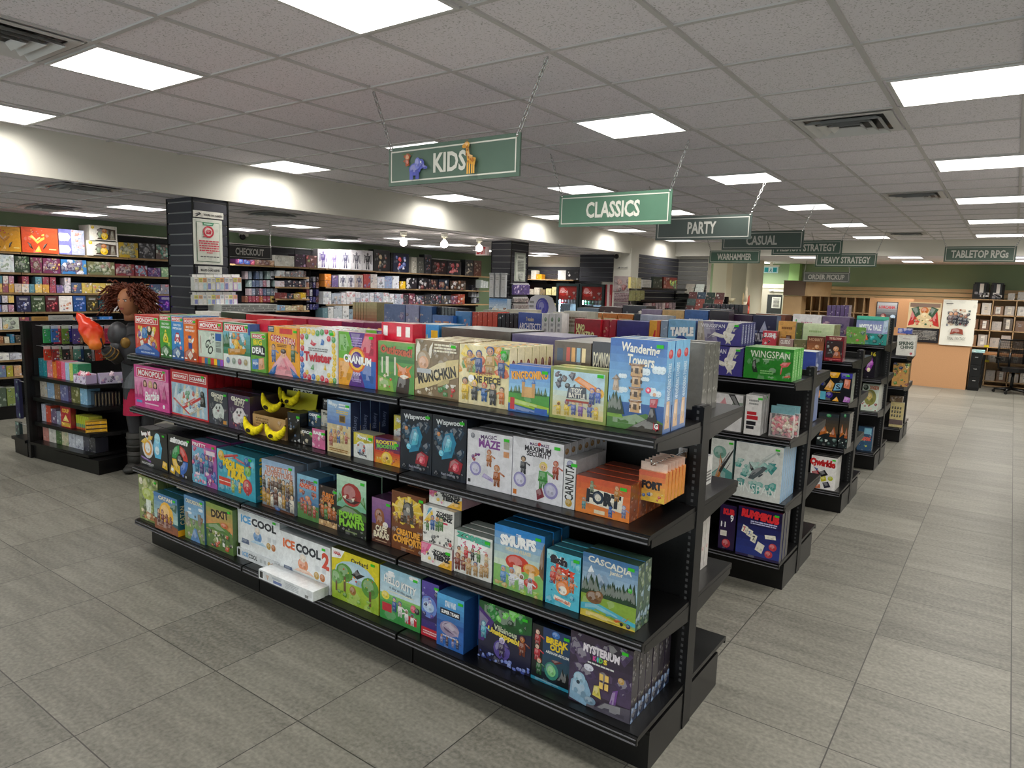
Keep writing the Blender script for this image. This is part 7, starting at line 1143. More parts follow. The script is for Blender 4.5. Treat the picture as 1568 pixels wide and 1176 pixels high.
# hanging packs on the pegboard
for r, (pt, pb, p0, p1, n, cl) in enumerate(((498.5, 525, 68, 182, 14, '3aa05a 3a6ab0 c83a5a 6a8a3a 3a3aa0 5a4a8a c8a07a 4a5a4a 8aa8c8'), (530, 552, 69, 168, 12, 'c8402a 8a2a2a 8aa86a 2a2a2a c8a890 5a8a7a 3a5a8a 2a3a34 c8d0d8'))):
    R = random.Random(40+r); cl = cl.split()
    for i in range(n):
        a = p0+(p1-p0)*i/n; e = p0+(p1-p0)*(i+1)/n; X_ = -7.42+.06*(i % 2); c = cl[i % len(cl)]; y0, y1 = at(a, pb, X=-7.42).y, at(e, pb, X=-7.42).y; zt, zb = at((a+e)/2, pt, X=X_).z, at((a+e)/2, pb+R.uniform(-2, 2), X=X_).z
        w = min(y1-y0+.012, .15); b = MB(); pl = mix(c, 'fff', .5)
        b.poly([(-w/2, -.012, -(zt-zb)), (w/2, -.012, -(zt-zb)), (w/2, -.008, -.03), (-w/2, -.008, -.03)], c); b.poly([(-w/2, .012, -(zt-zb)), (w/2, .012, -(zt-zb)), (w/2, .008, -.03), (-w/2, .008, -.03)], c, True)
        b.poly([(-w/2, -.012, -(zt-zb)), (-w/2, -.008, -.03), (-w/2, .008, -.03), (-w/2, .012, -(zt-zb))], c); b.poly([(w/2, -.012, -(zt-zb)), (w/2, .012, -(zt-zb)), (w/2, .008, -.03), (w/2, -.008, -.03)], c); b.poly([(-w/2,-.012,-(zt-zb)),(-w/2,.012,-(zt-zb)),(w/2,.012,-(zt-zb)),(w/2,-.012,-(zt-zb))], c)
        b.box(-w/2, w/2, -.001, .001, -.03, 0, pl)
        Art(b, (-w/2, -.0125, -(zt-zb)), (w, 0, 0), (0, .003, zt-zb-.03), (0, -1, 0), .0002).blob(.08,.1,.92,.9,R.choice(cl)+' e0e0d8 '+R.choice(cl)+' 2a2a30',8,i+3,.22)
        b.tube((0, .01, -.006), (0, X_+7.66, -.01), .003, None, 5, 'aaa')
        o = b.build('hanging_pack', M['wrap']); o.location = (X_, (y0+y1)/2, zt); o.rotation_euler.z = HALF
        tag(o, cname(c)+' card pack hanging on the end display pegboard, '+ordn(i)+' along its '+['upper','lower'][r]+' row', 'card pack', 'packs on the end display pegboard')
for i, (px, pt, pb, c) in enumerate(((31, 582, 640, '3a3a5a'), (30, 646, 668, '3a4a4a'))):
    q = at(px, pb, Y=2.72); zt = at(px, pt, Y=2.72).z; b = MB(); b.box(-.05, .05, -.015, .015, 0, zt-q.z, c); Art(b, (-.05, -.015, 0), (.1, 0, 0), (0, 0, zt-q.z), (0, -1, 0)).blob(0,0,1,1,'5a4a7a 8aa8a0 c8c8d0 2a2a34 3a6a5a',10,i,.25)
    b.tube((0, 0, zt-q.z-.01), (min(.3, -7.735-q.x), 0, zt-q.z-.01), .004, None, 5, 'aaa'); o = b.build('hanging_pack', M['wrap']); o.location = q; tag(o, cname(c)+' pack hanging on the outer side of the end display, '+['upper','lower'][i]+' of two', 'card pack', 'packs on the outer side of the end display')
q0, q1 = at(74, 495, X=-7.7), at(112, 495, X=-7.7)
for (a, e, pt, c, lb) in ((49, 74, 488, 'd8a860', 'tan sign card on top of the end display'), (75, 112, 483, 'd4d6d0', 'white sign card on top of the end display')):
    y0, y1 = at(a, 494, X=-7.69).y, at(e, 494, X=-7.69).y; hh = at(a, pt, X=-7.69).z-1.341
    b = MB(); b.box(-(y1-y0)/2, (y1-y0)/2, -.004, .004, 0, max(hh, .04), c); Art(b, (-(y1-y0)/2, -.004, 0), (y1-y0, 0, 0), (0, 0, max(hh, .04)), (0, -1, 0), .0002).lines(.15,.25,.85,.75,2,mix(c,'000',.35)); o = b.build('sign_card', M['print']); o.location = (-7.69, (y0+y1)/2, 1.3412); o.rotation_euler.z = HALF; tag(o, lb, 'sign card')
# ---------------- life-size armoured figure ----------------
FC = Vector((-6.45, 3.16, 0)); FN = Vector((FC.x, FC.y, 0)).normalized(); FR = Vector((-FN.y, FN.x, 0))*-1
def fp(px, py, d=0):
    """point on the upright plane through the figure facing the camera, d metres nearer"""
    q = _r*((px-CW/2)/CF)-_u*((py-CH/2)/CF)+_f; n = FN; t = ((FC-n*d)-Vector((0, 0, EYE))).dot(n)/q.dot(n)
    return Vector((0, 0, EYE))+q*t-FC
F = empty('costumed_figure', FC, label='life-size armoured figure with bushy brown hair holding an orange flame', cat='statue')
def skin(name, verts, edges, radii, mat, parent, sub=2, root=0):
    me = bpy.data.meshes.new(name); me.from_pydata([tuple(v) for v in verts], edges, []); me.update(); o = bpy.data.objects.new(name, me); COL.objects.link(o); o.parent = parent
    m = o.modifiers.new('skin', 'SKIN'); m.use_smooth_shade = True; m.branch_smoothing = .6
    for i, r in enumerate(radii): me.skin_vertices[0].data[i].radius = (r, r) if not isinstance(r, tuple) else r
    for i in range(len(verts)): me.skin_vertices[0].data[i].use_root = (i == root)
    s = o.modifiers.new('sub', 'SUBSURF'); s.levels = sub; s.render_levels = sub
    me.materials.append(mat); return o
M['armor'] = solid('dull_grey_leather', '26262a', .55, .1, .5, .2, 30)
M['plate'] = solid('worn_grey_plate', '4a4c50', .45, .3, .5, .2, 25)
M['boot'] = solid('dark_boot_leather', '2a2926', .6, 0, .4, .2, 40)
M['skin'] = solid('warm_skin', 'a9714f', .55, 0, .4, .05, 30)
M['hair'] = solid('auburn_curls', '5c2814', .55, 0, .4, .3, 40)
M['tabard'] = solid('crimson_cloth', 'a02040', .8, 0, .2, .15, 40)
M['brass'] = solid('aged_brass', '8a6a34', .4, .6)
M['flame'] = None
def flamemat():
    m, N, L, P = newmat('orange_translucent_flame'); tc = N.new('ShaderNodeTexCoord'); sp = N.new('ShaderNodeSeparateXYZ'); L.new(tc.outputs['Generated'], sp.inputs[0])
    n = N.new('ShaderNodeTexNoise'); n.inputs['Scale'].default_value = 5; L.new(tc.outputs['Generated'], n.inputs['Vector']); a = N.new('ShaderNodeMath'); a.operation = 'MULTIPLY_ADD'; a.inputs[1].default_value = .5; L.new(n.outputs[0], a.inputs[0]); L.new(sp.outputs[2], a.inputs[2])
    cr = N.new('ShaderNodeValToRGB'); L.new(a.outputs[0], cr.inputs[0]); e = cr.color_ramp.elements; e[0].position = .25; e[0].color = H('e8862a'); e[1].position = .75; e[1].color = H('e23a1a'); L.new(cr.outputs[0], P.inputs['Base Color']); P.inputs['Roughness'].default_value = .3; P.inputs['Subsurface Weight'].default_value = .2; return m
M['flame'] = flamemat()
B = [fp(207, 600), fp(206, 572), fp(204, 540), fp(203, 512), fp(201, 494),           # pelvis waist chest neck-base neck
     fp(184, 505), fp(180, 530), fp(184, 549, .07), fp(166, 538, .15), fp(156, 532, .18),          # near arm: shoulder, elbow, forearm, wrist, palm
     fp(224, 510), fp(234, 545), fp(226, 575, .08),                         # far arm, bent to the hip
     fp(203, 620), fp(207, 655), fp(208, 690), fp(207, 712), fp(199, 719, .05), # near leg, foot
     fp(224, 620), fp(226, 655), fp(226, 690), fp(226, 710), fp(220, 717, .05)]
E_ = [(0,1),(1,2),(2,3),(3,4),(3,5),(5,6),(6,7),(7,8),(8,9),(3,10),(10,11),(11,12),(0,13),(13,14),(14,15),(15,16),(16,17),(0,18),(18,19),(19,20),(20,21),(21,22)]
Rr = [.135,.115,.15,.10,.055,.075,.058,.05,.04,.035,.075,.055,.045,.085,.06,.055,.05,.045,.085,.06,.055,.05,.045]
skin('body', B, E_, Rr, M['armor'], F)
# hand: palm side plus five curled fingers under the flame
hb = fp(156, 532, .18)
for i, (du, dv, dn) in enumerate(((-.075,.03,.02),(-.085,.01,.0),(-.08,-.012,-.02),(-.065,-.03,-.035),(-.02,.04,.05))):
    p0 = hb+Vector((0,0,dv*.3))-FR*(-.0)+FR*0; q = hb+FR*(du*.5)*-1*0
    a = hb+Vector((0, 0, .006))+FN*(-dn*.8)+FR*(.012*(0 if i < 4 else 1)); m1 = a+FR*-.0+(-FR if False else FR)*0
    tip = a+FR.normalized()*0
    dirv = (FR*(1 if False else -1)); 
    dirv = Vector((fp(140, 524, .18)-hb)).normalized()
    if i == 4: dirv = (dirv*.3+Vector((0,0,.8))-FN*.5).normalized()
    b1 = a+dirv*.04; b2 = b1+(dirv*.7+Vector((0,0,.7))).normalized()*.028; b3 = b2+(dirv*.25+Vector((0,0,1))).normalized()*.022
    skin('finger', [a, b1, b2, b3], [(0,1),(1,2),(2,3)], [.011,.01,.009,.007], M['armor'], F, 1)
# gauntlet, shoulder plates, breastplate, belt plates, tabard, boots
def lobe(name, c, rx, ry, rz, mat, rot=0):
    b = MB(); b.ball((0,0,0), rx, ry, rz, n=18, m=12); o = b.build(name, mat, F, c, rot); return o
ang = math.atan2(FR.y, FR.x)
lobe('shoulder_plate', fp(181, 512, .02), .085, .085, .115, M['plate'], ang); lobe('shoulder_plate', fp(226, 514, .02), .085, .085, .1, M['plate'], ang)
lobe('breastplate', fp(204, 536, .055), .125, .11, .15, M['armor'], ang); lobe('medallion', fp(192, 525, .15), .04, .02, .05, M['brass'], ang)
lobe('arm_plate', fp(180, 532, .03), .062, .062, .075, M['plate'], ang)
b = MB(); b.tube(fp(182, 549, .08), fp(162, 536, .16), .062, .048, 14); b.build('gauntlet', M['boot'], F)
b = MB()
for i in range(3): b.tube(fp(163+5*i, 536.6+3.2*i, .155-.018*i), fp(164.5+5*i, 537.6+3.2*i, .15-.018*i), .052+.004*i, None, 14)
b.build('gauntlet_band', M['brass'], F)
for k, (px, py) in enumerate(((203, 556), (202, 570), (201, 584))):
    b = MB(); c = fp(px+8, py); n = 10
    for j in range(n):
        a0 = math.pi*(.95-1.1*j/n); a1 = math.pi*(.95-1.1*(j+1)/n)
        for r0, r1, z0, z1 in ((.085+.008*k, .105+.008*k, .05, -.05),):
            P_ = lambda a, r, z: c+FR*(-math.cos(a)*r*-1)*-1+FN*(-math.sin(a)*r)+Vector((0,0,z))
            b.poly([P_(a0, r1, z1), P_(a1, r1, z1), P_(a1, r0, z0), P_(a0, r0, z0)]); b.poly([P_(a0, r1-.012, z1), P_(a1, r1-.012, z1), P_(a1, r0-.012, z0), P_(a0, r0-.012, z0)], rev=True); b.poly([P_(a0, r1-.012, z1), P_(a1, r1-.012, z1), P_(a1, r1, z1), P_(a0, r1, z1)])
    b.build('hip_plate', M['plate'], F)
b = MB(); R = random.Random(2); n = 10
cc = fp(212, 620)
for j in range(n):
    a0 = math.pi*(1.05-1.1*j/n); a1 = math.pi*(1.05-1.1*(j+1)/n)
    Q = lambda a, r, py: Vector((cc.x, cc.y, fp(212, py).z))+FR*(math.cos(a)*r)+FN*(-math.sin(a)*r*.8)
    b.poly([Q(a0, .13, 634), Q(a1, .13, 634), Q(a1, .11, 578), Q(a0, .11, 578)]); b.poly([Q(a0, .126, 634), Q(a1, .126, 634), Q(a1, .106, 578), Q(a0, .106, 578)], rev=True)
b.build('tabard', M['tabard'], F)
for px in (207, 226):
    b = MB(); b.tube(fp(px, 662), fp(px, 690), .075, .066, 14); b.tube(fp(px, 690), fp(px, 712), .066, .062, 14)
    for k in range(3): b.tube(fp(px, 668+13*k), fp(px, 671+13*k), .078-.004*k, None, 14)
    b.build('boot_shaft', M['boot'], F)
    b = MB(); c = fp(px-5, 716, .05); b.ball((c.x, c.y, .045), .062, .062, .045, n=14, m=8); c2 = fp(px, 714); b.ball((c2.x, c2.y, .05), .068, .068, .05, n=14, m=8); c3 = fp(px-9, 718, .09); b.ball((c3.x, c3.y, .035), .055, .055, .035, n=14, m=8)
    b.build('boot_foot', M['boot'], F)
# head with a plain face, three-quarter view down toward the shelf
hc = fp(197, 463, .03); hd = empty('head', hc, 0); hd.parent = F; faceang = math.atan2(-1, .55)
hd.rotation_euler = (0, 0, faceang+math.pi/2)          # local -Y looks out of the face
b = MB(); n, m = 20, 16; k = 0
for j in range(m+1):
    ph = math.pi*j/m-math.pi/2; z = .125*math.sin(ph)
    w = .082*math.cos(ph)**.75*(1-.28*max(0, -math.sin(ph))**1.3); dpt = .1*math.cos(ph)**.75*(1-.12*max(0, -math.sin(ph)))
    for i in range(n):
        t_ = 2*math.pi*i/n; x, y = w*math.cos(t_), dpt*math.sin(t_); fr = max(0, -math.sin(t_))
        bump = 0
        if fr > .5:
            bump += .022*math.exp(-((x/.013)**2+((z+.012)/.022)**2))-.008*math.exp(-(((abs(x)-.03)/.014)**2+((z-.018)/.012)**2))+.007*math.exp(-((x/.022)**2+((z+.052)/.01)**2))+.008*math.exp(-((x/.02)**2+((z+.088)/.016)**2))+.006*math.exp(-(((z-.036)/.01)**2))*(abs(x) < .05)
        b.v.append((x, y-bump, z))
for j in range(m):
    for i in range(n): b.f.append([j*n+i, j*n+(i+1)%n, (j+1)*n+(i+1)%n, (j+1)*n+i]); b.c.append(H('888')); b.m.append(0); b.sm.append(True)
b.tube((0, .02, -.16), (0, .015, -.08), .052, .056, 14); b.build('face', M['skin'], hd)
for s in (-1, 1):
    b = MB(); b.ball((s*.03, -.088, .016), .013, .008, .007, 'e8e0d8', 10, 6); b.ball((s*.031, -.0955, .016), .006, .003, .006, '2a1c14', 8, 5); b.poly([(s*.046, -.086, .03), (s*.014, -.1, .033), (s*.014, -.1, .027), (s*.046, -.086, .025)][::s], '3a2014'); b.build('eye', M['plastic'], hd)
    b = MB(); b.ball((s*.083, .01, .0), .012, .02, .03, n=10, m=6); b.build('ear', M['skin'], hd)
b = MB(); b.ball((0, -.101, -.05), .022, .006, .0045, '8a3a34', 12, 5); b.ball((0, -.1, -.058), .018, .006, .005, '9a4840', 12, 5); b.build('lips', M['plastic'], hd)
b = MB(); R = random.Random(8)
for i in range(520):
    th = R.uniform(-.25*math.pi, 1.25*math.pi); ph = R.uniform(-.15, 1.35); d0 = Vector((math.cos(th)*math.cos(ph), math.sin(th)*math.cos(ph), math.sin(ph)))
    if d0.y < -.35 and ph < .75: continue
    p = Vector((d0.x*.082, d0.y*.1, d0.z*.122+.008)); L_ = R.uniform(.09, .2); g = Vector((d0.x, d0.y, d0.z*.35-.1)).normalized(); rad = R.uniform(.006, .011); sd = d0.cross(Vector((0,0,1))).normalized()
    for s in range(7):
        f_ = (s+1)/7; q = p+(g*(L_/7))+Vector((0,0,-.024*f_))+sd*(.022*math.sin(s*2.4+i))+d0*(.018*math.cos(s*2.2+i))+Vector((0,0,.014*math.sin(s*2.7+i*2))); b.tube(p, q, rad*(1-.06*s), rad*(1-.06*(s+1)), 5, caps=s == 6); p = q
b.ball((0, .015, .03), .09, .1, .105, n=14, m=10); b.build('hair', M['hair'], hd)
b = MB(); R = random.Random(5)
base = fp(158, 548, .16)
for (pa, pb_, r0, r1, dd) in (((150,524),(142,508),.055,.085,.18),((142,508),(131,495),.085,.06,.18),((131,495),(117,478),.06,.012,.18),((152,520),(150,502),.05,.03,.15),((138,524),(128,503),.035,.05,.2),((128,503),(120,490),.04,.012,.2),((146,526),(136,500),.06,.04,.22)):
    p, q = fp(*pa, dd), fp(*pb_, dd); 
    for s in range(5): a = p.lerp(q, s/5); c = p.lerp(q, (s+1)/5); b.tube(a, c, r0+(r1-r0)*s/5, r0+(r1-r0)*(s+1)/5, 12, caps=s in (0, 4))
    b.ball(p, r0*.98, n=12, m=8); b.ball(q, r1*.98, n=12, m=8)
fl = b.build('flame', M['flame'], F)
rm = fl.modifiers.new('remesh', 'REMESH'); rm.mode = 'VOXEL'; rm.voxel_size = .014; rm.use_smooth_shade = True
tx = bpy.data.textures.new('flame_ripple', 'CLOUDS'); tx.noise_scale = .06; dm = fl.modifiers.new('ripple', 'DISPLACE'); dm.texture = tx; dm.strength = .035; sm = fl.modifiers.new('smooth', 'SMOOTH'); sm.iterations = 2
# ---------------- signs, hooks and packs on the slatted columns ----------------
def panel(w, h, d, art, name, mat='print', c='e6e4da'):
    b = MB(); b.box(-w/2, w/2, 0, d, 0, h, c); art(Art(b, (-w/2, 0, 0), (w, 0, 0), (0, 0, h), (0, -1, 0), .0002)); return b.build(name, M[mat])
def onX(o, X, y, z, lab, cat, group=None): o.location = (X, y, z); o.rotation_euler.z = HALF; return tag(o, lab, cat, group)
CX = -6.328
def c1(px0, px1, pt, pb, art, name, lab, cat, d=.006, X=CX+.008):
    y0, y1 = at(px0, pb, X=X).y, at(px1, pb, X=X).y; pm = (px0+px1)/2; z0, z1 = at(pm, pb, X=X).z, at(pm, pt, X=X).z
    return onX(panel(y1-y0, z1-z0, d, art, name), X, (y0+y1)/2, z0, lab, cat)
c1(296, 342, 324, 334, lambda A: A.r(0,0,1,1,'e4e2d8').p([(.04,.5),(.2,.75),(.26,.5),(.16,.3)],'333').p([(.1,.3),(.16,.35),(.12,.1),(.06,.1)],'333').t("YOU'RE ON CAMERA", .32, .28, .97, .62, '444'), 'camera_notice', 'white camera notice strip on the slatted column', 'sign')
c1(297.5, 341.5, 336, 405, lambda A: A.r(0,0,1,1,'dfe2d6').r(.1,.06,.9,.93,'5a8a6a').r(.115,.07,.885,.92,'dde0d4').p([(.3,.92),(.7,.92),(.66,.86),(.34,.86)],'4a9a72').lines(.36,.875,.64,.905,1,'d8f0e0').e(.5,.72,.19,'c83a4a').e(.5,.72,.13,'e4d8d0').p([(.42,.67),(.58,.67),(.6,.74),(.55,.77),(.45,.77),(.4,.73)],'c83a4a').p([(.3,.62),(.36,.6),(.42,.66)],'c83a4a').lines(.16,.28,.84,.54,5,'c84a5a').lines(.4,.24,.6,.28,1,'c84a5a').lines(.18,.15,.82,.19,1,'555'), 'policy_poster', 'white framed policy poster with a red hand symbol on the slatted column', 'sign')
c1(304, 340, 408, 419, lambda A: A.r(0,0,1,1,'d2d3cc').t('BOARD GAME SLEEVES', .1, .3, .9, .62, '444').lines(.42,.7,.58,.85,1,'777'), 'shelf_sign', 'white sleeve sign under the policy poster', 'sign')
for r, (pt, pb) in enumerate(((421, 445), (448, 467))):
    for i in range(11 if r == 0 else 10):
        a = 295+6.6*i; X_ = CX+.10+.012*(i % 3); X_ = CX+.1+.004*(i % 2); y0, y1 = at(a, pb, X=CX+.1).y, at(a+6.3, pb, X=CX+.1).y; z0, z1 = at(a, pb, X=X_).z, at(a, pt, X=X_).z; c = ['d8dad4','dcdcd6','d4d8d4','e0ded0','d8d4a8','a8b0d8','dcd8dc','e0c8d0','e0dcd8','c8a8d8','d8d8dc'][i]; hh = z1-z0
        b = MB(); w = y1-y0; b.box(-w/2, w/2, -.03, .03, -hh, -.02, c); b.box(-w/2, w/2, -.001, .001, -.02, .006, 'e8e8e4'); Art(b, (-w/2, -.03, -hh), (w, 0, 0), (0, 0, hh-.02), (0, -1, 0)).r(.05,.62,.95,.95,['e8e4da','e0d860','e8a86a','d8dce0'][(i+r) % 4]).r(.15,.1,.85,.55,['dfe2e4','8a90c8','b8d8e0','e8e4e0'][(i*3+r) % 4]).lines(.2,.66,.8,.9,2,'8a8a8a')
        b.tube((0, .01, 0), (0, X_-CX-.012, 0), .003, None, 5, 'bbb'); o = b.build('sleeve_pack', M['wrap']); onX(o, X_, (y0+y1)/2, z1, cname(c)+' card sleeve pack on the slatted column, '+ordn(i)+' along its '+['upper','lower'][r]+' hook row', 'sleeve pack', 'sleeve packs')
tr = at(350, 478, X=-6.1); b = MB(); w = .5
o = boxmesh(.62, .07, .22, 'c8ccc8', 'e6e8e4', None, lambda A: A.r(0,0,1,1,'b8bcb8').lines(.02,.1,.98,.9,3,'6a6a6a'), None, name='sleeve_tray', lid=False); onX(o, -6.08, 4.05, 1.49, 'long white tray of sleeve packs on the column below the hooks', 'tray')
b = MB(); b.tube((-.25, .22, .03), (-.25, .0, .03), .006, None, 6); b.tube((.0, .24, .03), (.0, .0, .03), .006, None, 6); a_ = b.build('tray_arm', M['chrome'], o)
# second column: notice, purple packs, hanging paper
C2 = -6.674
def c2(px0, px1, pt, pb, art, name, lab, cat, X=C2+.008, d=.008):
    y0, y1 = at(px0, pb, X=X).y, at(px1, pb, X=X).y; pm = (px0+px1)/2; z0, z1 = at(pm, pb, X=X).z, at(pm, pt, X=X).z
    return onX(panel(y1-y0, z1-z0, d, art, name), X, (y0+y1)/2, z0, lab, cat)
c2(787.5, 804, 387, 431, lambda A: A.r(0,0,1,1,'c8ccc4').r(.06,.03,.94,.97,'b8c8b4').r(.1,.05,.9,.95,'d8dcd2').lines(.25,.8,.75,.88,2,'555').lines(.2,.36,.8,.74,7,'8a8e88').e(.5,.2,.2,'c0c4bc').blob(.3,.13,.7,.28,'9aa09a b0b4ae',5,2,.1), 'notice_board', 'white framed notice on the second slatted column', 'sign')
for r, (pt, pb, cc, n) in enumerate(((434, 451, '5a4a8a', 4), (455, 463, '8a8484', 5), (465, 475, '9a9494', 5))):
    for i in range(n):
        a = 785+(6 if r == 0 else 4.6)*i; X_ = C2+.12; y0, y1 = at(a, pb, X=X_).y, at(a+(6.5 if r == 0 else 4.8), pb, X=X_).y; z0, z1 = at(a, pb, X=X_).z, at(a, pt, X=X_).z; w = y1-y0-.01
        b = MB(); b.box(-w/2, w/2, -.02, .02, z0-z1, -.02, cc); Art(b, (-w/2, -.02, z0-z1), (w, 0, 0), (0, 0, z1-z0-.02), (0, -1, 0)).blob(0,0,1,1,'7a6ab0 3a2a6a d8c8e8' if r == 0 else 'c8b8b0 6a5a5a a89a9a',7,i,.25); b.box(-w/2, w/2, -.001, .001, -.02, .005, 'ccc'); b.tube((0, .01, 0), (0, .122, 0), .003, None, 5, 'bbb')
        onX(b.build('hanging_pack', M['wrap']), X_, (y0+y1)/2, z1, ('purple' if r == 0 else 'grey')+' hanging pack on the second slatted column, '+ordn(i)+' on its '+ordn(r)+' hook row', 'hanging pack', 'packs on the second column')
for i in range(3):
    q = at(750+9*i, 455, Y=9.08); zt = at(752+9*i, 418, Y=9.08).z; w = .085; b = MB(); b.box(0, w, -.02, .02, q.z-zt, -.02, 'c4c6c8'); b.box(0, w, -.03, .03, -.03, .0, 'a8acb0'); b.tube((w/2, .02, -.01), (w/2, .12, -.01), .004, None, 5, 'bbb'); Art(b, (0, -.02, q.z-zt), (w, 0, 0), (0, 0, zt-q.z-.03), (0, -1, 0)).lines(.15,.75,.8,.9,2,'888').lines(.2,.4,.6,.5,1,'aaa')
    o = b.build('hanging_pad', M['wrap']); o.location = (q.x, 9.08, zt); tag(o, 'white paper pad in a sleeve hanging on the second column, '+ordn(i)+' of three', 'pad', 'hanging white pads')
q0, q1 = at(748.5, 480, Y=9.0), at(776, 480, Y=9.0); zt = at(760, 457, Y=9.0).z
o = boxmesh(q1.x-q0.x, zt-1.36, .12, 'a8b8c8', 'd0dce4', None, lambda A: A.grad(.3,1,'d8e4ec','6a9ad0').blob(0,0,1,.45,'c8a06a 5a7a9a e8d8b0 8a5a3a',10,3,.14).blob(.1,.4,.9,.7,'e8eef4 a8c4e0',6,2,.1), None, name='poster_box'); o.location = ((q0.x+q1.x)/2, 9.0, 1.36); tag(o, 'pale blue boxed picture set below the hanging pads', 'picture set')
b = MB(); b.box(-.16, .16, 0, .2, -.02, 0); b.box(-.12, -.1, .0, .2, -.08, -.02); b.box(.1, .12, 0, .2, -.08, -.02); o = b.build('slatwall_ledge', M['black']); o.location = ((q0.x+q1.x)/2, 9.005, 1.359); tag(o, 'small black ledge on the second slatted column', 'ledge')
# ---------------- far end of the west bay ----------------
YB = 13.99
b = MB(); slats(b, (-9.7, YB, 1.0), (1, 0, 0), (0, -1, 0), 2.1, 1.55, 2.32, .1); o = struct('wall_panel_bay', b, M['slat'])
t = empty('wall_ledge', (-9.7, YB-.02, 2.02), label='wooden wall ledge above the snack shelves at the end of the bay', cat='wall shelf'); b = MB(); b.box(0, 1.55, -.3, 0, -.02, 0); b.build('board', M['wood'], t)
for xx in (.2, .8, 1.4): b = MB(); b.box(xx, xx+.02, -.26, 0, -.1, -.021); b.build('bracket', M['black'], t)
for a, e, pt, c, lb in ((813, 820, 414, 'dcdad2', 'white bottle box on the wooden wall ledge'), (821, 829, 420, 'e0a020', 'yellow-orange tub on the wooden wall ledge'), (808, 812.5, 421, '6a5a4a', 'brown tin on the wooden wall ledge'), (854, 866, 414, 'e4e4e2', 'tilted white box on the wooden wall ledge'), (867, 886, 413, '2a2a2e', 'large black box on the wooden wall ledge')):
    q = at(a, 429, Y=13.75); q1 = at(e, 429, Y=13.75); h = at(a, pt, Y=13.75).z-2.02; o = boxmesh(q1.x-q.x, max(h,.08), .16, c, mix(c,'fff',.3), None, art_of(c, 'fff 888 '+c, None, 'fff', 4, 3), None, name='boxed_item', lid=False); o.location = ((q.x+q1.x)/2, 13.75, 2.021); tag(o, lb, 'box')
t = empty('snack_shelf', (-9.7, 13.6, 0), label='black snack shelf against the end wall of the bay', cat='store shelf'); b = MB(); b.box(0, 1.35, .3, .36, 0, 1.95); b.build('back_panel', M['black'], t)
for z in (.9, 1.35, 1.66): b = MB(); b.box(0, 1.35, 0, .3, z-.02, z); b.build('shelf', M['black'], t)
for xx in (0, 1.31): b = MB(); b.box(xx, xx+.04, 0, .3, 0, .88); b.build('end_panel', M['black'], t)
R = random.Random(9)
for k, z in enumerate((1.35, 1.66)):
    for i in range(8):
        c = R.choice('c8a05a d8d0c0 6a4a7a b85a4a 8a7a5a e0d8a0 4a4a54'.split()); o = boxmesh(.14, R.uniform(.12,.2), .14, c, mix(c,'fff',.4), None, art_of(c, 'e8e0d0 8a4a3a 4a3a5a', None, 'fff', 5, i), None, name='snack_box', lid=False); o.location = (-9.6+.165*i, 13.63, z+.001); tag(o, cname(c)+' snack box, '+ordn(i)+' along the '+['lower','upper'][k]+' snack shelf', 'snack box', 'snack boxes')
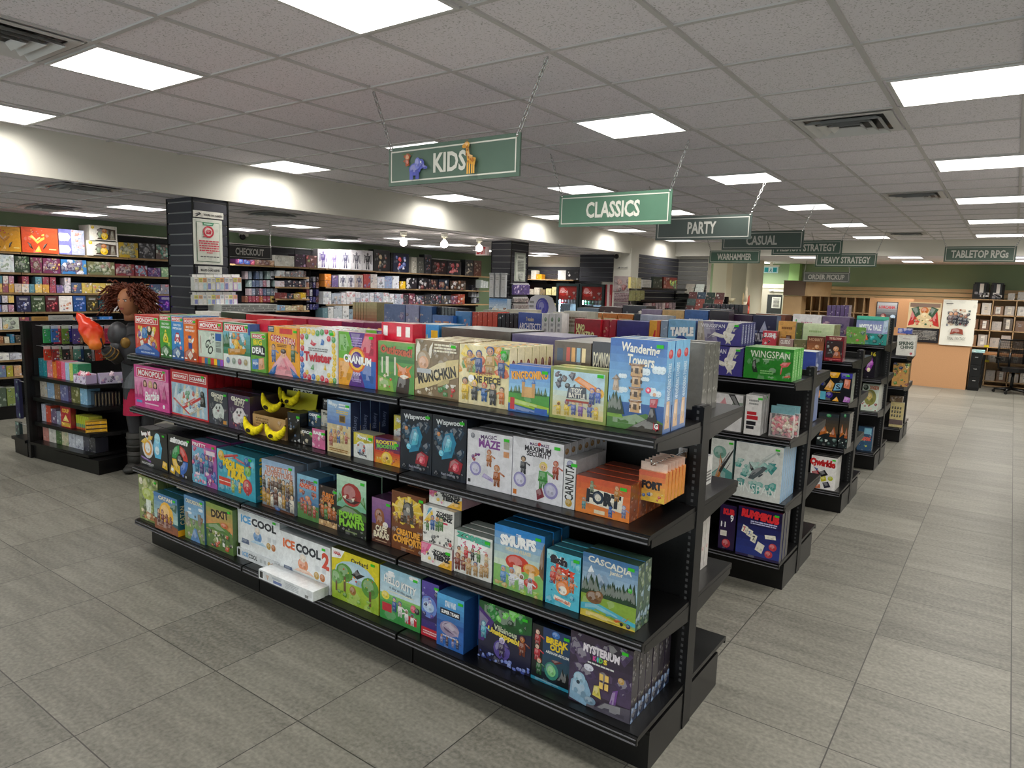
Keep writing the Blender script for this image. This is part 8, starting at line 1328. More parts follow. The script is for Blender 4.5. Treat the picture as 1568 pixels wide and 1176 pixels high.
# drink coolers
def cooler(px0, px1, lab, cans):
    Y = 12.9; a, e = at(px0, 480, Y=Y).x, at(px1, 480, Y=Y).x; w = e-a-.012; H_ = 1.93
    t = empty('drink_cooler', ((a+e)/2, Y, 0), label=lab, cat='fridge', group='drink coolers')
    b = MB(); b.box(-w/2, -w/2+.03, .06, .6, 0, H_, '17181b'); b.box(w/2-.03, w/2, .06, .6, 0, H_, '17181b'); b.box(-w/2+.03, w/2-.03, .57, .6, 0, H_, 'd4e6ee'); b.box(-w/2+.03, w/2-.03, .06, .57, 0, .25, '17181b'); b.box(-w/2+.03, w/2-.03, .06, .57, H_-.08, H_, '17181b'); b.build('cabinet', M['plastic'], t)
    b = MB(); fr = .055
    for r in ((-w/2, -w/2+fr, .25, H_), (w/2-fr, w/2, .25, H_), (-w/2+fr, w/2-fr, .25, .32), (-w/2+fr, w/2-fr, H_-fr, H_)): b.box(r[0], r[1], 0, .055, r[2], r[3], '1a2a2c')
    d = b.build('door', M['plastic'], t); b = MB(); b.box(w/2-.05, w/2-.03, -.03, 0, .9, 1.3, '888'); b.build('handle', M['chrome'], d)
    b = MB(); b.box(-w/2+fr, w/2-fr, .02, .026, .32, H_-.34); b.build('door_glass', M['glass'], d)
    b = MB(); b.box(-w/2+fr, w/2-fr, .02, .04, H_-.335, H_-fr, '7a1a15'); Art(b, (-w/2+fr, .02, H_-.335), (w-2*fr, 0, 0), (0, 0, .28), (0, -1, 0)).blob(0,0,1,.6,'5a1410 9a2e20 4a2018 6a2018',12,3,.14).e(.25,.6,.22,'a8241e').t('Coca-Cola',.08,.48,.5,.68,'f0e8e8',0,0,None,.3); b.build('header_sign', M['lit'], d)
    for z in (.62, 1.05, 1.5):
        b = MB(); b.box(-w/2+.03, w/2-.03, .1, .56, z-.012, z, 'e8f0f4'); b.build('wire_shelf', M['plastic'], t)
    b = MB(); b.box(-w/2+.035, -w/2+.05, .08, .1, .4, H_-.35, 'eef6ff'); b.build('light_strip', M['strip'], t)
    k = 0
    for z in (.62, 1.05, 1.5):
        for i in range(6):
            c = cans[(i+(0 if z > 1.2 else 2)) % len(cans)]; b = MB(); x = -w/2+.085+(w-.17)*i/5; b.tube((0,0,0), (0,0,.115), .03, .03, 12, c); b.tube((0,0,.115), (0,0,.125), .03, .024, 12, 'bbb'); b.tube((0,0,.04), (0,0,.075), .0305, .0305, 12, mix(c,'fff',.5), False)
            o = b.build('drink_can', M['plastic']); o.location = ((a+e)/2+x, Y+.16, z+.001); tag(o, cname(c)+' drink can, '+ordn(i)+' on the '+('lower' if z < .7 else 'middle' if z < 1.2 else 'upper')+' shelf of the '+('red can' if cans[0] == 'c82a34' else 'green can')+' cooler', 'drink can', 'cans in the '+lab)
M['lit'] = printed('backlit_sign', .4); _p = M['lit'].node_tree; _b = _p.nodes['Principled BSDF']; _p.links.new(_p.nodes['Attribute'].outputs['Color'], _b.inputs['Emission Color']); _b.inputs['Emission Strength'].default_value = .12
M['strip'] = emit('cooler_light_strip', 'e4f2ff', 50)
cooler(850, 885, 'glass-door drink cooler with red cans, first of two', ['c82a34','b82a34','d8d8dc','e0e0e4','c8c8d0','d0d0d8'])
cooler(885.5, 924, 'glass-door drink cooler with green cans, second of two', ['2a9a5a','3aa86a','3a8a4a','b89a90','d8d0a8','c8a070'])
a, e = at(925.5, 480, Y=12.92).x, at(937.5, 480, Y=12.92).x
o = boxmesh(e-a, 1.93, .5, 'a81a24', 'a82a30', None, lambda A: A.r(0,0,1,1,'a01a26').p([(.2,1),(.6,1),(.7,0),(.3,.3)],'d8ccc8').p([(.5,1),(.75,1),(.9,0),(.7,0)],'b8303a'), None, name='red_cooler_panel', lid=False); o.location = ((a+e)/2, 12.92, .001); tag(o, 'red side panel of a third cooler beside the white column', 'cooler side')
a, e = at(887, 430, Y=13.12).x, at(938, 430, Y=13.12).x
b = MB(); b.box(a, e, 13.13, 13.5, 1.99, ZL, '888'); struct('wall_over_coolers', b, M['groove']); b = MB(); slats(b, (a, 13.13, 0), (1, 0, 0), (0, -1, 0), e-a, 1.99, ZL, .1); struct('wall_panel_coolers', b, M['slat'])
# white column at the corner and its posters
b = MB(); b.box(-6.66, -6.28, 12.75, 13.1, 0, ZL+.1); struct('column_corner', b, M['white'])
def front(px0, px1, pt, pb, Y, art, name, lab, cat, d=.01, mat='print', c='ddd'):
    a, e = at(px0, pb, Y=Y).x, at(px1, pb, Y=Y).x; pm = (px0+px1)/2; z0, z1 = at(pm, pb, Y=Y).z, at(pm, pt, Y=Y).z; o = panel(e-a, z1-z0, d, art, name, mat, c); o.location = ((a+e)/2, Y, z0); return tag(o, lab, cat)
front(939, 966, 423, 447, 12.735, art_of('b8a8a8', 'a84a4a d8c0b8 5a4a54 3a3a44 c89a90 8a7a7a', None, 'fff', 20, 4), 'wall_poster', 'poster of painted figures high on the white column', 'poster')
front(939, 966, 448, 463, 12.735, lambda A: A.r(0,0,1,1,'c8b8b8').lines(.05,.05,.95,.95,6,'7a5a64'), 'wall_poster', 'pale price list below the figure poster on the white column', 'poster')
front(939, 966, 464, 477, 12.735, art_of('8a7a80', '2a2a30 d8c8c8 6a4a54 b09a9a', None, 'fff', 12, 5), 'wall_poster', 'dark picture poster lowest on the white column', 'poster')
front(944, 961, 408, 411.5, 12.735, lambda A: A.r(0,0,1,1,'d8d6cc').p([(.05,.2),(.3,.9),(.3,.1)],'444').t("YOU'RE ON CAMERA",.36,.3,.98,.7,'666'), 'camera_notice', 'small camera notice on the white column', 'sign')
for (px, py, X_, Y_, lab) in ((945, 392, None, 12.7, 'black dome security camera on the white column'), (374, 362, XW+.06, None, 'white security camera on the green wall above the checkout')):
    q = at(px, py, X=X_) if X_ else at(px, py, Y=Y_); t = empty('security_camera', q, label=lab, cat='camera'); b = MB(); (b.box(-.1, .03, -.06, .06, .0, .08, 'ccc') if X_ else b.box(-.05, .05, 0, .045, -.02, .08, 'ccc')); b.build('mount', M['ivory'], t); b = MB(); b.ball((.0, -.03, -.01), .05, c='181818', n=12, m=8); b.build('dome', M['plastic'], t)
# ---------------- slatted wall beyond the corner, comics and magazines ----------------
b = MB(); b.box(-6.4, -6.31, 13.1, 15.25, 0, ZC); struct('wall_corner', b, M['white'])
b = MB(); slats(b, (-6.31, 13.1, 0), (0, 1, 0), (1, 0, 0), 2.1, 1.0, 2.56, .1); struct('wall_panel_corner', b, M['slat'])
b = MB(); b.box(-6.3, -5.6, 15.22, 15.4, 0, ZN); struct('wall_comics', b, M['white']); b = MB(); slats(b, (-6.3, 15.22, 0), (1, 0, 0), (0, -1, 0), .69, 1.0, 2.56, .1); struct('wall_panel_comics', b, M['slatg'] if 'slatg' in M else M.setdefault('slatg', solid('grey_slat_board', '6a6a68', .5, 0, .4, .1, 6)))
t = empty('comic_rack', (-6.275, 12.72, 0), label='black wire rack under the slatted corner wall', cat='rack')
for z in (1.42, 1.62, 1.86): b = MB(); b.box(0, .27, 0, 2.33, z-.012, z); b.box(.27, .28, 0, 2.33, z, z+.03); b.build('shelf', M['black'], t)
for yy in (0, 2.3): b = MB(); b.box(.0, .02, yy, yy+.03, 0, 2.0); b.box(.0, .28, yy, yy+.03, 0, .03); b.build('upright', M['black'], t)
def rk(px0, px1, pt, z, c, ar, lb, d=.12, X=-6.03): return wbox(px0, px1, pt, 0 or pt+20, X, d, c, ar, lb, 'comic_book', 'comic', z=z)
def rbox(px0, px1, pt, pb, z, c, ar, lb, X=-6.02, d=.05, name='comic_book', cat='comic', group=None):
    a, e = at(px0, pb, X=X).y, at(px1, pb, X=X).y; h = at((px0+px1)/2, pt, X=X).z-at((px0+px1)/2, pb, X=X).z; o = boxmesh(e-a-.008, h, d, c, mix(c,'fff',.4), None, ar, None, name=name, lid=False); o.location = (X, (a+e)/2, z+.001); o.rotation_euler.z = HALF; return tag(o, lb, cat, group)
rbox(965, 973, 426, 443, 1.861, 'd8c87a', art_of('d8d0a0','c8b03a 8a7a3a f0ecd8',None,'fff',8,2), 'cream and yellow pack on the corner rack, top tier'); rbox(974, 981, 427, 443, 1.861, 'c8c8a0', art_of('d0c8a0','b8a03a f0e8d0',None,'fff',8,4), 'pale yellow pack on the corner rack, top tier')
rbox(982, 997, 426, 440, 1.861, 'd8d8d4', lambda A: A.r(0,0,1,1,'dcdcd8').lines(.1,.1,.9,.9,5,'aaa'), 'white printed sheet on the corner rack'); rbox(999, 1013, 428, 447, 1.861, '22302c', art_of('23332f','3a5a4a 1a2420 8aa890',None,'fff',9,3), 'dark green boxed book on the corner rack'); rbox(1015, 1036, 429, 448, 1.861, '6a2a24', lambda A: A.r(0,0,1,1,'7a2a24').blob(.45,.1,.95,.8,'5a9a3a b8c84a 2a4a1a e8d85a',12,3,.12).blob(0,0,.45,1,'8a3a2a 5a1a1a',6,2,.14), 'red boxed book with a green creature on the corner rack')
for i in range(3): rbox(966+7*i, 972.5+7*i, 446, 462, 1.621, '8a8a5a', art_of('9a9a6a','5a6a3a c8c8a0 3a3a2a',None,'fff',8,i), 'olive pack on the corner rack middle tier, '+ordn(i)+' of three', group='olive packs')
for i in range(9): rbox(988+5.2*i, 992.8+5.2*i, 457, 469, 1.421, ['8a7a80','b8a8a8','8a4a54','a08a90'][i % 4], spine_of(['8a7a80','b8a8a8','8a4a54','a08a90'][i % 4],'e0d8d8 3a2a34 c8b0b0',4,i), 'slim comic volume on the lowest tier of the corner rack, '+ordn(i)+' from the column', group='slim comic volumes')
t = empty('magazine_stand', (-5.95, 14.7, 0), label='tiered black magazine stand at the slatted corner', cat='rack'); b = MB(); b.box(.0, .9, .35, .4, 0, 1.75); b.box(0, .03, 0, .35, 0, 1.2); b.box(.87, .9, 0, .35, 0, 1.2); b.build('frame', M['black'], t)
for k in range(4): b = MB(); b.box(.03, .87, .03+.07*k, .085+.07*k, 1.18+.15*k, 1.195+.15*k); b.box(.03, .87, .075+.07*k, .085+.07*k, 1.05+.15*k, 1.18+.15*k); b.build('tier', M['black'], t)
R = random.Random(12)
for k in range(4):
    for i in range(4):
        c = R.choice('4a5a5a b8c0c4 8a4a44 2a3a34 c8ccd0 5a3a3a 3a4a5a'.split()); o = panel(.19, .19, .012, art_of(c, 'e8e8e4 2a2a2e 8a5a5a 5a7a6a', None, 'fff', 6, k*4+i), 'magazine'); o.location = (-5.815+.205*i, 14.735+.07*k, 1.197+.15*k); o.rotation_euler.x = math.radians(-9); tag(o, cname(c)+' magazine, '+ordn(i)+' on the '+ordn(k)+' tier of the magazine stand', 'magazine', 'magazines on the stand')
for i, (px, c) in enumerate(((1056, '8a8478'), (1071, 'a8b0a8'))):
    q = at(px, 434, Y=15.1); o = panel(.2, .24, .012, art_of(c, '5a5448 d8d4c8 6a7a6a', None, 'fff', 7, i), 'magazine'); o.location = (q.x, 15.08, 1.79); o.rotation_euler.x = math.radians(-24); tag(o, ['tan','grey-green'][i]+' magazine propped on top of the magazine stand', 'magazine')
b = MB(); b.box(-.5, .4, 0, .12, -.015, 0); o = b.build('slatwall_ledge', M['black']); o.location = (-5.6-.3, 15.07, 1.785); tag(o, 'black ledge on the grey slatted wall under two magazines', 'ledge')
# cardboard standee with a blue disc
q0, q1 = at(806, 478, Y=11.6), at(851, 478, Y=11.6); zt = at(828, 452, Y=11.6).z; w = q1.x-q0.x
t = empty('cardboard_standee', ((q0.x+q1.x)/2, 11.6, 0), label='pale cut-out cardboard standee with a blue disc', cat='standee'); b = MB(); P_ = [(-w/2, 0), (w/2, 0), (w/2, zt-.25), (w*.36, zt-.05), (w*.2, zt), (-w*.2, zt), (-w*.36, zt-.05), (-w/2, zt-.25)]
b.poly([(x, 0, z) for x, z in P_], 'c8c8d0'); b.poly([(x, .02, z) for x, z in P_], 'aaa', True)
for i in range(8): p, q = P_[i], P_[(i+1) % 8]; b.poly([(p[0],0,p[1]),(p[0],.02,p[1]),(q[0],.02,q[1]),(q[0],0,q[1])], 'bbb')
Art(b, (-w/2, 0, 0), (w, 0, 0), (0, 0, zt), (0, -1, 0), .0003).e(.54,.86,.22,'4a4aa0',.11).e(.54,.86,.15,'5a5ab8',.08).lines(.1,.84,.26,.94,2,'888'); b.build('board', M['print'], t); b = MB(); b.box(-w*.3, w*.3, .02, .3, 0, .02, 'aaa'); b.box(-.01, .01, .02, .3, .02, .5, 'aaa'); b.build('foot', M['print'], t)
# exit sign hanging in the bay
q0 = at(728.5, 391, Y=10.5); q1 = at(746, 391, Y=10.5); zt = at(737, 376.5, Y=10.5).z; w = q1.x-q0.x
t = empty('exit_sign', ((q0.x+q1.x)/2, 10.5, q0.z), label='red and white exit sign hanging in the west bay', cat='exit sign'); b = MB(); b.box(-w/2, w/2, 0, .06, 0, zt-q0.z, 'e0c8c4'); Art(b, (-w/2, 0, 0), (w, 0, 0), (0, 0, zt-q0.z), (0, -1, 0), .0004).t('EXIT',.08,.12,.84,.88,'c8202c',.04); b.build('housing', M['lit'], t); b = MB(); b.box(-.02, .02, .02, .04, zt-q0.z, ZL-q0.z); b.build('stem', M['ivory'], t)
# ---------------- north end ----------------
def slab(px0, px1, Y, d, z0, z1, name, mat):
    a, e = at(px0, 430, Y=Y).x, at(px1, 430, Y=Y).x; b = MB(); b.box(a, e, Y, Y+d, z0, z1); return struct(name, b, mat)
M['cream'] = solid('cream_plaster', 'e6e2cc', .8, 0, .2, .03, 2); M['greige'] = solid('grey_plaster', 'b8b5a6', .8, 0, .2, .04, 2); M['lime'] = solid('light_green_paint', '9cc480', .8, 0, .2, .04, 2)
slab(1091, 1112, 16.2, .4, 0, ZN, 'column_north_1', M['cream'])
slab(1112, 1142, 17.0, .1, 0, ZN, 'wall_north_recess', M['greige'])
q0, q1 = at(1139, 430, Y=16.8).x, at(1164, 430, Y=16.8).x; b = MB(); b.tube(((q0+q1)/2, 17.0, 0), ((q0+q1)/2, 17.0, ZN), (q1-q0)/2, None, 28); struct('column_round', b, M['cream'])
slab(1207, 1223, 18.45, .25, 0, ZN, 'column_north_2', M['lime'])
YW = 18.68
def wallp(px0, px1, pt, pb): a, e = at(px0, pb, Y=YW).x, at(px1, pb, Y=YW).x; pm = (px0+px1)/2; return a, e, at(pm, pb, Y=YW).z, at(pm, pt, Y=YW).z
# back door
a, e, _, zt = wallp(1159, 1207, 441, 470)
t = tag(empty('door_1', (a, YW, 0)), kind='structure'); W_ = e-a
b = MB(); b.box(0, .1, -.04, 0, 0, zt); b.box(W_-.1, W_, -.04, 0, 0, zt); b.box(0, W_, -.04, 0, zt, zt+.1); b.build('door_frame', M['cream'], t)
b = MB(); b.box(.1, W_-.1, -.025, -.005, 0, zt); b.build('door_leaf', M['greige'], t)
b = MB(); b.box(.26, W_-.16, -.03, -.025, .3, zt-.17); b.build('door_window', solid('dark_door_glass', '33383a', .2), t)
b = MB(); b.box(.3, .75, -.06, -.03, zt-.09, zt-.04); b.box(.36, .4, -.09, -.06, zt-.08, zt-.05); b.build('door_closer', M['frame'], t)
front(1181, 1194.5, 455, 472, 18.64, lambda A: A.r(0,0,1,1,'d8dad4').lines(.15,.1,.85,.9,7,'777'), 'paper_notice', 'white paper notice on the dark door glass', 'notice', .003)
# running-man exit sign
q0, q1 = at(1169, 418, Y=17.6), at(1190.5, 418, Y=17.6); zt = at(1180, 408.5, Y=17.6).z; w = q1.x-q0.x; h = zt-q0.z
t = empty('exit_sign', ((q0.x+q1.x)/2, 17.6, q0.z), label='teal and white running-figure exit sign in front of the green wall', cat='exit sign'); b = MB(); b.box(-w/2, w/2, 0, .05, 0, h, 'c8e8ee')
Art(b, (-w/2, 0, 0), (w, 0, 0), (0, 0, h), (0, -1, 0), .0005).r(.06,.14,.34,.88,'1f9aa8').r(.66,.14,.94,.88,'1f9aa8').r(.36,.1,.64,.9,'e8f8fa').e(.52,.74,.04,'1f8a98').p([(.46,.36),(.56,.34),(.58,.64),(.48,.64)],'1f8a98').p([(.46,.36),(.4,.14),(.45,.14),(.52,.34)],'1f8a98').p([(.52,.38),(.6,.3),(.62,.14),(.57,.16),(.55,.26)],'1f8a98'); b.build('housing', M['lit'], t)
b = MB(); b.box(-w*.6, w*.6, -.02, .07, h, h+.04); b.box(-.03, .03, .0, .05, h+.04, ZN-q0.z); b.build('canopy', M['ivory'], t)
# maple slat band over the cubbies
a, e, z0, z1 = wallp(1222, 1600, 440, 458); b = MB(); slats(b, (a, YW, 0), (1, 0, 0), (0, -1, 0), 6.5, 1.0, 2.08, .1); struct('wall_panel_maple', b, M['maple'])
# brown hanging box and curved maple hood
q0, q1 = at(1199, 452, Y=17.2).x, at(1232, 452, Y=17.2).x; zt, zb = at(1215, 429.5, Y=17.2).z, at(1215, 452.5, Y=17.2).z; q2 = at(1262, 452, Y=17.2).x
t = empty('pickup_kiosk', (q0, 17.2, 0), label='maple pickup kiosk with a brown fascia and curved hood', cat='kiosk'); L_ = q1-q0
b = MB(); b.box(0, L_, 0, .5, zb, zt); b.build('fascia', solid('brown_laminate', '6f5a4a', .5), t)
b = MB(); b.box(0, L_*.86, .05, .5, 0, zb-.002); b.build('pillar', M['wood'], t)
b = MB(); n = 12; R_ = q2-q1
for i in range(n):
    a0, a1 = HALF*i/n, HALF*(i+1)/n; p = [(L_+R_*math.sin(a), .02+.7*(1-math.cos(a))) for a in (a0, a1)]
    b.poly([(*p[0], zb), (*p[1], zb), (*p[1], zt), (*p[0], zt)]); b.poly([(L_, .6, zb), (*p[1], zb), (*p[0], zb)]); b.poly([(L_, .6, zt), (*p[0], zt), (*p[1], zt)])
b.build('curved_hood', M['wood'], t)
# cubby shelves: empty maple cubbies, then stock cubbies behind the desk
def cubby(x0, x1, Y, d, zs, cols, lab):
    t = empty('cubby_shelf', (x0, Y, 0), label=lab, cat='cubby shelf', group='maple cubby shelves'); L_ = x1-x0
    b = MB(); b.box(0, L_, d-.01, d, zs[0], zs[-1]+.02); b.build('back', M['wood'], t)
    for z in zs: b = MB(); b.box(0, L_, 0, d-.01, z, z+.02); b.build('shelf', M['wood'], t)
    for i in range(cols+1): x = (L_-.02)*i/cols; b = MB(); b.box(x, x+.02, 0, d-.012, zs[0], zs[-1]); b.build('divider', M['wood'], t)
    return t
xa, xb = at(1228, 470, Y=18.2).x, at(1337, 470, Y=18.2).x
cubby(xa, xb, 18.2, .4, (.0, .4, .75, 1.1, 1.45, 1.82), 8, 'maple cubby shelf with empty compartments behind the kiosk')
xc, xd = at(1484, 470, Y=18.2).x, 1.3
cubby(xc, xd, 18.2, .4, (.0, .1, .5, .83, 1.19, 1.52, 1.85), 5, 'maple cubby shelf full of cartons behind the desk')
R = random.Random(21); cw = (xd-xc-.02)/5
for zi, z in enumerate((.1, .5, .83, 1.19, 1.52)):
    for ci in range(4):
        for k in range(2):
            c = R.choice('7a5a40 8a684a d8d4cc 6a4a34 c8c0b4 5a4a3a b8b0a8'.split()); o = boxmesh(cw*.4, R.uniform(.18, .27), .2, c, mix(c,'fff',.2), None, lambda A, c=c, k=k: A.r(0,0,1,1,c).r(.2+.1*k,.15,.7,.9,R.choice(('e8e4dc','d8d0c0',c))).lines(.3,.4,.6,.7,2,'999'), None, name='carton', lid=False)
            o.location = (xc+cw*ci+.02+cw*(.24+.47*k), 18.26, z+.0212); tag(o, cname(c)+' carton, '+['first','second'][k]+' in the '+ordn(ci)+' compartment of stock row '+['one','two','three','four','five'][zi], 'carton', 'cartons in the stock cubbies')
for i, (px0, px1, pt) in enumerate(((1488, 1513, 432), (1515, 1537, 433))):
    a, e = at(px0, 457, Y=18.2).x, at(px1, 457, Y=18.2).x; w = e-a; zt = at(px0, pt, Y=18.2).z; h = zt-1.872; t = empty('black_bag', ((a+e)/2, 18.22, 1.8715), label='bulky black bag with a white tag on top of the stock cubbies, '+['first','second'][i], cat='bag', group='black bags')
    b = MB(); b.prism([(-w/2, .02), (-w*.3, 0), (w*.3, 0), (w/2, .03), (w*.46, .3), (-w*.46, .3)], 0, h*.9); b.prism([(-w*.44, .04), (w*.4, .03), (w*.42, .26), (-w*.4, .26)], h*.9, h); b.build('sack', solid('black_plastic_sack', '17181a', .3, 0, .5, .1, 20, .6), t)
    b = MB(); b.box(-w*.08, w*.16, -.004, -.001, h*.36, h*.92, 'e8e8e4'); b.build('paper_tag', M['print'], t); b = MB(); R2 = random.Random(i)
    for k in range(7): x = R2.uniform(-w*.4, w*.34); z = R2.uniform(.02, h*.3); b.box(x, x+.06, -.006, -.001, z, z+.05, R2.choice(('c8c8c8','8a8a90','e0e0dc')))
    b.build('contents_window', M['print'], t)
for i in range(3):
    o = boxmesh(.12, .14+.03*(i % 2), .12, 'b8b4ac', 'd8d8d4', None, art_of('a8a49c','e8e4dc 6a5a4a 3a3a3a',None,'fff',5,i), None, name='carton', lid=False); o.location = (-.06+.17*i, 18.25, 1.8715); tag(o, 'small grey carton on top of the stock cubbies, '+ordn(i)+' past the black bags', 'carton', 'small cartons on the cubbies')
# pickup counter with posters
a, e = at(1388, 560, Y=16.98).x, at(1478, 595, Y=16.98).x
t = empty('pickup_counter', (a, 17.0, 0), label='tall raw particle-board pickup counter with posters', cat='counter'); L_ = e-a; HC = 1.83
b = MB(); b.box(0, L_, 0, .05, 0, HC); b.build('front_panel', M['mdf'], t); b = MB(); b.box(L_-.05, L_, .05, .9, 0, 1.1); b.build('side_panel', M['mdf'], t); b = MB(); b.box(0, L_-.05, .05, .6, 1.05, 1.1); b.build('counter_top', M['mdf'], t)
a0 = at(1330, 480, Y=17.4).x; b = MB(); b.box(a0-a, 0, .4, .45, 0, HC); b.build('wing_panel', M['mdf'], t)
front(1386, 1436, 463, 524, 16.985, lambda A: A.r(0,0,1,1,'26222a').r(0,.36,1,1,'d8c49a').r(.04,.88,.96,.98,'8a7264').p([(.02,.4),(.2,.44),(.36,.84),(.12,.8)],'b8302a').p([(.98,.4),(.8,.44),(.64,.84),(.88,.8)],'b8302a').p([(.08,.84),(.3,.9),(.38,.7),(.24,.62)],'3a5a44').p([(.92,.84),(.7,.9),(.62,.7),(.76,.62)],'3a5a44').e(.5,.8,.12,'c8743a').e(.5,.68,.1,'e8d0a0').blob(.2,.4,.8,.6,'c8483a d8a83a 3a6a4a e8d8a8',18,3,.06).r(0,0,1,.36,'1d1b20').lines(.06,.06,.94,.3,7,'8a8680'), 'poster', 'poster of a winged ornate crest over a black text panel', 'poster')
front(1437, 1489, 459, 529, 16.97, lambda A: A.r(0,0,1,1,'e0dfd4').lines(.1,.9,.3,.93,1,'555').blob(.16,.42,.84,.8,'3a3a44 8a5a44 c8b09a 5a6a6a a83a4a 7a7a84 b8a8a0',34,3,.07).crowd(.2,.46,.8,.5,4,'3a3a44 5a4a44 6a5a5a 8a3a44',.24,4).p([(.3,.24),(.5,.28),(.7,.24),(.66,.36),(.5,.38),(.34,.36)],'8a3f30').t('FINAL FANTASY',.24,.12,.78,.19,'5a5a54',.0), 'poster', 'white poster of grouped adventurers at the counter corner', 'poster')
front(1339, 1372, 462, 500, 17.385, lambda A: A.r(0,0,1,1,'232833').r(.04,.03,.96,.97,'2c3340').grad(.4,.97,'4a5058','b8bcc0',6,.04,.96).t('LORCANA',.12,.72,.88,.84,'c8343c',.04).e(.36,.42,.14,'7a2a2a').e(.36,.36,.1,'d8a888').p([(.16,.03),(.56,.03),(.5,.3),(.22,.3)],'2a3a5a').e(.8,.4,.12,'b8d0e8'), 'poster', 'framed dark poster of a red-capped figure behind the teal box', 'poster')
a, e = at(1480, 595, Y=16.95).x, at(1499, 595, Y=16.95).x; t = empty('drawer_cabinet', (a+.01, 17.0, 0), label='narrow black drawer cabinet beside the pickup counter', cat='cabinet'); L_ = e-a-.02; b = MB(); b.box(0, L_, 0, .5, 0, .78); b.build('carcass', M['black'], t)
for k in range(3): b = MB(); b.box(.01, L_-.01, -.015, -.001, .06+.24*k, .28+.24*k); d = b.build('drawer', M['blackgloss'], t); b = MB(); b.box(L_*.35, L_*.65, -.03, -.016, .2+.24*k, .215+.24*k); b.build('handle', M['chrome'], d)
o = panel(.22, .05, .2, art_of('a8d0d0','e8f4f4 5a9aa0',None,'fff',5,3), 'paper_stack', 'print', 'a8d0d0'); o.location = (a+.12, 17.05, .782); tag(o, 'pale teal paper stack on the black drawer cabinet', 'paper stack')
# desk and chair
xa, xb = at(1500, 545, Y=17.6).x, 1.2; t = empty('desk', (xa, 17.6, 0), label='wooden desk with black legs behind the pickup counter', cat='desk'); b = MB(); b.box(0, xb-xa, 0, .6, .71, .745); b.build('desk_top', M['wood2'] if 'wood2' in M else M.setdefault('wood2', solid('warm_oak', '9a6a42', .5, 0, .4, .15, 8)), t)
for xx in (.05, xb-xa-.09):
    for yy in (.05, .51): b = MB(); b.box(xx, xx+.04, yy, yy+.04, 0, .71); b.build('leg', M['black'], t)
for k, (px, py) in enumerate(((1510, 525), (1510, 553))): q = at(px, py, Y=17.56); o = panel(.09, .05, .004, lambda A: A.r(0,0,1,1,'e0d02a'), 'sticky_note'); o.location = (q.x, 18.19, .84-.32*k); tag(o, 'yellow sticky note on the stock cubbies, '+['upper','lower'][k], 'sticky note')
q = at(1548, 598, Y=17.05); t = empty('office_chair', (q.x, 17.12, 0), math.radians(20), 'black mesh-backed office chair by the desk', 'office chair')
for k in range(5):
    an = 2*math.pi*k/5+.3; b = MB(); b.tube((0,0,.1), (.29*math.cos(an), .29*math.sin(an), .07), .03, .02, 8); l = b.build('base_leg', M['black'], t); b = MB(); b.tube((.29*math.cos(an), .29*math.sin(an)-.015, .03), (.29*math.cos(an), .29*math.sin(an)+.015, .03), .029, None, 12); b.build('caster', M['blackgloss'], l)
b = MB(); b.tube((0,0,.1), (0,0,.44), .028, None, 12); b.build('gas_column', M['black'], t); b = MB(); b.prism([(.25*math.cos(a)*(1 if abs(math.cos(a)) < .7 else .95), .24*math.sin(a)) for a in [2*math.pi*i/20 for i in range(20)]], .44, .52); b.build('seat', M['black'], t)
b = MB(); n = 26
for i in range(n):
    for j in range(20): x0 = -.23+.46*i/n; x1 = -.23+.46*(i+.8)/n; z0 = .6+.44*j/20; z1 = .6+.44*(j+.8)/20; cy = lambda x: .24-.6*x*x; b.poly([(x0, cy(x0), z0), (x1, cy(x1), z0), (x1, cy(x1), z1), (x0, cy(x0), z1)]); 
bm = b.build('mesh_back', M['black'], t); b = MB()
for s in (-1, 1): b.tube((s*.235, .21, .58), (s*.22, .22, 1.06), .018, None, 8); 
b.tube((-.22, .22, 1.06), (.22, .22, 1.06), .018, None, 8); b.tube((0, .25, .5), (0, .25, .8), .022, None, 8); b.tube((0, .0, .45), (0, .25, .5), .022, None, 8); b.build('back_frame', M['black'], t)
for s in (-1, 1): b = MB(); b.tube((s*.25, .05, .48), (s*.27, .05, .68), .015, None, 8); b.box(s*.27-.03, s*.27+.03, -.12, .14, .68, .71); b.build('armrest', M['black'], t)
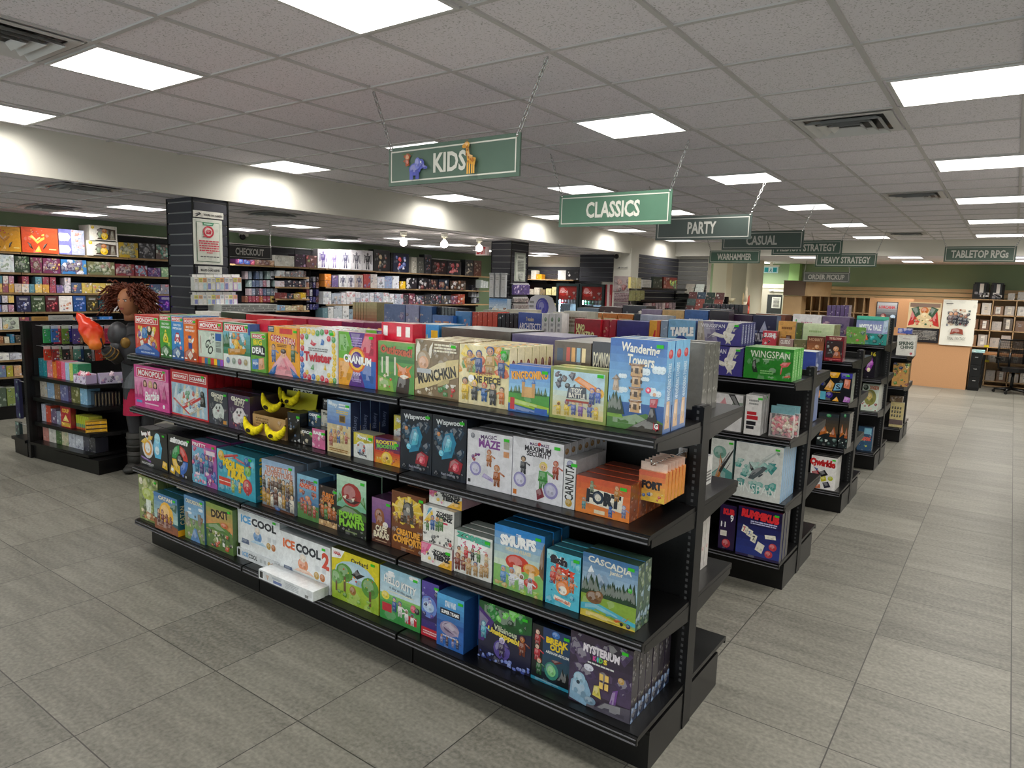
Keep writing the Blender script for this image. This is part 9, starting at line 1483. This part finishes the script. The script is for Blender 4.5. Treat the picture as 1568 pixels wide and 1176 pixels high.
# plants by the white pillars and a small flame ornament
for i, (px, py, Y_, h) in enumerate(((1098, 468, 15.7, .34),)):
    q = at(px, py, Y=Y_); t = empty('potted_plant', (q.x, Y_, 1.25), label='dark leafy potted plant on a stand beside the cream pillar', cat='plant'); b = MB(); b.tube((0,0,-1.25), (0,0,0), .12, .14, 14); b.build('stand', M['black'], t); b = MB(); b.tube((0,0,0), (0,0,.2), .08, .11, 14, '3a2a24'); b.build('pot', M['plastic'], t); b = MB(); R = random.Random(4)
    for k in range(90):
        an = R.uniform(0, 6.28); r = R.uniform(.02, .2); z = .2+R.uniform(0, h)*(1-r*1.6); c = Vector((r*math.cos(an), r*math.sin(an), z)); d_ = Vector((math.cos(an), math.sin(an), R.uniform(-.2,.6))).normalized()*.07; s = d_.cross(Vector((0,0,1))).normalized()*.022; b.poly([c, c+d_*.5+s, c+d_, c+d_*.5-s], R.choice(('2a3a24','34482a','1f2c1c')))
    b.build('foliage', M['cloth'], t)
q = at(1141, 476, Y=15.9); t = empty('flame_ornament', (q.x, 15.9, 0), label='tall cream and red flame-shaped ornament on a slim stand', cat='ornament'); b = MB(); b.tube((0,0,0), (0,0,.03), .14, None, 16); b.tube((0,0,.03), (0,0,1.3), .025, None, 8); b.build('stand', M['black'], t); b = MB()
for x, z0, z1, r, c in ((-.06, 1.3, 1.85, .05, 'e0c89a'), (.0, 1.3, 2.0, .06, 'e8dcc0'), (.06, 1.3, 1.8, .055, 'b84a3a'), (.03, 1.3, 1.65, .06, 'd8784a')): b.tube((x, 0, z0), (x*.6, 0, (z0+z1)/2), r*.7, r, 10, c); b.tube((x*.6, 0, (z0+z1)/2), (x*1.2, 0, z1), r, .005, 10, c)
b.build('flame_shape', M['plastic'], t)
q = at(1118, 470, Y=15.95); t = empty('side_table', (q.x, 15.95, 0), label='slender wire plant stand with a pale bowl beside the pillar', cat='plant stand'); b = MB()
for k in range(3): an = 2.1*k; b.tube((.1*math.cos(an), .1*math.sin(an), 0), (.06*math.cos(an), .06*math.sin(an), 1.62), .008, None, 6)
b.build('wire_legs', M['chrome'], t); b = MB(); b.tube((0,0,1.62), (0,0,1.72), .05, .11, 14, 'd8cfae'); b.build('bowl', M['plastic'], t)
# sliver of a white display table at the frame edge
t = empty('display_table', (.28, 5.6, 0), label='white display table edge by the aisle, cut off by the frame', cat='display table'); b = MB(); b.box(.0, 1.6, 0, 2.2, .36, .42, 'e8e6e2'); b.build('table_top', M['paint'], t)
for xx in (.12, 1.5):
    for yy in (.1, 2.06): b = MB(); b.box(xx, xx+.05, yy, yy+.05, 0, .36, 'ddd'); b.build('leg', M['paint'], t)
b = MB(); b.box(.06, 1.5, .3, 1.9, .421, .62, 'e4e2de'); b.build('riser', M['paint'], t)
